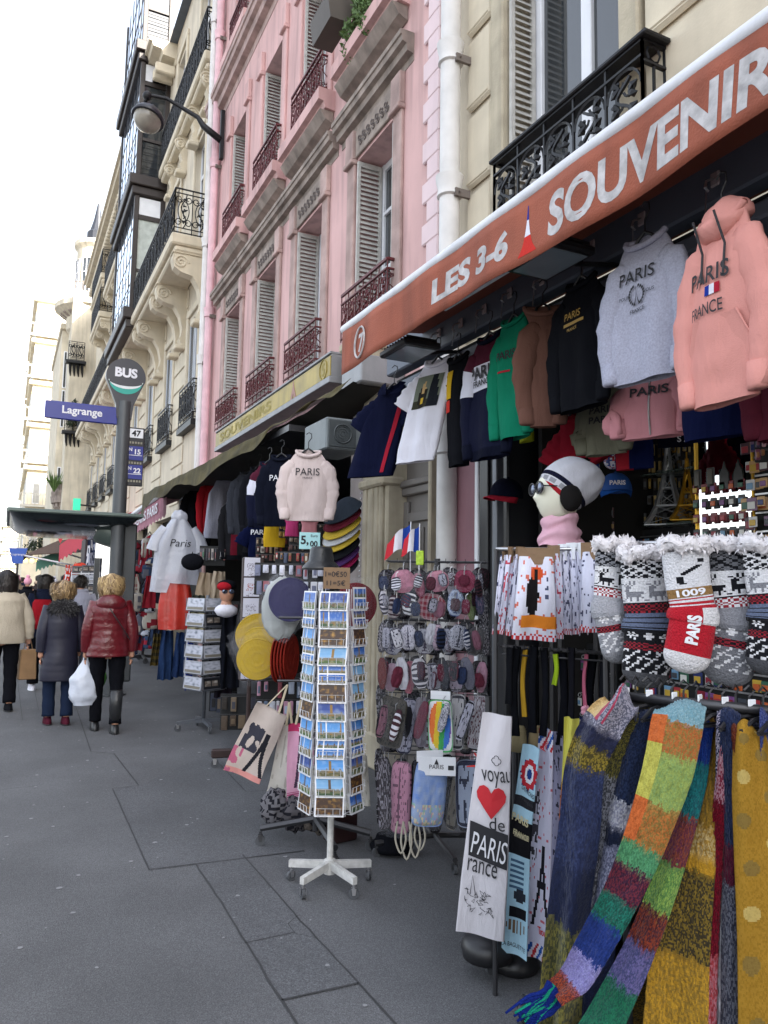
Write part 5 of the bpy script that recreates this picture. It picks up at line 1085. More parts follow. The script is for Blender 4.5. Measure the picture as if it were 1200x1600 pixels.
q = at(656, 871, D=4.0); t = thing('green_tag', 'bright lime green tag between the flags and the stand', 'tag', q, face(q)); g = MB(); g.bbox(-.02,.02,-.004,.004,-.04,.035,.003); g.build('card', M('lime', h('#a6c832'), rough=.6, var=.3, vs=60), t); g = MB(); g.bar((0,0,-.04), (0,.01,-.09), .002); g.build('string', STEEL, t)
# ---- tea towels on the table rack
TD = 3.02; TG = 'tea towels hung in two rows'
def towel_print(seed, kind):
    def f(u, v):
        if v > .93: return h('#b8383c') if (int(u*26)+int(v*60)) % 2 else h('#d4d4e4')
        n_ = noise.noise(Vector((u*9+seed, v*14, seed)))
        if kind == 'cat':
            if ((u-.52)/.17)**2+((v-.2)/.09)**2 < 1: 
                return h('#24201f') if abs(u-.5) < .05 and v > .16 else h('#c4512c')
            if .7 < v < .84 and u > .2: return h('#d9812e')
            if ((u-.42)/.15)**2+((v-.47)/.24)**2 < 1 and u < .58: return h('#1c1a1b')
            if abs(u-.78) < .02+.13*max(0, v-.3) and .22 < v < .55 and int(v*60) % 2: return h('#4c5068')
            if n_ > .33: return h('#c86a5a')
            return h('#d4d4e2')
        if n_ > .3-.05*seed % .1: return h('#4a4c66') if kind != 'rose' else h('#b8485a')
        return h('#cfd0e2')
    return f
TP = CRATE
for k, (x0, y0, x1, y1, wp, D, kd, rz, lab) in enumerate(((788,868,775,990,14,3.1,'ink',.9,'leftmost tea towel seen edge on, a bicycle print near its foot'), (798,868,785,990,16,3.07,'rose',.8,'second tea towel from the left, edge on under a brown card'), (812,868,800,992,20,3.05,'ink',.6,'tea towel half hidden behind the black and orange printed one'),
      (838,870,834,1000,62,2.94,'cat',.0,'tea towel with orange disc, black shape and orange block print'), (866,866,868,996,24,3.0,'rose',-.5,'tea towel just right of the orange printed one'), (880,864,884,990,20,3.02,'ink',-.7,'narrow blue white tea towel, first of the right hand row'),
      (893,862,898,990,20,3.0,'ink',-.7,'narrow tea towel, second of the right hand row'), (906,862,911,988,22,2.98,'ink',-.7,'narrow tea towel, third of the right hand row'), (928,862,930,988,44,2.92,'ink',-.15,'broad white tea towel with handwriting print at the right of the row'), (950,870,955,985,16,3.05,'ink',-.6,'last tea towel behind the first grey sock'))):
    a, b = at(x0, y0, D=D), at(x1, y1, D=D); m = D/1200; q = a; t = thing('tea_towel', lab, 'tea towel', q, 0, TG); sd_ = (cos(face(q)+rz), sin(face(q)+rz), 0)
    mid = (b-a)*.5+Vector((-.02,-.03,0)); g = MB(); cloth(g, [(0,0,0), mid, b-a], [wp*m*.86, wp*m, wp*m*1.12], sd_, .006, 1.6, .006, towel_print(k, kd), 22, 40, ph=k); g.build('towel_cloth', VC, t, smooth=True)
    g = MB(); cloth(g, [(0,0,.035), (0,0,.0), Vector((0,-.0,-.03))], wp*m*.9, sd_, .002, 1, .01, None, 4, 3); g.build('card_header', TP if k not in (5,6,7) else WHITE, t)
q = at(840, 868, D=2.9); g = MB(); P0, P1 = at(775, 858, D=3.1), at(955, 858, D=2.95)
t = thing('towel_rail', 'thin steel rail carrying the tea towels below the mannequin head', 'rail', P0); g.bar((0,0,0), P1-P0, .008, 8); g.build('rail', STEEL, t, smooth=True); g = MB()
for P in (P0, P1): e = P-P0; g.bar(e, (e.x, e.y, -P0.z), .01, 8)
g.bbox(-.05, .85, -.9, .03, -P0.z+.02, -P0.z+.05, .01) if False else None
g.build('upright', STEELD, t)
q = at(872, 858, D=3.55); t = thing('display_table', 'narrow black display shelf under the mannequin head', 'shelf', (q.x, q.y, 0)); g = MB(); g.bbox(-.12,.12,-.16,.2,q.z-.02-.03,q.z-.025,.005); g.build('board', BPL, t); g = MB()
for x_ in (-.1,.1):
    for y_ in (-.14,.17): g.bar((x_,y_,0), (x_,y_,q.z-.05), .015, 6)
g.build('leg', BPL, t)
# ---- fleece lined socks
DEER = ["....#.#.....","#.#.#.#.....",".#.#.#......","..###.......","..##........",".###........","..########..","..########..","..#######...","..#.#..#.#..",".#..#..#..#.","#...#..#...#"]
def sock_pat(c, s):
    G0, DK, WT, RD = h('#6f7076'), h('#17181d'), h('#d4d4d8'), h('#8a2430')
    base, lead = {'grey': (G0, DK), 'black': (DK, WT), 'lgrey': (h('#8d8f96'), DK)}.get(c, (G0, DK))
    def f(x, v):       # x -1..1 across, v 0..1 down
        u = (x+1)/2
        if c == 'red':
            if v < .3: return DK if (abs(u-.55-.25*sin(v*20)) < .07+.1*max(0,v-.2) and .06 < v < .27 and abs(sin(v*31)) > .3) else h('#cfcfd4')
            if v < .38: return h('#8a6a42')
            if v < .47: return h('#a51f2c') if int(v*60) % 2 else h('#cfcfd4')
            if v > .86: return h('#cfcdd0')
            if .47 < v < .6 and x > .35: return h('#cfcdd0')
            return h('#a81d2b')
        if v < .15: return lead if (int(u*16+v*80) % 4 == 0 or int(u*16-v*80) % 4 == 0) else base
        if v < .165: return WT
        if v < .33:
            r_ = int((v-.175)/.15*12); q_ = u*24 % 12
            if c == 'grey': bgc, fg = WT, DK
            elif c == 'black': bgc, fg = WT, h('#7c7d84')
            else: bgc, fg = WT, DK
            if 0 <= r_ < 12 and DEER[r_][int(q_)] == '#': return fg
            return bgc
        if v < .345: return DK
        if v < .42: return RD if (int(u*22)+int(v*70)) % 2 else (WT if c != 'black' else DK)
        if v < .55: return mixc(base, (.5,.5,.55), .2) if c != 'black' else (h('#5c667e') if int(v*90) % 4 else DK)
        if v < .68:
            a, b = (u*3) % 1-.5, (v-.615)/.12; rr = sqrt(a*a+b*b); an = atan2(b, a)
            return WT if rr < .1+.28*abs(cos(3*an))**3 else base
        if v < .74: return RD if (int(u*24)+int(v*60)) % 2 else DK
        if v < .9: return WT if abs(((u*5) % 1)-.5+.0)+abs(((v*22) % 1)-.5) < .22 or int(u*20+v*60) % 5 == 0 else base
        return mixc(base, G0, .4)
    return f
FUR = M('fleece', h('#d3cfd2'), rough=1, var=.12, vs=30, bump=1.0, bs=45, sheen=.4)
def sock(lab, px, ln, wpx, D, c, bend, rz=0, word=None):
    q = at(px[0], px[1], D=D); m = D/1200; L_ = ln*m; w_ = wpx*m; t = thing('lined_sock', lab, 'sock', q, face(q)+rz, 'fleece lined socks in a row'); pf = sock_pat(c, 0)
    pth = smooth([(0,0,0), (bend*.15*L_,0,-.25*L_), (bend*.4*L_,-.01,-.5*L_), (bend*.15*L_,-.02,-.72*L_), (-bend*.35*L_,-.02,-1*L_)], 60)
    wf = lambda v: w_/2*(1.0-.12*v if v < .45 else 1.0+.12*sin((v-.45)/.2*pi) if v < .6 else .98 if v < .88 else .98*sqrt(max(.02, 1-((v-.88)/.125)**2)))
    def P(u, v, off=0):
        k = min(59.999, v*60); i = int(k); p = pth[i].lerp(pth[i+1], k-i); T = (pth[i+1]-pth[i]).normalized(); S = Vector((-T.z, 0, T.x)); S = S if S.x > 0 else -S; a = u*2*pi; r = wf(v)
        return tuple(p+S*r*cos(a)+Vector((0, 1, 0))*(r*.42*sin(a)+(-off if sin(a) < 0 else off)))
    g = MB(); g.grid(P, 56, 96, lambda u, v: pf(cos(u*2*pi), v), closeu=True); g.build('knitted_sock', VK, t, smooth=True)
    if word:
        g = MB()
        def tp(a, b):    # reads along the sock
            v = .66-a; x = max(-.98, min(.98, -b*2)); u = 1-math.acos(x)/(2*pi); return P(u, min(.97, max(0, v)), .004)
        add_text(g, 'PARIS', tp, .28, 0, 0, .05, width=.26); g.build('lettering', WINK, t)
        g = MB()
        def tp2(a, b): return P(1-math.acos(max(-.98, min(.98, a*1.6)))/(2*pi), .34-b, .004)
        add_text(g, '1009', tp2, .055, 0, 0, .03, width=.8); g.build('year_lettering', WINK, t)
    random.seed(int(px[0])); g = MB()
    def fur(u, v):
        a, b = u*2*pi, v*2*pi; R1 = w_*.47; n1 = 1+.30*noise.noise(Vector((cos(a)*6, sin(a)*6, v*9+px[0])))+.22*noise.noise(Vector((cos(a)*19, sin(a)*19, v*24+px[0]))); rr = .019*n1
        return ((R1+rr*cos(b)*.8)*cos(a)*1.0, (R1*.5+rr*cos(b))*sin(a), .02+.035*noise.noise(Vector((cos(a)*2, sin(a)*2, px[0])))*.5+rr*1.15*sin(b))
    g.grid(fur, 90, 30, closeu=True); g.build('fur_cuff', FUR, t, smooth=True)
    g = MB(); 
    for i in range(260):
        a = random.uniform(0, 6.28); b = random.uniform(0, 6.28); p = Vector(fur(a/6.2832, b/6.2832)); c_ = Vector((w_*.53*cos(a), w_*.265*sin(a), .02)); d = (p-c_).normalized(); s_ = Vector((random.uniform(-1,1), random.uniform(-1,1), random.uniform(-1,1)))*.006; g.add([p-s_, p+s_, p+d*random.uniform(.006,.016)+s_*.5], [(0,1,2)])
    g.build('fur_tufts', FUR, t)
    return t
sock('grey reindeer sock with fur cuff, leftmost of the row', (960,862), 170, 62, 2.5, 'lgrey', -.12, .45)
sock('black and white reindeer sock with fur cuff, second from left', (1006,875), 195, 72, 2.42, 'black', .05, .1)
sock('red and white sock lettered PARIS with large fur cuff', (1070,862), 185, 70, 2.28, 'red', .12, .15, 'PARIS')
sock('grey reindeer sock with grey heel, second from the right', (1135,862), 205, 76, 2.3, 'grey', .1, -.1)
sock('dark reindeer sock cut by the right edge', (1200,862), 190, 74, 2.2, 'black', .08, .1)
t = thing('sock_heel', 'grey toe of the paired sock behind the red one', 'sock', at(1108, 1000, D=2.4)); g = MB(); g.sphere((0,0,0), (.05,.03,.09), 16, 12); g.build('knitted_sock', M('grey_knit', h('#6d6d75'), bump=.6, bs=200, rough=1), t, smooth=True)
P0, P1 = at(945, 850, D=2.6), at(1210, 845, D=2.2); t = thing('sock_rail', 'steel rail behind the fur cuffs of the socks', 'rail', P0); g = MB(); g.bar((0,0,0), P1-P0, .009, 8); g.build('rail', STEEL, t, smooth=True); g = MB()
for e in (Vector((0,0,0)), P1-P0): g.bar(e, (e.x, e.y, -P0.z), .011, 8)
g.build('upright', STEELD, t)
# ---- straps of bags below the towels
SG = 'black bag straps hanging below the tea towels'
random.seed(9)
for k, (x, y0, y1, wp, c, lab) in enumerate(((797,1012,1100,12,'#111216','first'), (808,1010,1150,13,'#0e0f13','second'), (822,1010,1120,9,'#b08a2c','yellow'), (834,1010,1145,14,'#101116','third'), (850,1012,1150,12,'#14151b','fourth'), (878,1014,1165,15,'#111218','fifth'), (893,1012,1140,11,'#17171d','sixth'), (917,1020,1110,7,'#b8637c','pink'), (927,1016,1160,16,'#0e0f14','seventh'), (945,1018,1150,13,'#15161c','eighth'), (868,1022,1070,9,'#9ab82a','lime'))):
    D = 3.0+.02*(k % 3); m = D/1200; a, b = at(x, y0, D=D), at(x-2, y1, D=D); w_ = {'yellow': 'yellow strap hanging among the black bag straps','pink': 'pink strap with a ribbon flower among the black straps','lime': 'lime green tag with a printed figure among the black straps'}.get(lab, f'black bag strap, {lab} from the left under the tea towels')
    t = thing('bag_strap', w_, 'strap', a, 0, SG); g = MB(); cloth(g, [(0,0,0), (b-a)*.5+Vector((0,.02*sin(k),0)), b-a], [wp*m, wp*m*.8, wp*m], (cos(face(a)), sin(face(a)), 0), .004, 1, .006, None, 4, 10); g.build('webbing', fab('strap'+c[1:], h(c)), t, smooth=True)
    if lab == 'pink': g = MB(); [g.sphere((b-a)+Vector((.012*cos(i*1.26), 0, .012*sin(i*1.26))), .011, 8, 6) for i in range(5)]; g.build('ribbon_flower', PINKF, t)
P0, P1 = at(785, 1010, D=3.05), at(960, 1022, D=3.0); t = thing('strap_rail', 'black horizontal rail holding the bag straps', 'rail', P0); g = MB(); g.bar((0,0,0), P1-P0, .008, 8); g.bar((0,0,-.03), P1-P0+Vector((0,0,-.03)), .004, 6)
for i in range(14): e = (P1-P0)*(i/13); g.tube([e, e+Vector((-.03,-.02,0)), e+Vector((-.035,-.02,.015))], .003, 4)
g.build('rail', STEELD, t)
# ---- printed aprons
def px_cloth(name, lab, cat, pts, D, mat, grp, side_rz=0, amp=.008, freq=1.3, th=.006, nu=16, nv=40, ph=0, col=None, fuzz=0, pn='cloth'):
    """pts: (x, y, width) down the strip at distance D (D may be a list)"""
    Ds = D if isinstance(D, (list, tuple)) else [D]*len(pts); P = [at(x, y, D=d) for (x, y, w_), d in zip(pts, Ds)]; W = [w_*d/1200 for (x, y, w_), d in zip(pts, Ds)]
    t = thing(name, lab, cat, P[0], 0, grp); f0 = face(P[0])+side_rz; g = MB(); k = max(.3, cos(side_rz))
    spf = cloth(g, [p-P[0] for p in P], [w_/k for w_ in W], (cos(f0), sin(f0), 0), amp, freq, th, col, nu, nv, ph, fuzz); g.build(pn, mat if mat else VC, t, smooth=True)
    ys = [p[1] for p in pts]; xs = [p[0] for p in pts]; ws = [p[2] for p in pts]
    def on(x, y, off=-.008):
        i = 0
        while i < len(ys)-2 and y > ys[i+1]: i += 1
        f = (y-ys[i])/(ys[i+1]-ys[i]); v = (i+max(0,min(1,f)))/(len(ys)-1); cx = xs[i]*(1-f)+xs[i+1]*f; cw = ws[i]*(1-f)+ws[i+1]*f
        return tuple(spf(max(.02, min(.98, .5+(x-cx)/cw)), v, off))
    return t, on
AG = 'printed aprons hanging from the apron stand'; CANV = fab('apron_canvas', h('#c9c6cc'), bump=.2)
def dtext(t, on, txt, x, y, size, mat, bold=.0, width=None, rot=0, off=-.009, name='lettering', shear=0):
    g = MB(); c, s = cos(rot), sin(rot); add_text(g, txt, lambda a, b: on(x+a*c-b*s, y-(a*s+b*c), off), size, 0, 0, bold, shear, width=width); return g.build(name, mat, t)
HEART = [(0,-1), (.5,-.45), (.95,.1), (1,.45), (.82,.78), (.5,.9), (.2,.78), (0,.5), (-.2,.78), (-.5,.9), (-.82,.78), (-1,.45), (-.95,.1), (-.5,-.45)]
t, on = px_cloth('apron', 'white apron with red heart and PARIS in a black box, frontmost', 'apron', [(777,1116,46), (771,1190,54), (764,1280,64), (757,1370,72), (750,1462,76)], 2.95, CANV, AG, -.1, .006, .9, nu=24, nv=50)
dtext(t, on, 'voyau', 776, 1216, 26, INK, .0, 46, .08); dtext(t, on, 'de', 777, 1284, 20, INK, .0, 24); dtext(t, on, 'rance', 754, 1356, 20, INK, .0, 46, -.1)
g = MB(); n_ = len(HEART); g.add([on(768+a*23, 1252-b*26, -.009) for a, b in HEART]+[on(768, 1252, -.009)], [(i, (i+1) % n_, n_) for i in range(n_)]); g.build('heart_print', M('red_print', h('#b81f2a'), bump=0), t)
g = MB(); g.grid(lambda u, v: on(735+60*u-3*v, 1286+12*u+54*v, -.009), 10, 6); g.build('black_box_print', INK, t); dtext(t, on, 'PARIS', 765, 1322, 34, WINK, .0, 54, -.17, -.014)
g = MB(); g.tube([on(776+6*cos(a)+1.5*cos(a*5), 1187+6*sin(a)+1.5*sin(a*5), -.01) for a in [6.2832*k/24 for k in range(25)]], .0015, 3)
R_ = random.Random(2)
for k in range(26):
    x, y = 730+R_.random()*40, 1395+R_.random()*32; g.tube([on(x+R_.uniform(-5,5), y+R_.uniform(-6,6), -.01) for _ in range(4)], .0011, 3)
g.tube([on(x, y, -.01) for x, y in ((735,1400), (739,1370), (743,1400))], .0018, 3); g.build('line_drawing', INK, t)
def a2c(u, v):
    x, y = u, v*100
    if 8 < y < 27:
        r = sqrt(((x-.55)/.5)**2+((y-16)/9.5)**2)
        if r < .3: return h('#1f3a78')
        if r < .55: return h('#cfd0d8')
        if r < 1 and abs(sin(atan2(y-16, (x-.55)*12)*6))*.15+r < 1: return h('#a82a34') if r < .92 else h('#22386e')
    if 29 < y < 34 or 55 < y < 57.5 and False: return (.02,.02,.025)
    if 41 < y < 58: return h('#16161a') if not (.2 < x < .9 and (47.5 < y < 50)) else h('#8b8570')
    if 80 < y < 84 and .2 < x < .9: return h('#18181c')
    if 60 < y < 72 and .15 < x < .75 and int(y*1.3) % 3 == 0: return h('#3f5a74')
    if 72 < y < 79 and ((x-.6)/.25)**2+((y-75)/3)**2 < 1: return h('#2a2f38')
    if 85 < y < 92 and ((x-.5)/.4)**2+((y-88)/3)**2 < 1 and int(x*14) % 2: return h('#6d5a48')
    return h('#9dbfd0')
t, on = px_cloth('apron', 'light blue apron with blue white red rosette and black label', 'apron', [(831,1166,28), (822,1235,32), (813,1310,36), (808,1400,38), (804,1494,40)], 3.0, None, AG, -.3, .012, .6, nu=20, nv=90, col=a2c)
dtext(t, on, 'GASTRONOMIE', 829, 1237, 7, WINK if False else INK, .01, 30, -.35); dtext(t, on, 'Française', 826, 1252, 7, INK, 0, 28, -.25); dtext(t, on, 'PARIS', 814, 1282, 12, M('cream_print', h('#b9b08c'), bump=0), .03, 28, -.1); dtext(t, on, 'FRANCE', 815, 1304, 8, M('cream_print'), .02, 26, -.1); dtext(t, on, 'LA BAGUETTE', 803, 1478, 7, INK, 0, 36, -.1)
def a3c(u, v):
    if v > .93: return [h('#a63038'), h('#c9c9d6'), h('#28509a'), h('#c9c9d6')][int(u*9+v*30) % 4]
    if v < .09: return [h('#a63038'), h('#c9c9d6'), h('#28509a'), h('#c9c9d6')][int(u*6+v*40) % 4]
    if .28 < v < .58 and u < .3 and int(v*40) % 5 != 0: return h('#3c3a42') if noise.noise(Vector((u*12, v*40, 1))) > -.15 else h('#c2c1d2')
    w_ = .02+.42*max(0, (v-.52)/.32)**1.8
    if .5 < v < .86 and abs(abs(u-.62)-w_*.75) < .05+.03*(v-.5) : return h('#1d1c22')
    if .66 < v < .69 and abs(u-.62) < .2: return h('#1d1c22')
    if .14 < v < .9 and noise.noise(Vector((u*7, v*50, 4))) > .42: return h('#b05a66')
    return h('#bdbccf')
t, on = px_cloth('apron', 'white apron with black tower drawing and striped airmail hem', 'apron', [(855,1140,24), (850,1230,30), (846,1320,34), (841,1410,38), (838,1500,40)], 3.02, None, AG, -.35, .012, .7, nu=20, nv=90, col=a3c); dtext(t, on, 'Tour', 850, 1452, 12, M('red_print'), .02, 20, .05); dtext(t, on, 'Paris', 851, 1165, 10, M('red_print'), .0, 18, 1.2)
px_cloth('apron', 'lavender grey apron seen edge on behind the tower apron', 'apron', [(873,1146,18), (871,1240,20), (867,1340,20), (863,1450,18)], 3.06, None, AG, -.8, .006, .8, nu=24, nv=70, col=lambda u, v: h('#3a3848') if noise.noise(Vector((u*4, v*40, 2))) > .25 else h('#9c9ab4'))
px_cloth('shawl', 'lime yellow and orange shawl hanging beside the lavender apron', 'shawl', [(893,1122,22), (890,1200,24), (882,1290,18), (878,1390,10)], 2.95, None, None, -.3, .01, 1.2, nu=24, nv=70, col=lambda u, v: mixc(h('#c9c35a'), h('#b0642a'), sstep(.35, .5, v+.1*noise.noise(Vector((u*4, v*9, 1))))))
for k, (x, y, c) in enumerate(((811,1150,'#7d7358'), (838,1150,'#8a7a5c'))):
    q = at(x, y, D=3.08); t = thing('rolled_cloth', f'rolled beige cloth end, {["left", "right"][k]} one of the pair above the aprons', 'cloth roll', q, face(q), 'rolled cloth ends'); g = MB(); g.loft([((0,0,z), r, r*.8) for z, r in ((-.06,.034), (0,.03), (.03,.026), (.04,.02))], 14); g.tube([(.026*cos(a), .02*sin(a), .02) for a in [6.28*i/12 for i in range(13)]], .004, 5); g.build('roll', fab('roll'+str(k), h(c)), t, smooth=True)
q = at(762, 1470, D=3.1); t = thing('apron_stand', 'black round footed stand carrying the printed aprons', 'display stand', (q.x, q.y, 0), 0); g = MB(); g.loft([((0,0,z), r, r) for z, r in ((q.z-.06,.1), (q.z-.02,.11), (q.z+.02,.09))], 20); g.build('foot_ring', BPL, t, smooth=True)
q2 = at(805, 1500, D=3.15)-Vector((q.x, q.y, 0)); g = MB(); g.loft([((q2.x,q2.y,z), r, r) for z, r in ((q2.z-.03,.09), (q2.z,.1), (q2.z+.03,.08))], 20); g.build('foot_ring', BPL, t, smooth=True); g = MB(); g.bar((0,0,.03), (0,0,1.1), .014, 8); g.bar((q2.x,q2.y,.03), (q2.x,q2.y,1.15), .014, 8); g.build('pole', STEELD, t); caster(t, q2.x, q2.y, .028, 0, STEELD); caster(t, 0.02, 0, .028, 0, STEELD); caster(t, q2.x+.3, q2.y, .028, 0, STEELD)
q = at(757, 1200, D=3.1); t = thing('red_bow', 'small red bow beside the white heart apron', 'bow', q, face(q)); g = MB()
for a in (2.0, 2.9, -1.9, -2.4): g.tube([(0,0,0), (.035*cos(a), -.01, .035*sin(a)), (.07*cos(a+.2), 0, .07*sin(a+.2))], [.004,.012,.008], 6, flat=.3)
g.build('ribbon', CORAL, t)
# ---- scarves
SC_G = 'woollen scarves over the front rail'
def blocks(bl, speck=.35, lens=None):
    """bl: [(v_end, colour, speckle colour or None)]"""
    bl = [(a, h(b), h(c) if c else None) for a, b, c in bl]
    def f(u, v):
        vv = v+.016*noise.noise(Vector((u*9, v*40, len(bl))))+.012*noise.noise(Vector((u*50, v*160, 7))); R0 = noise.noise(Vector((u*70, v*260, 3)))+.4*noise.noise(Vector((u*25, v*300, 8)))
        pb = None; pa = 0
        for a, b, c in bl:
            if vv <= a: break
            pb, pa = b, a
        col = b
        if pb is not None and vv-pa < .02: col = mixc(pb, b, .5+.5*(vv-pa)/.02)
        if c is not None and R0 > speck-.35: col = mixc(b, c, .85)
        if lens: col = lens(u, v, col)
        return mixc(col, (0,0,0), .12*(R0 > .2))
    return f
def scarf(lab, pts, D, cf, rz=0, amp=.018, freq=1.2, ph=0, name='scarf', mat=None, fuzz=.006, fringe=None, nu=44, nv=230):
    if pts[0][1] < 1160:                                  # the top folds back over the hanger
        Ds = list(D) if isinstance(D, (list, tuple)) else [D]*len(pts); x0, y0, w0 = pts[0]; pts = [(x0+5, y0+20, w0*.9), (x0+4, y0+2, w0*.97), (x0, y0+5, w0)]+list(pts[1:]); D = [Ds[0]+.1, Ds[0]+.05, Ds[0]]+Ds[1:]; v0 = 2/(len(pts)-1); cf0 = cf; cf = lambda u, v: cf0(u, max(0, (v-v0*.8)/(1-v0*.8)))
    t, on = px_cloth(name, lab, name, pts, D, mat or VW, SC_G, rz, amp, freq, .012, nu, nv, ph, cf, fuzz, 'woven_cloth')
    if fringe:
        c1, c2 = fringe; a = Vector(on(pts[-1][0], pts[-1][1], 0)); m = (D if not isinstance(D, (list,tuple)) else D[-1])/1200; dx = (pts[-1][0]-pts[-2][0]); dy = pts[-1][1]-pts[-2][1]; R_ = random.Random(4); ln = sqrt(dx*dx+dy*dy)
        for k, cc in enumerate((c1, c1, c2, c1, c1, c2, c1)):
            g = MB(); sx, sy = pts[-1][0]+(k-3)*(-dy/ln)*pts[-1][2]/7.5, pts[-1][1]+(k-3)*(dx/ln)*pts[-1][2]/7.5; dd = (D if not isinstance(D, (list,tuple)) else D[-1])
            for j in range(5):
                tg = R_.uniform(-.25,.3); pp = [at(sx+dx/ln*s_+tg*s_*.6+R_.uniform(-2,2), sy+dy/ln*s_+tg*s_*.5+4*sin(s_*.1)+R_.uniform(-2,2), D=dd-.0002*s_) for s_ in (-6, 14, 32, 50+R_.uniform(0,22))]; O = Vector(t.location); g.tube([p-O for p in smooth(pp, 10)], [.007-.0004*i for i in range(11)], 5)
            g.build('fringe', fab('fringe'+cc[1:], h(cc), bump=.8), t, smooth=True)
    return t
XS = [2.15, 2.12, 2.08, 2.04, 2.0]
scarf('navy scarf with olive ends and beige pink stripes over its shoulder, leftmost', [(968,1092,50), (938,1135,66), (912,1200,62), (903,1300,64), (890,1400,62), (876,1540,60), (870,1660,60)], 2.12,
      blocks([(.22,'#8f8c9a','#4c4f60'), (.3,'#23263c',None), (.37,'#7a6a2a','#3a3620'), (.62,'#242a45','#2f3858'), (.74,'#20263f',None), (1.1,'#6f6a38','#3c4030')], lens=lambda u, v, c: (h('#c2a878') if u < .3 else h('#9a3a52') if (u < .4 or .52 < u < .56) else c) if v < .2 else c), -.2, .03, 1.2, 0)
scarf('olive and grey mottled scarf, second from the left', [(988,1112,24), (968,1150,34), (945,1230,30), (930,1320,30), (918,1420,30), (905,1520,26)], 2.18, blocks([(.4,'#6b6430','#33352e'), (1.1,'#45474e','#8c8e98')]), -.4, .012, 1, 1)
scarf('navy scarf with pale grey band, partly behind the bright patchwork one', [(1012,1118,50), (990,1170,60), (965,1270,64), (950,1360,62), (930,1470,60), (915,1600,60)], 2.16, blocks([(.4,'#1f2740','#2c3856'), (.48,'#8f90a2','#bfc0ca'), (.54,'#20273e',None), (.74,'#8d90a8','#5a5e78'), (1.1,'#252b48',None)]), -.2, .018, .9, 2)
scarf('brown mottled scarf close behind the patchwork scarf top', [(1030,1108,70), (1030,1160,74), (1025,1260,70), (1020,1360,66)], 2.2, blocks([(.2,'#5c5424','#2a2418'), (1.1,'#20141c','#3a2a34')]), 0, .015, 1.2, 3)
scarf('bright patchwork scarf in orange, lime, teal, blue and lilac with blue fringe', [(1062,1106,74), (1056,1140,76), (1044,1200,74), (1022,1270,66), (1000,1330,60), (974,1390,54), (948,1440,52), (920,1490,50), (896,1530,46), (866,1554,40)], [2.06,2.03,2.0,1.98,1.97,1.96,1.95,1.94,1.93,1.92],
      blocks([(.12,'#668a96','#7c9aa2'), (.22,'#9a5a30','#7d6a3a'), (.34,'#748a50','#85944e'), (.45,'#9a5f30','#746234'), (.51,'#487f58','#3a6c4c'), (.6,'#5a2430','#2f1c30'), (.68,'#1c6052','#1d443c'), (.8,'#1a2a60','#20326c'), (.91,'#6c6796','#7d7aa6'), (1.1,'#8a3f28','#4c2a30')],
             lens=lambda u, v, c: (h('#a3a04c') if u < .3 else c) if .2 < v < .34 else (h('#b05c30') if u < .3 else c) if v < .45 and v > .1 else c), .1, .016, .7, 1, fringe=('#16276e','#1c8a70'))
scarf('under layer of the patchwork scarf falling to the right in blue, teal and rust', [(1098,1135,30), (1082,1220,42), (1062,1300,42), (1035,1390,42), (1000,1480,46), (962,1560,54), (925,1630,62)], [2.08,2.07,2.06,2.04,2.03,2.02,2.0],
      blocks([(.16,'#16286a','#1d3a80'), (.32,'#1c6a6c','#1d4f58'), (.46,'#55283a','#7a3f30'), (.58,'#7c9a4c','#4f7a44'), (.68,'#7a3626','#3f2430'), (.8,'#625d8c','#42466e'), (1.1,'#22664c','#1f5044')]), -.1, .014, .8, 2, fringe=('#16276e','#1a7a5c'))
scarf('navy lower panel of a long scarf behind the patchwork ends', [(1040,1340,60), (1035,1420,70), (1030,1500,74), (1020,1610,80)], 2.14, blocks([(.5,'#1f2438','#2a3048'), (1.1,'#6a5524','#33301f')]), 0, .014, 1, 4)
scarf('mustard yellow long scarf with brown mottled band and yellow foot', [(1118,1125,26), (1100,1200,56), (1084,1300,72), (1072,1400,80), (1062,1500,88), (1054,1640,98)], [2.1,2.08,2.06,2.04,2.03,2.02],
      blocks([(.42,'#96722a','#806428'), (.5,'#b29a68','#a07a30'), (.55,'#b08428',None), (.8,'#3c3424','#7a6428'), (1.1,'#a88029','#8a6c2c')]), -.1, .016, .9, 5)
scarf('narrow black and yellow mottled scarf beside the mustard one', [(1126,1140,12), (1118,1260,16), (1108,1400,20), (1100,1520,22), (1094,1640,24)], 2.05, blocks([(.3,'#8a6a22',None), (1.1,'#26221c','#7a6a2c')]), -.4, .008, 1, 6)
scarf('narrow crimson scarf with pink speckles', [(1132,1140,12), (1124,1260,18), (1116,1380,20), (1108,1500,24), (1102,1640,28)], 2.02, blocks([(.3,'#8a3348','#c9a0ac'), (.75,'#7c1226','#5a1020'), (1.1,'#b8707a','#a8343a')]), -.4, .008, 1, 7)
scarf('navy scarf with maroon band and white stripe at its foot', [(1138,1118,34), (1142,1220,46), (1142,1340,50), (1140,1460,54), (1140,1640,58)], 2.0, blocks([(.5,'#1f2640','#2a3452'), (.62,'#421428','#5a1c30'), (1.1,'#3a3c4a','#70727e')], lens=lambda u, v, c: (h('#c2c0c8') if u < .28 else c) if v > .62 else (h('#a8a0b0') if u < .16 and noise.noise(Vector((u*40, v*150, 1))) > 0 else c)), -.15, .014, .9, 8)
scarf('thin brown leather like edge strip between navy and mustard scarves', [(1148,1140,9), (1160,1260,12), (1168,1400,13), (1172,1640,14)], 1.97, blocks([(1.1,'#5e2c1e','#6a3424')]), -.3, .003, 1, 9)
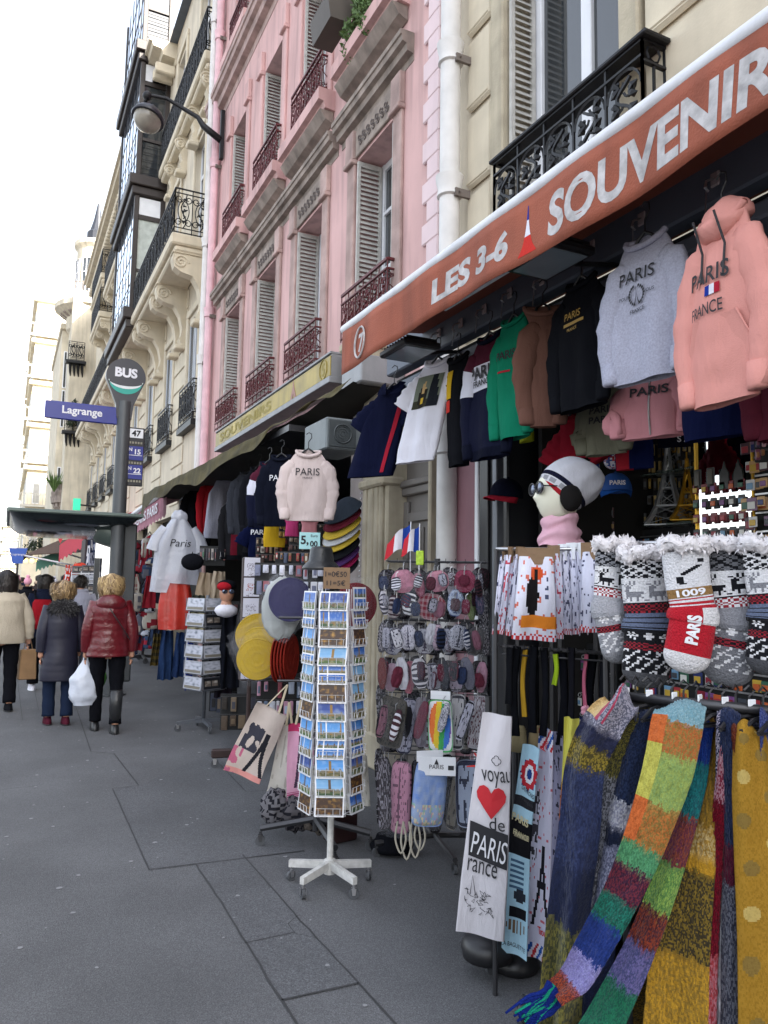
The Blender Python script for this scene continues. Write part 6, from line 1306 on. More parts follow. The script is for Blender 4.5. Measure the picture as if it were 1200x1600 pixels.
def dots(u, v, c):
    for k in range(14):
        cu, cv = (.28 if k % 2 else .78)+.05*sin(k*2.1), .05+k*.07
        if ((u-cu)/.15)**2+((v-cv)/.024)**2 < 1: return h('#7a6434') if k % 3 else h('#b09a5c')
    return c
scarf('mustard scarf printed with bronze dots at the right edge', [(1172,1142,44), (1180,1240,66), (1190,1360,76), (1198,1480,82), (1204,1640,90)], [1.96,1.94,1.92,1.91,1.9], blocks([(1.1,'#96722a','#8f6c24')], lens=dots), -.1, .012, .9, 10, mat=VC, fuzz=0)
scarf('blue mottled scarf top cut by the right edge', [(1205,1125,30), (1214,1230,40), (1220,1400,44)], 1.95, blocks([(1.1,'#2a3566','#4a5488')]), -.1, .012, .9, 11)
for k, (x, w_, c1, c2, lb) in enumerate(((925,60,'#1c2236','#33384c','navy backing scarf low behind the leftmost scarves'), (975,64,'#3a381f','#20222c','olive backing scarf behind the navy band scarf'), (1040,70,'#1a1d2b','#2c3146','dark navy backing scarf behind the patchwork scarf'), (1100,60,'#3c1a22','#20202c','maroon backing scarf behind the mustard scarf'), (1160,70,'#23263a','#3c4056','dark blue backing scarf behind the dotted mustard scarf'), (1205,60,'#1c2033','#2f3350','darkest backing scarf at the right edge'))):
    scarf(lb, [(x+14,1122,w_*.7), (x+8,1200,w_*1.1), (x,1350,w_*1.35), (x-6,1500,w_*1.5), (x-10,1660,w_*1.6)], 2.28-.04*k, blocks([(.3+.05*k,c1,c2), (.6,c2,c1), (1.1,c1,c2)]), 0, .03, 2.1, k*1.3, nu=24, nv=60)
P0, P1 = at(975, 1088, D=2.22), at(1215, 1112, D=1.98); t = thing('scarf_rail', 'black wheeled rail rack carrying the woollen scarves', 'clothes rail', (P0.x, P0.y, 0)); O = Vector((P0.x, P0.y, 0)); g = MB(); g.bar(P0-O, P1-O, .014, 10); g.bar(P0-O+Vector((.06,.03,-.02)), P1-O+Vector((.06,.03,-.02)), .01, 8); g.build('top_rail', STEELD, t, smooth=True)
w1, w2 = at(800, 1588, Z=0), at(1150, 1900, Z=0); g = MB(); e0, e1 = P0-O, P1-O
for e in (e0, e1): g.bar((e.x,e.y,e.z), (e.x,e.y,.09), .013, 8)
w1 = Vector((1.75, 2.38, .085))-O; g.bar(w1, Vector((w1.x+.1, w1.y-1.6, .085)), .016, 8); g.bar(w1, Vector((w1.x+.45, w1.y-.1, .085)), .016, 8); g.build('frame_tube', STEELD, t, smooth=True); caster(t, w1.x, w1.y, .034, 0, BPL, .5); caster(t, w1.x+.42, w1.y-.1, .034, 0, BPL, .5)
HG = 'black hangers crowded on the scarf rail'
for k in range(13):
    f_ = k/12.; q = P0.lerp(P1, f_)+Vector((0,0,.012)); t = thing('clothes_hanger', f'black plastic hanger, {ORD[k+1]} from the left on the scarf rail', 'hanger', q, face(q)+.9+.25*sin(k*2.3), HG); g = MB(); g.tube([(0,0,-.03), (0,0,.02), (.018,0,.035), (.0,0,.048), (-.016,0,.036)], .0032, 5); g.tube([(-.09,0,-.06), (-.04,0,-.035), (0,0,-.03), (.04,0,-.035), (.09,0,-.06)], .006, 6); g.bar((-.09,0,-.062), (.09,0,-.062), .004, 5); g.build('hanger_frame', BPL, t)
    if k % 2 == 0: g = MB(); g.bbox(-.012,.012,-.012,-.008,-.005,.014,.002); g.build('size_tag', WHITE, t)
# ================================================================== SHOP 5 IN THE PINK HOUSE
s5 = thing('second_souvenir_shop', 'dark open shop under the yellow sign in the pink house', 'shop front', (3.0, 9, 0))
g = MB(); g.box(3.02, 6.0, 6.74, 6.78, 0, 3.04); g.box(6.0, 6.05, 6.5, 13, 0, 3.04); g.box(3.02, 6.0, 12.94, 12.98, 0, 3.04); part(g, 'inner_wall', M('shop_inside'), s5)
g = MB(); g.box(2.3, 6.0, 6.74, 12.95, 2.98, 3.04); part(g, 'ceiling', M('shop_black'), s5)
g = MB(); g.bbox(2.93, 3.1, 6.42, 6.73, 0, 3.0, .01); part(g, 'painted_panel', M('taupe_panel', h('#9d9390'), rough=.8, var=.12, streak=.15), s5)
g = MB()
for k in range(60): g.sphere((2.922, 6.46, .1+k*.048), .008, 6, 4)
part(g, 'bead_line', WHITE, s5)
YEL = M('yellow_sign_paint', h('#aa9544'), rough=.5, var=.4, vs=3, bump=.05, streak=.3)
ysg = thing('yellow_fascia_sign', 'faded yellow box sign with number 5 along the pink house', 'shop sign', (2.6, 8.7, 3.5))
YR, YL = at(518, 575, X=2.6).y, at(338, 690, X=2.6).y; zt, zb = at(518, 553, X=2.6).z, at(518, 589, X=2.6).z
g = MB(); g.box(2.6, 2.78, YR, YL, zb, zt); part(g, 'sign_box', M('grey_metal_box', h('#8c8d90'), rough=.5, metal=.3, streak=.2), ysg)
g = MB(); g.box(2.59, 2.598, YR+.01, YL, zb+.02, zt-.015); part(g, 'sign_face', YEL, ysg)
g = MB(); g.bbox(2.58, 2.8, YR-.005, YL, zt, zt+.025, .005); g.bbox(2.575, 2.8, YR-.005, YL, zb-.05, zb+.01, .005); part(g, 'edge_trim', M('grey_metal_box'), ysg)
f5 = lambda Yc, zc: (lambda a, b: (2.586, Yc-a, zc+b)); zc = (zb+zt)/2; Yc = at(507, 573, X=2.6).y; OLI = M('faded_ochre_letter', h('#958640'), rough=.7)
g = MB(); add_text(g, '5', f5(Yc, zc), .12, 0, 0, .01); g.tube([f5(Yc, zc)(.09*cos(a), .095*sin(a)) for a in [6.2832*k/24 for k in range(25)]], .005, 4); part(g, 'lettering', OLI, ysg)
g = MB(); add_text(g, 'SOUVENIRS', f5((at(425,630,X=2.6).y+at(345,682,X=2.6).y)/2, zc), .12, 0, 0, .03, width=abs(at(425,630,X=2.6).y-at(345,682,X=2.6).y)); part(g, 'lettering', OLI, ysg)
Yc = at(460, 610, X=2.6).y; g = MB(); g.prism([(-.09,-.1), (-.03,-.1), (0,-.04), (.03,-.1), (.09,-.1), (.02,.03), (0,.11), (-.02,.03)], lambda a, b, t: (2.588+t, Yc-a, zc+b), -.002, .001); part(g, 'tower_emblem', M('faded_pink', h('#a07a70')), ysg)
cn = thing('olive_canopy', 'ragged olive brown canopy below the yellow sign with black underside', 'awning', (2.2, 9, 2.95))
EDG = [at(552, 596, X=2.55), at(470, 648, X=2.38), at(400, 686, X=2.2), at(320, 728, X=2.02), at(262, 757, X=1.92), at(226, 775, X=1.86)]
E_ = smooth(EDG, 80)
def can(u, v):
    p = E_[min(80, int(u*80))]; q = noise.noise(Vector((u*14, 2, 0))); return (p.x+(3.0-p.x)*v, p.y, p.z+.05*v+.03*q*(1-v)-.04*sin(pi*v))
g = MB(); g.grid(can, 80, 8); part(g, 'canopy_cloth', M('black_canvas', (.012,.011,.009), rough=.9), cn, smooth=True)
def cval(u, v):
    p = E_[min(80, int(u*80))]; q = noise.noise(Vector((u*14, 2, 0))); r = noise.noise(Vector((u*30, v*2, 4))); hh = .03+.15*sstep(.25, .55, u)+.09*noise.noise(Vector((u*9, 7, 1))); return (p.x-.015-.02*r-.03*v, p.y, p.z+.03*q+.03-(hh+.02*r)*v*(1 if u < .97 else 1.7))
g = MB(); g.grid(cval, 80, 5); part(g, 'hanging_edge', M('olive_canvas', h('#4d4524'), rough=.85, var=.4, vs=6, bump=.4, bs=30, streak=.4), cn, smooth=True)
q = at(533, 676, D=6.2); t = thing('air_conditioner', 'grey air conditioner box with round grille under the canopy end', 'air conditioner', q, 0); g = MB(); g.bbox(-.13,.2,-.0,.5,-.14,.12,.012); g.build('casing', M('ac_grey', h('#6f7679'), rough=.5, streak=.2, metal=.2), t)
g = MB(); g.bbox(-.11,.13,-.01,-.002,-.12,.1,.006)
g.tube([(0.01+.075*cos(a), -.014, -.01+.075*sin(a)) for a in [6.2832*k/28 for k in range(29)]], .006, 5, cap=False)
for r in (.02,.04,.06): g.tube([(0.01+r*cos(a), -.014, -.01+r*sin(a)) for a in [6.2832*k/20 for k in range(21)]], .0025, 4, cap=False)
g.build('fan_grille', M('ac_dark', h('#3c4245'), rough=.5), t)
q = at(560, 646, X=2.93); t = thing('junction_box', 'small round white junction box with a looping cable', 'junction box', q); g = MB(); g.tube([(0,0,0), (-.04,0,0)], .05, 18); g.build('box', PIPEW, t); g = MB(); g.tube(smooth([(0,0,.04), (-.02,.0,.25), (-.05,.12,.42), (-.12,.3,.5)], 16), .008, 6); g.tube(smooth([(0,0,-.04), (-.02,.1,-.2), (-.03,.25,-.25)], 10), .007, 6); g.build('cable', PIPEW, t)
q = at(575, 578, X=2.7); t = thing('awning_motor_box', 'grey weathered metal box between the yellow sign and the scroll console', 'metal box', q); g = MB(); g.bbox(-.12,.3,-.12,.3,-.14,.1,.012); g.build('casing', M('grey_metal_box'), t)
def hung(name, lab, cat, x, y, D, h_, mat, **k):
    return garment(name, lab, cat, None, None, h_, mat, k.pop('grp', 'clothes hanging inside the second souvenir shop'), pos=at(x, y, D=D), **k)
hung('sweatshirt', 'beige sweatshirt lettered PARIS hanging at the front of the second shop', 'sweatshirt', 482, 705, 5.7, .52, BEIGEF, flush=False, rz=-.05, sh=.145, bw=.16, seed=31, sa=.0, texts=[('PARIS',.055,0,-.16,.0,INK,.175), ('FRANCE',.014,0,-.205,0,INK)], rects=[], grp='front tops of the second souvenir shop')
hung('sweatshirt', 'maroon, white and navy PARIS block sweatshirt inside the second shop', 'sweatshirt', 421, 722, 7.2, .62, NAVY, flush=False, rz=-.5, sh=.14, bw=.16, colf=stripe, seed=32, texts=[('PARIS',.05,0,-.2,.02,INK,.2)])
hung('sweatshirt', 'navy sweatshirt with white lettering left of the beige one', 'sweatshirt', 440, 712, 6.7, .62, fab('deep_navy', h('#10131f')), flush=False, rz=-.3, sh=.14, bw=.16, seed=33, texts=[('PARIS',.05,0,-.2,.0,WINK,.18)])
hung('hoodie', 'red hoodie hanging in the left part of the second shop', 'hoodie', 333, 752, 10.5, .75, fab('bright_red', h('#a3202a')), flush=False, rz=.3, sh=.14, bw=.15, seed=34)
hung('t_shirt', 'pale grey white top right of the red hoodie', 't-shirt', 352, 746, 10, .8, GREYF, flush=False, rz=.4, sh=.13, bw=.19, sleeve='none', seed=35, shear=(-.1,0))
hung('jacket', 'black jacket left of the red hoodie', 'jacket', 308, 765, 11, .85, BLACKF, flush=False, rz=.2, sh=.15, bw=.17, seed=36)
hung('jacket', 'black and crimson jacket in the middle of the second shop', 'jacket', 369, 778, 9.3, .75, BLACKF, flush=False, rz=-.2, sh=.12, bw=.14, seed=37, colf=lambda x, z: h('#6a1a2a') if abs(x) < .04 else (.015,.015,.018))
hung('sweatshirt', 'charcoal top between the pale top and the maroon block one', 'sweatshirt', 388, 738, 8.6, .7, CHARC, flush=False, rz=-.3, sh=.15, bw=.17, seed=38)
hung('sweatshirt', 'dark top nearest the black canopy in the row middle', 'sweatshirt', 405, 730, 8.0, .7, BLACKF, flush=False, rz=-.4, sh=.13, bw=.15, seed=39)
hung('t_shirt', 'navy tee with white lettering below the maroon block sweatshirt', 't-shirt', 408, 808, 7.5, .4, BLUEK, flush=False, rz=-.2, sh=.11, bw=.12, sleeve='short', seed=40, texts=[('PARIS',.05,0,-.15,.02,WINK,.18)])
hung('t_shirt', 'mustard yellow top right of the lettered navy tee', 't-shirt', 430, 800, 7.0, .32, YELF, flush=False, sh=.09, bw=.1, sleeve='none', seed=41)
hung('t_shirt', 'pink top hanging below the beige sweatshirt', 't-shirt', 457, 800, 6.3, .2, fab('magenta', h('#a83a6a')), flush=False, sh=.05, bw=.06, sleeve='none', seed=42, hanger=False)
hung('t_shirt', 'pale flowered top hanging below the beige sweatshirt', 't-shirt', 484, 803, 6.2, .17, DUSTYP, flush=False, sh=.06, bw=.07, sleeve='none', seed=43, hanger=False)
# clear rain poncho with the red coat under it
q = at(280, 808, D=9.4); rp = thing('rain_poncho', 'translucent white rain poncho hanging over a red skirted coat', 'poncho', q, face(q)+.1); PON = M('milky_plastic', h('#b9bcc8'), rough=.25, var=.1, vs=5, bump=.7, bs=22, alpha=.72, spec=.8)
def ponf(u, v): a = u*2*pi; wv = .09+.14*min(1,v*3.2)+.07*v; return (wv*cos(a)*(1+.06*sin(a*7)), .07*sin(a)*(1+.2*sin(a*5+v*3)), -.03-.78*v-.02*cos(a)*v-.12*v*(cos(a) < -.3))
g = MB(); g.grid(ponf, 44, 20, closeu=True); g.build('poncho_body', PON, rp, smooth=True); g = MB(); g.sphere((0,.01,0), (.1,.08,.09), 18, 12, fn=lambda d: 1+.06*sin(d[0]*9)); g.build('hood', PON, rp, smooth=True)
for sg in (-1,1): g = MB(); g.tube([(sg*.15,0,-.14), (sg*.24,0,-.28), (sg*.28,0,-.42)], [.07,.09,.1], 12, flat=.5, up=(0,1,0), cap=False); g.build('sleeve', PON, rp, smooth=True)
g = MB(); add_text(g, 'Paris', lambda a, b: (a, -.09, b), .09, 0.02, -.32, .0, .2); g.build('lettering', INK, rp)
g = MB(); g.grid(lambda u, v: ((.13+.07*sin(v*2.2))*cos(u*6.2832)*(1+.05*sin(u*6.2832*6)), (.05+.04*v)*sin(u*6.2832)*(1+.15*sin(u*44)), -.7-.66*v), 40, 14, closeu=True); g.build('red_skirt', M('red_plastic', h('#b03228'), rough=.35, bump=.6, bs=18, var=.2), rp, smooth=True)
g = MB(); g.tube([(0,0,.08), (0,0,.2), (.03,0,.24)], .006, 5); g.build('hanger', BPL, rp)
LG = 'loose scarves and shawls hanging under the second shop canopy'
for k, (x, y, w_, y1, c1, c2, D, lab) in enumerate(((262,985,22,1062,'#2a3f66','#33507c',9.4,'denim blue cloth hanging below the red skirted coat, left of two'), (285,988,22,1058,'#24365c','#3a5580',9.3,'denim blue cloth hanging below the red skirted coat, right of two'), (302,955,18,1058,'#c9c9d4','#b5b6c6',8.9,'long white cloth hanging beside the grey card spinner'), (298,1000,10,1078,'#1f3690','#2a48a8',8.8,'royal blue cloth edge beside the grey card spinner'),
      (246,990,14,1040,'#6a5a30','#3f3a2a',9.9,'olive striped cloth at the far left of the second shop'), (310,930,24,985,'#b3ab8a','#3c3f38',8.7,'beige and black striped scarf above the card spinner'), (322,895,26,940,'#a89680','#94836c',8.9,'tan scarf bundle, left of two above the card spinner'), (343,893,22,935,'#b0a08c','#8f7f6c',8.8,'tan scarf bundle, right of two above the card spinner'),
      (360,960,30,1075,'#181a22','#232838',8.2,'dark coat like cloth between the card spinner and sketch column'), (352,1040,24,1090,'#2a2630','#5a1f24',8.3,'dark red cloth low between the card spinner and sketch column'), (236,900,18,950,'#8c2430','#a83040',11,'crimson cloth at the left of the poncho'))):
    px_cloth('hanging_cloth', lab, 'scarf', [(x,y,w_*.8), (x-2,(y+y1)/2,w_), (x-4,y1,w_*1.15)], D, None, LG, .1, .025, 2.2, .01, 18, 20, k, pat('stripe' if 'striped' in lab else 'plain', c1, c2, k))
# grey card spinner
CSX, CSY = 1.98, 8.33
cs = thing('card_spinner', 'grey spinner of framed cards with a wheeled cross base', 'postcard stand', (CSX, CSY, 0), -radians(14)); g = MB(); g.tube([(0,0,.08), (0,0,1.42)], .02, 10); g.build('pole', GREYF if False else M('galvanised'), cs, smooth=True)
for k in range(4):
    a = radians(-75+90*k); g = MB(); g.prism([(0,.08), (.28,.07), (.28,.1), (0,.12)], lambda u, v, t: (cos(a)*u-sin(a)*t, sin(a)*u+cos(a)*t, v), -.018, .018); g.build('base_arm', M('galvanised'), cs); caster(cs, .27*cos(a), .27*sin(a), .035, 0, None, a)
def fcard(seed, dk):
    def f(u, v):
        if min(u, 1-u)*1.6 < .08 or min(v, 1-v) < .1: return h('#a6a9b2') if not dk else h('#55575e')
        n_ = noise.noise(Vector((u*6, v*6, seed)))
        if dk: return h('#1e1f24') if not (.25 < v < .75 and (u*3) % 1 > .25) else mixc(h('#6a6058'), h('#c9c4bc'), max(0, n_))
        return mixc(h('#b9bcc8'), h('#54606c'), max(0, n_+.1)) if v > .25 else h('#7a756a')
    return f
for k in range(6):
    z = 1.32-.165*k
    for j, (a, w_, nm) in enumerate(((-90,.3,'right'), (-180,.3,'left'))):
        ar = radians(a+38); d = Vector((cos(ar), sin(ar), 0)); s_ = Vector((-sin(ar), cos(ar), 0)); g = MB()
        g.grid(lambda u, v: tuple(s_*((u-.5)*w_)+d*(.15+.02*(1-v))+Vector((0,0,z-.06+.13*v))), 20, 14, fcard(k*3+j, k in (1,5) if j == 0 else False)); g.grid(lambda u, v: tuple(s_*((u-.5)*w_)+d*(.145+.02*(1-v))+Vector((0,0,z-.06+.13*v))), 1, 1, lambda u, v: h('#8a8a8f'))
        R2M = Matrix.Rotation(-radians(14), 4, 'Z'); o = g.build('framed_card', VP, None, loc=(CSX, CSY, 0)); o.rotation_euler = (0,0,-radians(14)); tag(o, f'framed picture card, {nm} side of grey spinner, {ORD[k+1]} tier from the top', 'card', 'framed cards in the grey spinner')
    g = MB(); g.box(-.15,.15,-.15,.15,z-.075,z-.068)
    for sx in (-1,1):
        for sy in (-1,1): g.bar((sx*.16,sy*.16,z-.07), (sx*.16,sy*.16,z+.07), .004, 4)
    rM = Matrix.Rotation(radians(38), 4, 'Z'); tf(g, rM); g.build('tray', M('clear_tray', h('#70747c'), rough=.2), cs)
# sketch column
CX_, CY_ = at(383, 1200, Z=0).x, at(383, 1200, Z=0).y; sc_ = thing('sketch_column', 'dark brown column stand holding white sketch prints', 'display stand', (CX_, CY_, 0), face((CX_, CY_))+.1); BRW = M('dark_brown_wood', h('#33211f'), rough=.5, var=.2, vs=8)
g = MB(); g.bbox(-.07,.11,.02,.16,.72,1.78,.008); g.build('column', BRW, sc_); g = MB(); g.bar((0.02,.09,.06), (0.02,.09,.75), .02, 8); g.build('pole', BRW, sc_); g = MB(); g.bbox(-.28,.1,.04,.1,.08,.15,.01); g.bbox(-.02,.06,-.15,.35,.081,.14,.01); g.build('base_bar', BRW, sc_); caster(sc_, -.25, .06, .035); caster(sc_, .02, -.12, .035)
def sketch(seed, red):
    def f(u, v):
        if .3 < v < .7 and .2 < u < .8:
            n_ = noise.noise(Vector((u*18, v*22, seed)))
            if n_ > .1: return h('#8a8494') if not red else h('#a0504a')
        if v < .2 and .2 < u < .8 and noise.noise(Vector((u*10, v*30, seed))) > .2: return h('#77707a')
        return h('#cdcdda')
    return f
for k in range(6):
    z = 1.70-.175*k; g = MB(); g.grid(lambda u, v: (-.062+.135*u, .012-.01*(v), z-.085+.162*v), 22, 26, sketch(k, k in (1,5))); g.grid(lambda u, v: (-.062+.135*u, .017-.01*v, z-.085+.162*v), 1, 1, lambda u, v: h('#b9b9c4'))
    o = g.build('sketch_print', VP, None, loc=(CX_, CY_, 0)); o.rotation_euler = (0,0,face((CX_, CY_))+.1); tag(o, f'white sketch print on the dark column, {ORD[k+1]} from the top', 'print', 'sketch prints on the column')
for k in range(5):
    z = 1.66-.19*k; g = MB(); g.grid(lambda u, v: (.114, .03+.11*u, z-.08+.14*v), 10, 12, sketch(k+20, 0)); o = g.build('sketch_print', VP, None, loc=(CX_, CY_, 0)); o.rotation_euler = (0,0,face((CX_, CY_))+.1); tag(o, f'grey sketch print on the right flank of the column, {ORD[k+1]} from the top', 'print', 'sketch prints on the column')
# yellow, red and purple folding discs in clear bags
def disc(lab, x, y, rp_, D, mat, rz, tilt, cat='folding hat', ring=None, bag=True, name='folding_hat', th=.012):
    q = at(x, y, D=D); r = rp_*D/1200; t = thing(name, lab, cat, q, face(q)+rz, 'round folding hats in clear bags'); t.rotation_euler[1] = tilt
    g = MB()
    def f(u, v): a = u*2*pi; rr = r*v*(1+.02*sin(a*5)); return (rr*cos(a), -th*(1-v**3)-.004*sin(v*22), rr*sin(a))
    g.grid(f, 40, 10, closeu=True); g.grid(lambda u, v: (lambda p: (p[0], -p[1]+.002, p[2]))(f(u, v)), 40, 6, closeu=True); g.build('fabric_disc', mat, t, smooth=True)
    if ring: g = MB(); g.grid(lambda u, v: (r*.42*v*cos(u*6.2832), -th-.005, r*.42*v*sin(u*6.2832)), 24, 1, closeu=True); g.build('centre_patch', ring, t)
    g = MB(); g.tube([(r*cos(a), 0, r*sin(a)) for a in [6.2832*k/40 for k in range(41)]], .006, 6, cap=False); g.build('rim', mat, t, smooth=True)
    if bag: g = MB(); g.grid(lambda u, v: ((u-.5)*2.3*r, -th-.012+.01*noise.noise(Vector((u*9,v*9,x))), (v-.45)*2.4*r), 14, 14); g.build('plastic_bag', PLAS, t, smooth=True)
YD = fab('yellow_disc', h('#b89a1f'), bump=.4)
disc('yellow folding hat with pale centre, topmost of the yellow ones', 402, 993, 33, 5.5, YD, .2, .2, ring=M('pale_patch', h('#b9aa7c')))
disc('yellow folding hat, middle one of the three yellow hats', 406, 1014, 33, 5.42, YD, -.35, -.5); disc('yellow folding hat, lowest of the three yellow hats', 402, 1030, 31, 5.34, YD, -.1, -.4)
for k in range(5): disc(f'brick red folding hat seen edge on, {ORD[k+1]} from the left', 435+k*5, 1028, 36, 5.3, fab('brick_red', h('#8e2c22')), 1.25, 0, bag=(k == 2), th=.006)
disc('purple folding hat in a large clear bag behind the postcard spinner', 454, 937, 33, 4.9, fab('purple_disc', h('#2c2a52')), .15, .1, ring=None); disc('dark red folding hat half hidden right of the postcard spinner', 556, 945, 33, 4.6, fab('dark_red_disc', h('#6e1f26')), .3, 0)
q = at(440, 950, D=5.0); t = thing('bagged_white_cloth', 'bulky clear bag of white cloth beside the purple folding hat', 'bag', q, face(q)); g = MB(); g.sphere((0,0,0), (.13,.05,.2), 24, 16, fn=lambda d: 1+.15*noise.noise(Vector(d)*4)); g.build('cloth', fab('offwhite', h('#a9adac')), t, smooth=True); g = MB(); g.sphere((0,0,0), (.15,.07,.22), 24, 16, fn=lambda d: 1+.2*noise.noise(Vector(d)*6)); g.build('plastic_bag', PLAS, t, smooth=True)
# black bucket hat and the stand below
q = at(502, 872, D=4.9); t = thing('bucket_hat', 'black leather bucket hat on top of the stand behind the spinner', 'hat', q, .3); LEA = M('black_leather', (.02,.021,.023), rough=.35, bump=.3, bs=60); g = MB(); g.loft([((0,0,z), r, r*.9) for z, r in ((-.075,.13), (-.06,.125), (-.03,.1), (-.02,.085), (.05,.075), (.07,.065), (.075,.02))], 26); g.build('crown', LEA, t, smooth=True)
q = at(560, 880, D=5.2)
q = at(484, 845, D=5.3); t = thing('price_sign', 'turquoise price sign reading 5,00 Euro', 'price sign', q, face(q)+.1); g = MB(); g.bbox(-.072,.072,0,.004,-.058,.058,.002); g.build('card', M('turquoise', h('#9fd0d4'), rough=.4, var=.03), t); g = MB(); fz = lambda a, b: (a, -.003, b); add_text(g, '5,', fz, .07, -.035, .0, .03); add_text(g, '00', fz, .04, .028, -.02, .03); add_text(g, 'Euro', fz, .018, .03, .035, .01); g.build('lettering', INK, t)
for k, (y, c) in enumerate(((788,'#2c333c'), (800,'#5a1f2c'), (812,'#b39a3a'), (822,'#a9abae'), (832,'#b39a3a'), (846,'#17181c'), (858,'#472c5a'), (868,'#8a1f4a'), (879,'#2a2c33'))):
    q = at(536-k*.6, y, D=5.9); t = thing('visor_hat', f'curved hat brim in the vertical stack by the taupe panel, {ORD[k+1]} from the top', 'hat', q, .4, 'stacked hats by the taupe panel'); g = MB(); g.grid(lambda u, v: (.14*v*cos(u*6.2832), .14*v*sin(u*6.2832), .10*(1-v*v)-.06+.1*v*cos(u*6.2832)), 26, 8, closeu=True); o = g.build('brim', fab('hat'+c[1:], h(c)), t, smooth=True); g = MB(); g.tube([(.14*cos(a), .14*sin(a), -.06+.1*cos(a)) for a in [6.2832*k2/26 for k2 in range(27)]], .006, 5, cap=False); g.build('rim', M('hat'+c[1:]), t, smooth=True)
# tote bags on the stand behind the spinner
TB = 'tote bags hanging behind the postcard spinner'
def tote_print(seed, kind):
    def f(u, v):
        n_ = noise.noise(Vector((u*7, v*7, seed)))
        if kind == 'tower':
            if .25 < v < .6 and abs(u-.35) < .25 and n_ > -.1: return h('#3a3a44')
            w_ = .03+.3*max(0, (v-.35)/.5)**1.6
            if .3 < v < .92 and abs(abs(u-.72)-w_*.6) < .05: return h('#26262c')
            if u < .28 and v > .6 and n_ > .05: return h('#b0607a')
            if v > .9: return h('#c98a84')
            return h('#b9aca4')
        if kind == 'pink':
            if v < .1: return h('#b83a64')
            w_ = .03+.34*max(0, (v-.2)/.6)**1.6
            if .15 < v < .8 and abs(abs(u-.5)-w_*.6) < .05: return h('#4a3a4c')
            if v > .86 and int(v*60) % 2: return h('#a04a70')
            return h('#d19cb4')
        return h('#c4c0b8') if n_ < .3 else h('#a9a59c')
    return f
for lab, pts, D, kd, rz in (('flower and tower printed tote bag swung out to the left', [(425,1108,52), (408,1145,56), (390,1182,58), (378,1212,60)], 4.75, 'tower', -.1), ('plain off white tote bag between the printed ones', [(452,1135,26), (447,1180,34), (440,1225,38), (433,1255,40)], 4.8, 'plain', -.2),
                            ('pink tote bag with a tower print, nearest the spinner', [(470,1132,38), (470,1170,42), (471,1215,46), (474,1250,50)], 4.7, 'pink', -.1), ('tan paper tote bag behind the spinner foot', [(520,1200,70), (518,1225,76), (516,1262,82)], 4.55, 'plain', 0), ('pale tote bag edge visible right of the spinner', [(560,1180,24), (562,1215,26), (563,1258,28)], 4.4, 'plain', .2)):
    t, on = px_cloth('tote_bag', lab, 'tote bag', pts, D, None, TB, rz, .012, .8, .03, 60, 84, 0, tote_print(len(lab), kd)); x0, y0, w0 = pts[0]
    g = MB(); O = Vector(t.location); top = at(x0+24 if kd == 'tower' else x0, y0-38, D=D+.1)-O
    for sg in (-1,1): a = Vector(on(x0+sg*w0*.22, y0+2, 0)); g.tube(smooth([a, a.lerp(top, .6)+Vector((0,0,.0)), top], 8), .008, 6, flat=.4)
    g.build('handles', M('tote_strap', h('#b3a58c'), rough=.9), t)
for k, (x, y, c1, rx) in enumerate(((430,1262,'#77757a',22), (462,1270,'#5f5c60',22), (497,1272,'#6a625c',24))):
    q = at(x, y, D=4.7); t = thing('folded_shopper', f'crumpled grey printed shopper hanging low, {ORD[k+1]} from the left', 'bag', q, face(q)+.2, TB); g = MB(); pf = pat('speckle', c1, '#24242a', k+50); g.sphere((0,0,0), (rx*.0039,.06,.11), 28, 20, fn=lambda d: 1+.28*noise.noise(Vector(d)*2.6+Vector((k,0,0)))+.05*sin(d[2]*18+d[0]*9), col=pf); g.build('fabric_body', VC, t, smooth=True)
q = at(492, 1325, Z=0); t = thing('tote_stand', 'black wheeled stand behind the postcard spinner', 'display stand', (q.x, q.y, 0), -.3); g = MB(); g.bar((0,0,.1), (0,0,1.5), .018, 8); g.build('pole', STEELD, t); g = MB()
for a in (2.9, -.25, -1.3, 1.2): g.tube([(0,0,.17), (.33*cos(a), .33*sin(a), .1)], .02, 6)
g.build('base_arm', STEELD, t)
for a in (2.9, -.25, -1.3, 1.2): caster(t, .33*cos(a), .33*sin(a), .03, 0, STEELD)
g = MB(); g.bar((-.25,0,1.35), (.25,0,1.35), .008, 6); g.bar((-.25,-.05,.98), (.2,-.05,.98), .008, 6); g.build('cross_rail', STEELD, t)
q = at(530, 1292, D=4.7); t = thing('dark_wood_box', 'dark red brown box standing behind the spinner base', 'box', (q.x, q.y, 0), .2); g = MB(); g.bbox(-.08,.1,-.06,.06,.0,.34,.01); g.build('box_body', M('oxblood', h('#2f1618'), rough=.6), t); g = MB(); g.bbox(-.085,.105,-.065,.065,.34,.36,.004); g.build('lid', M('oxblood'), t)
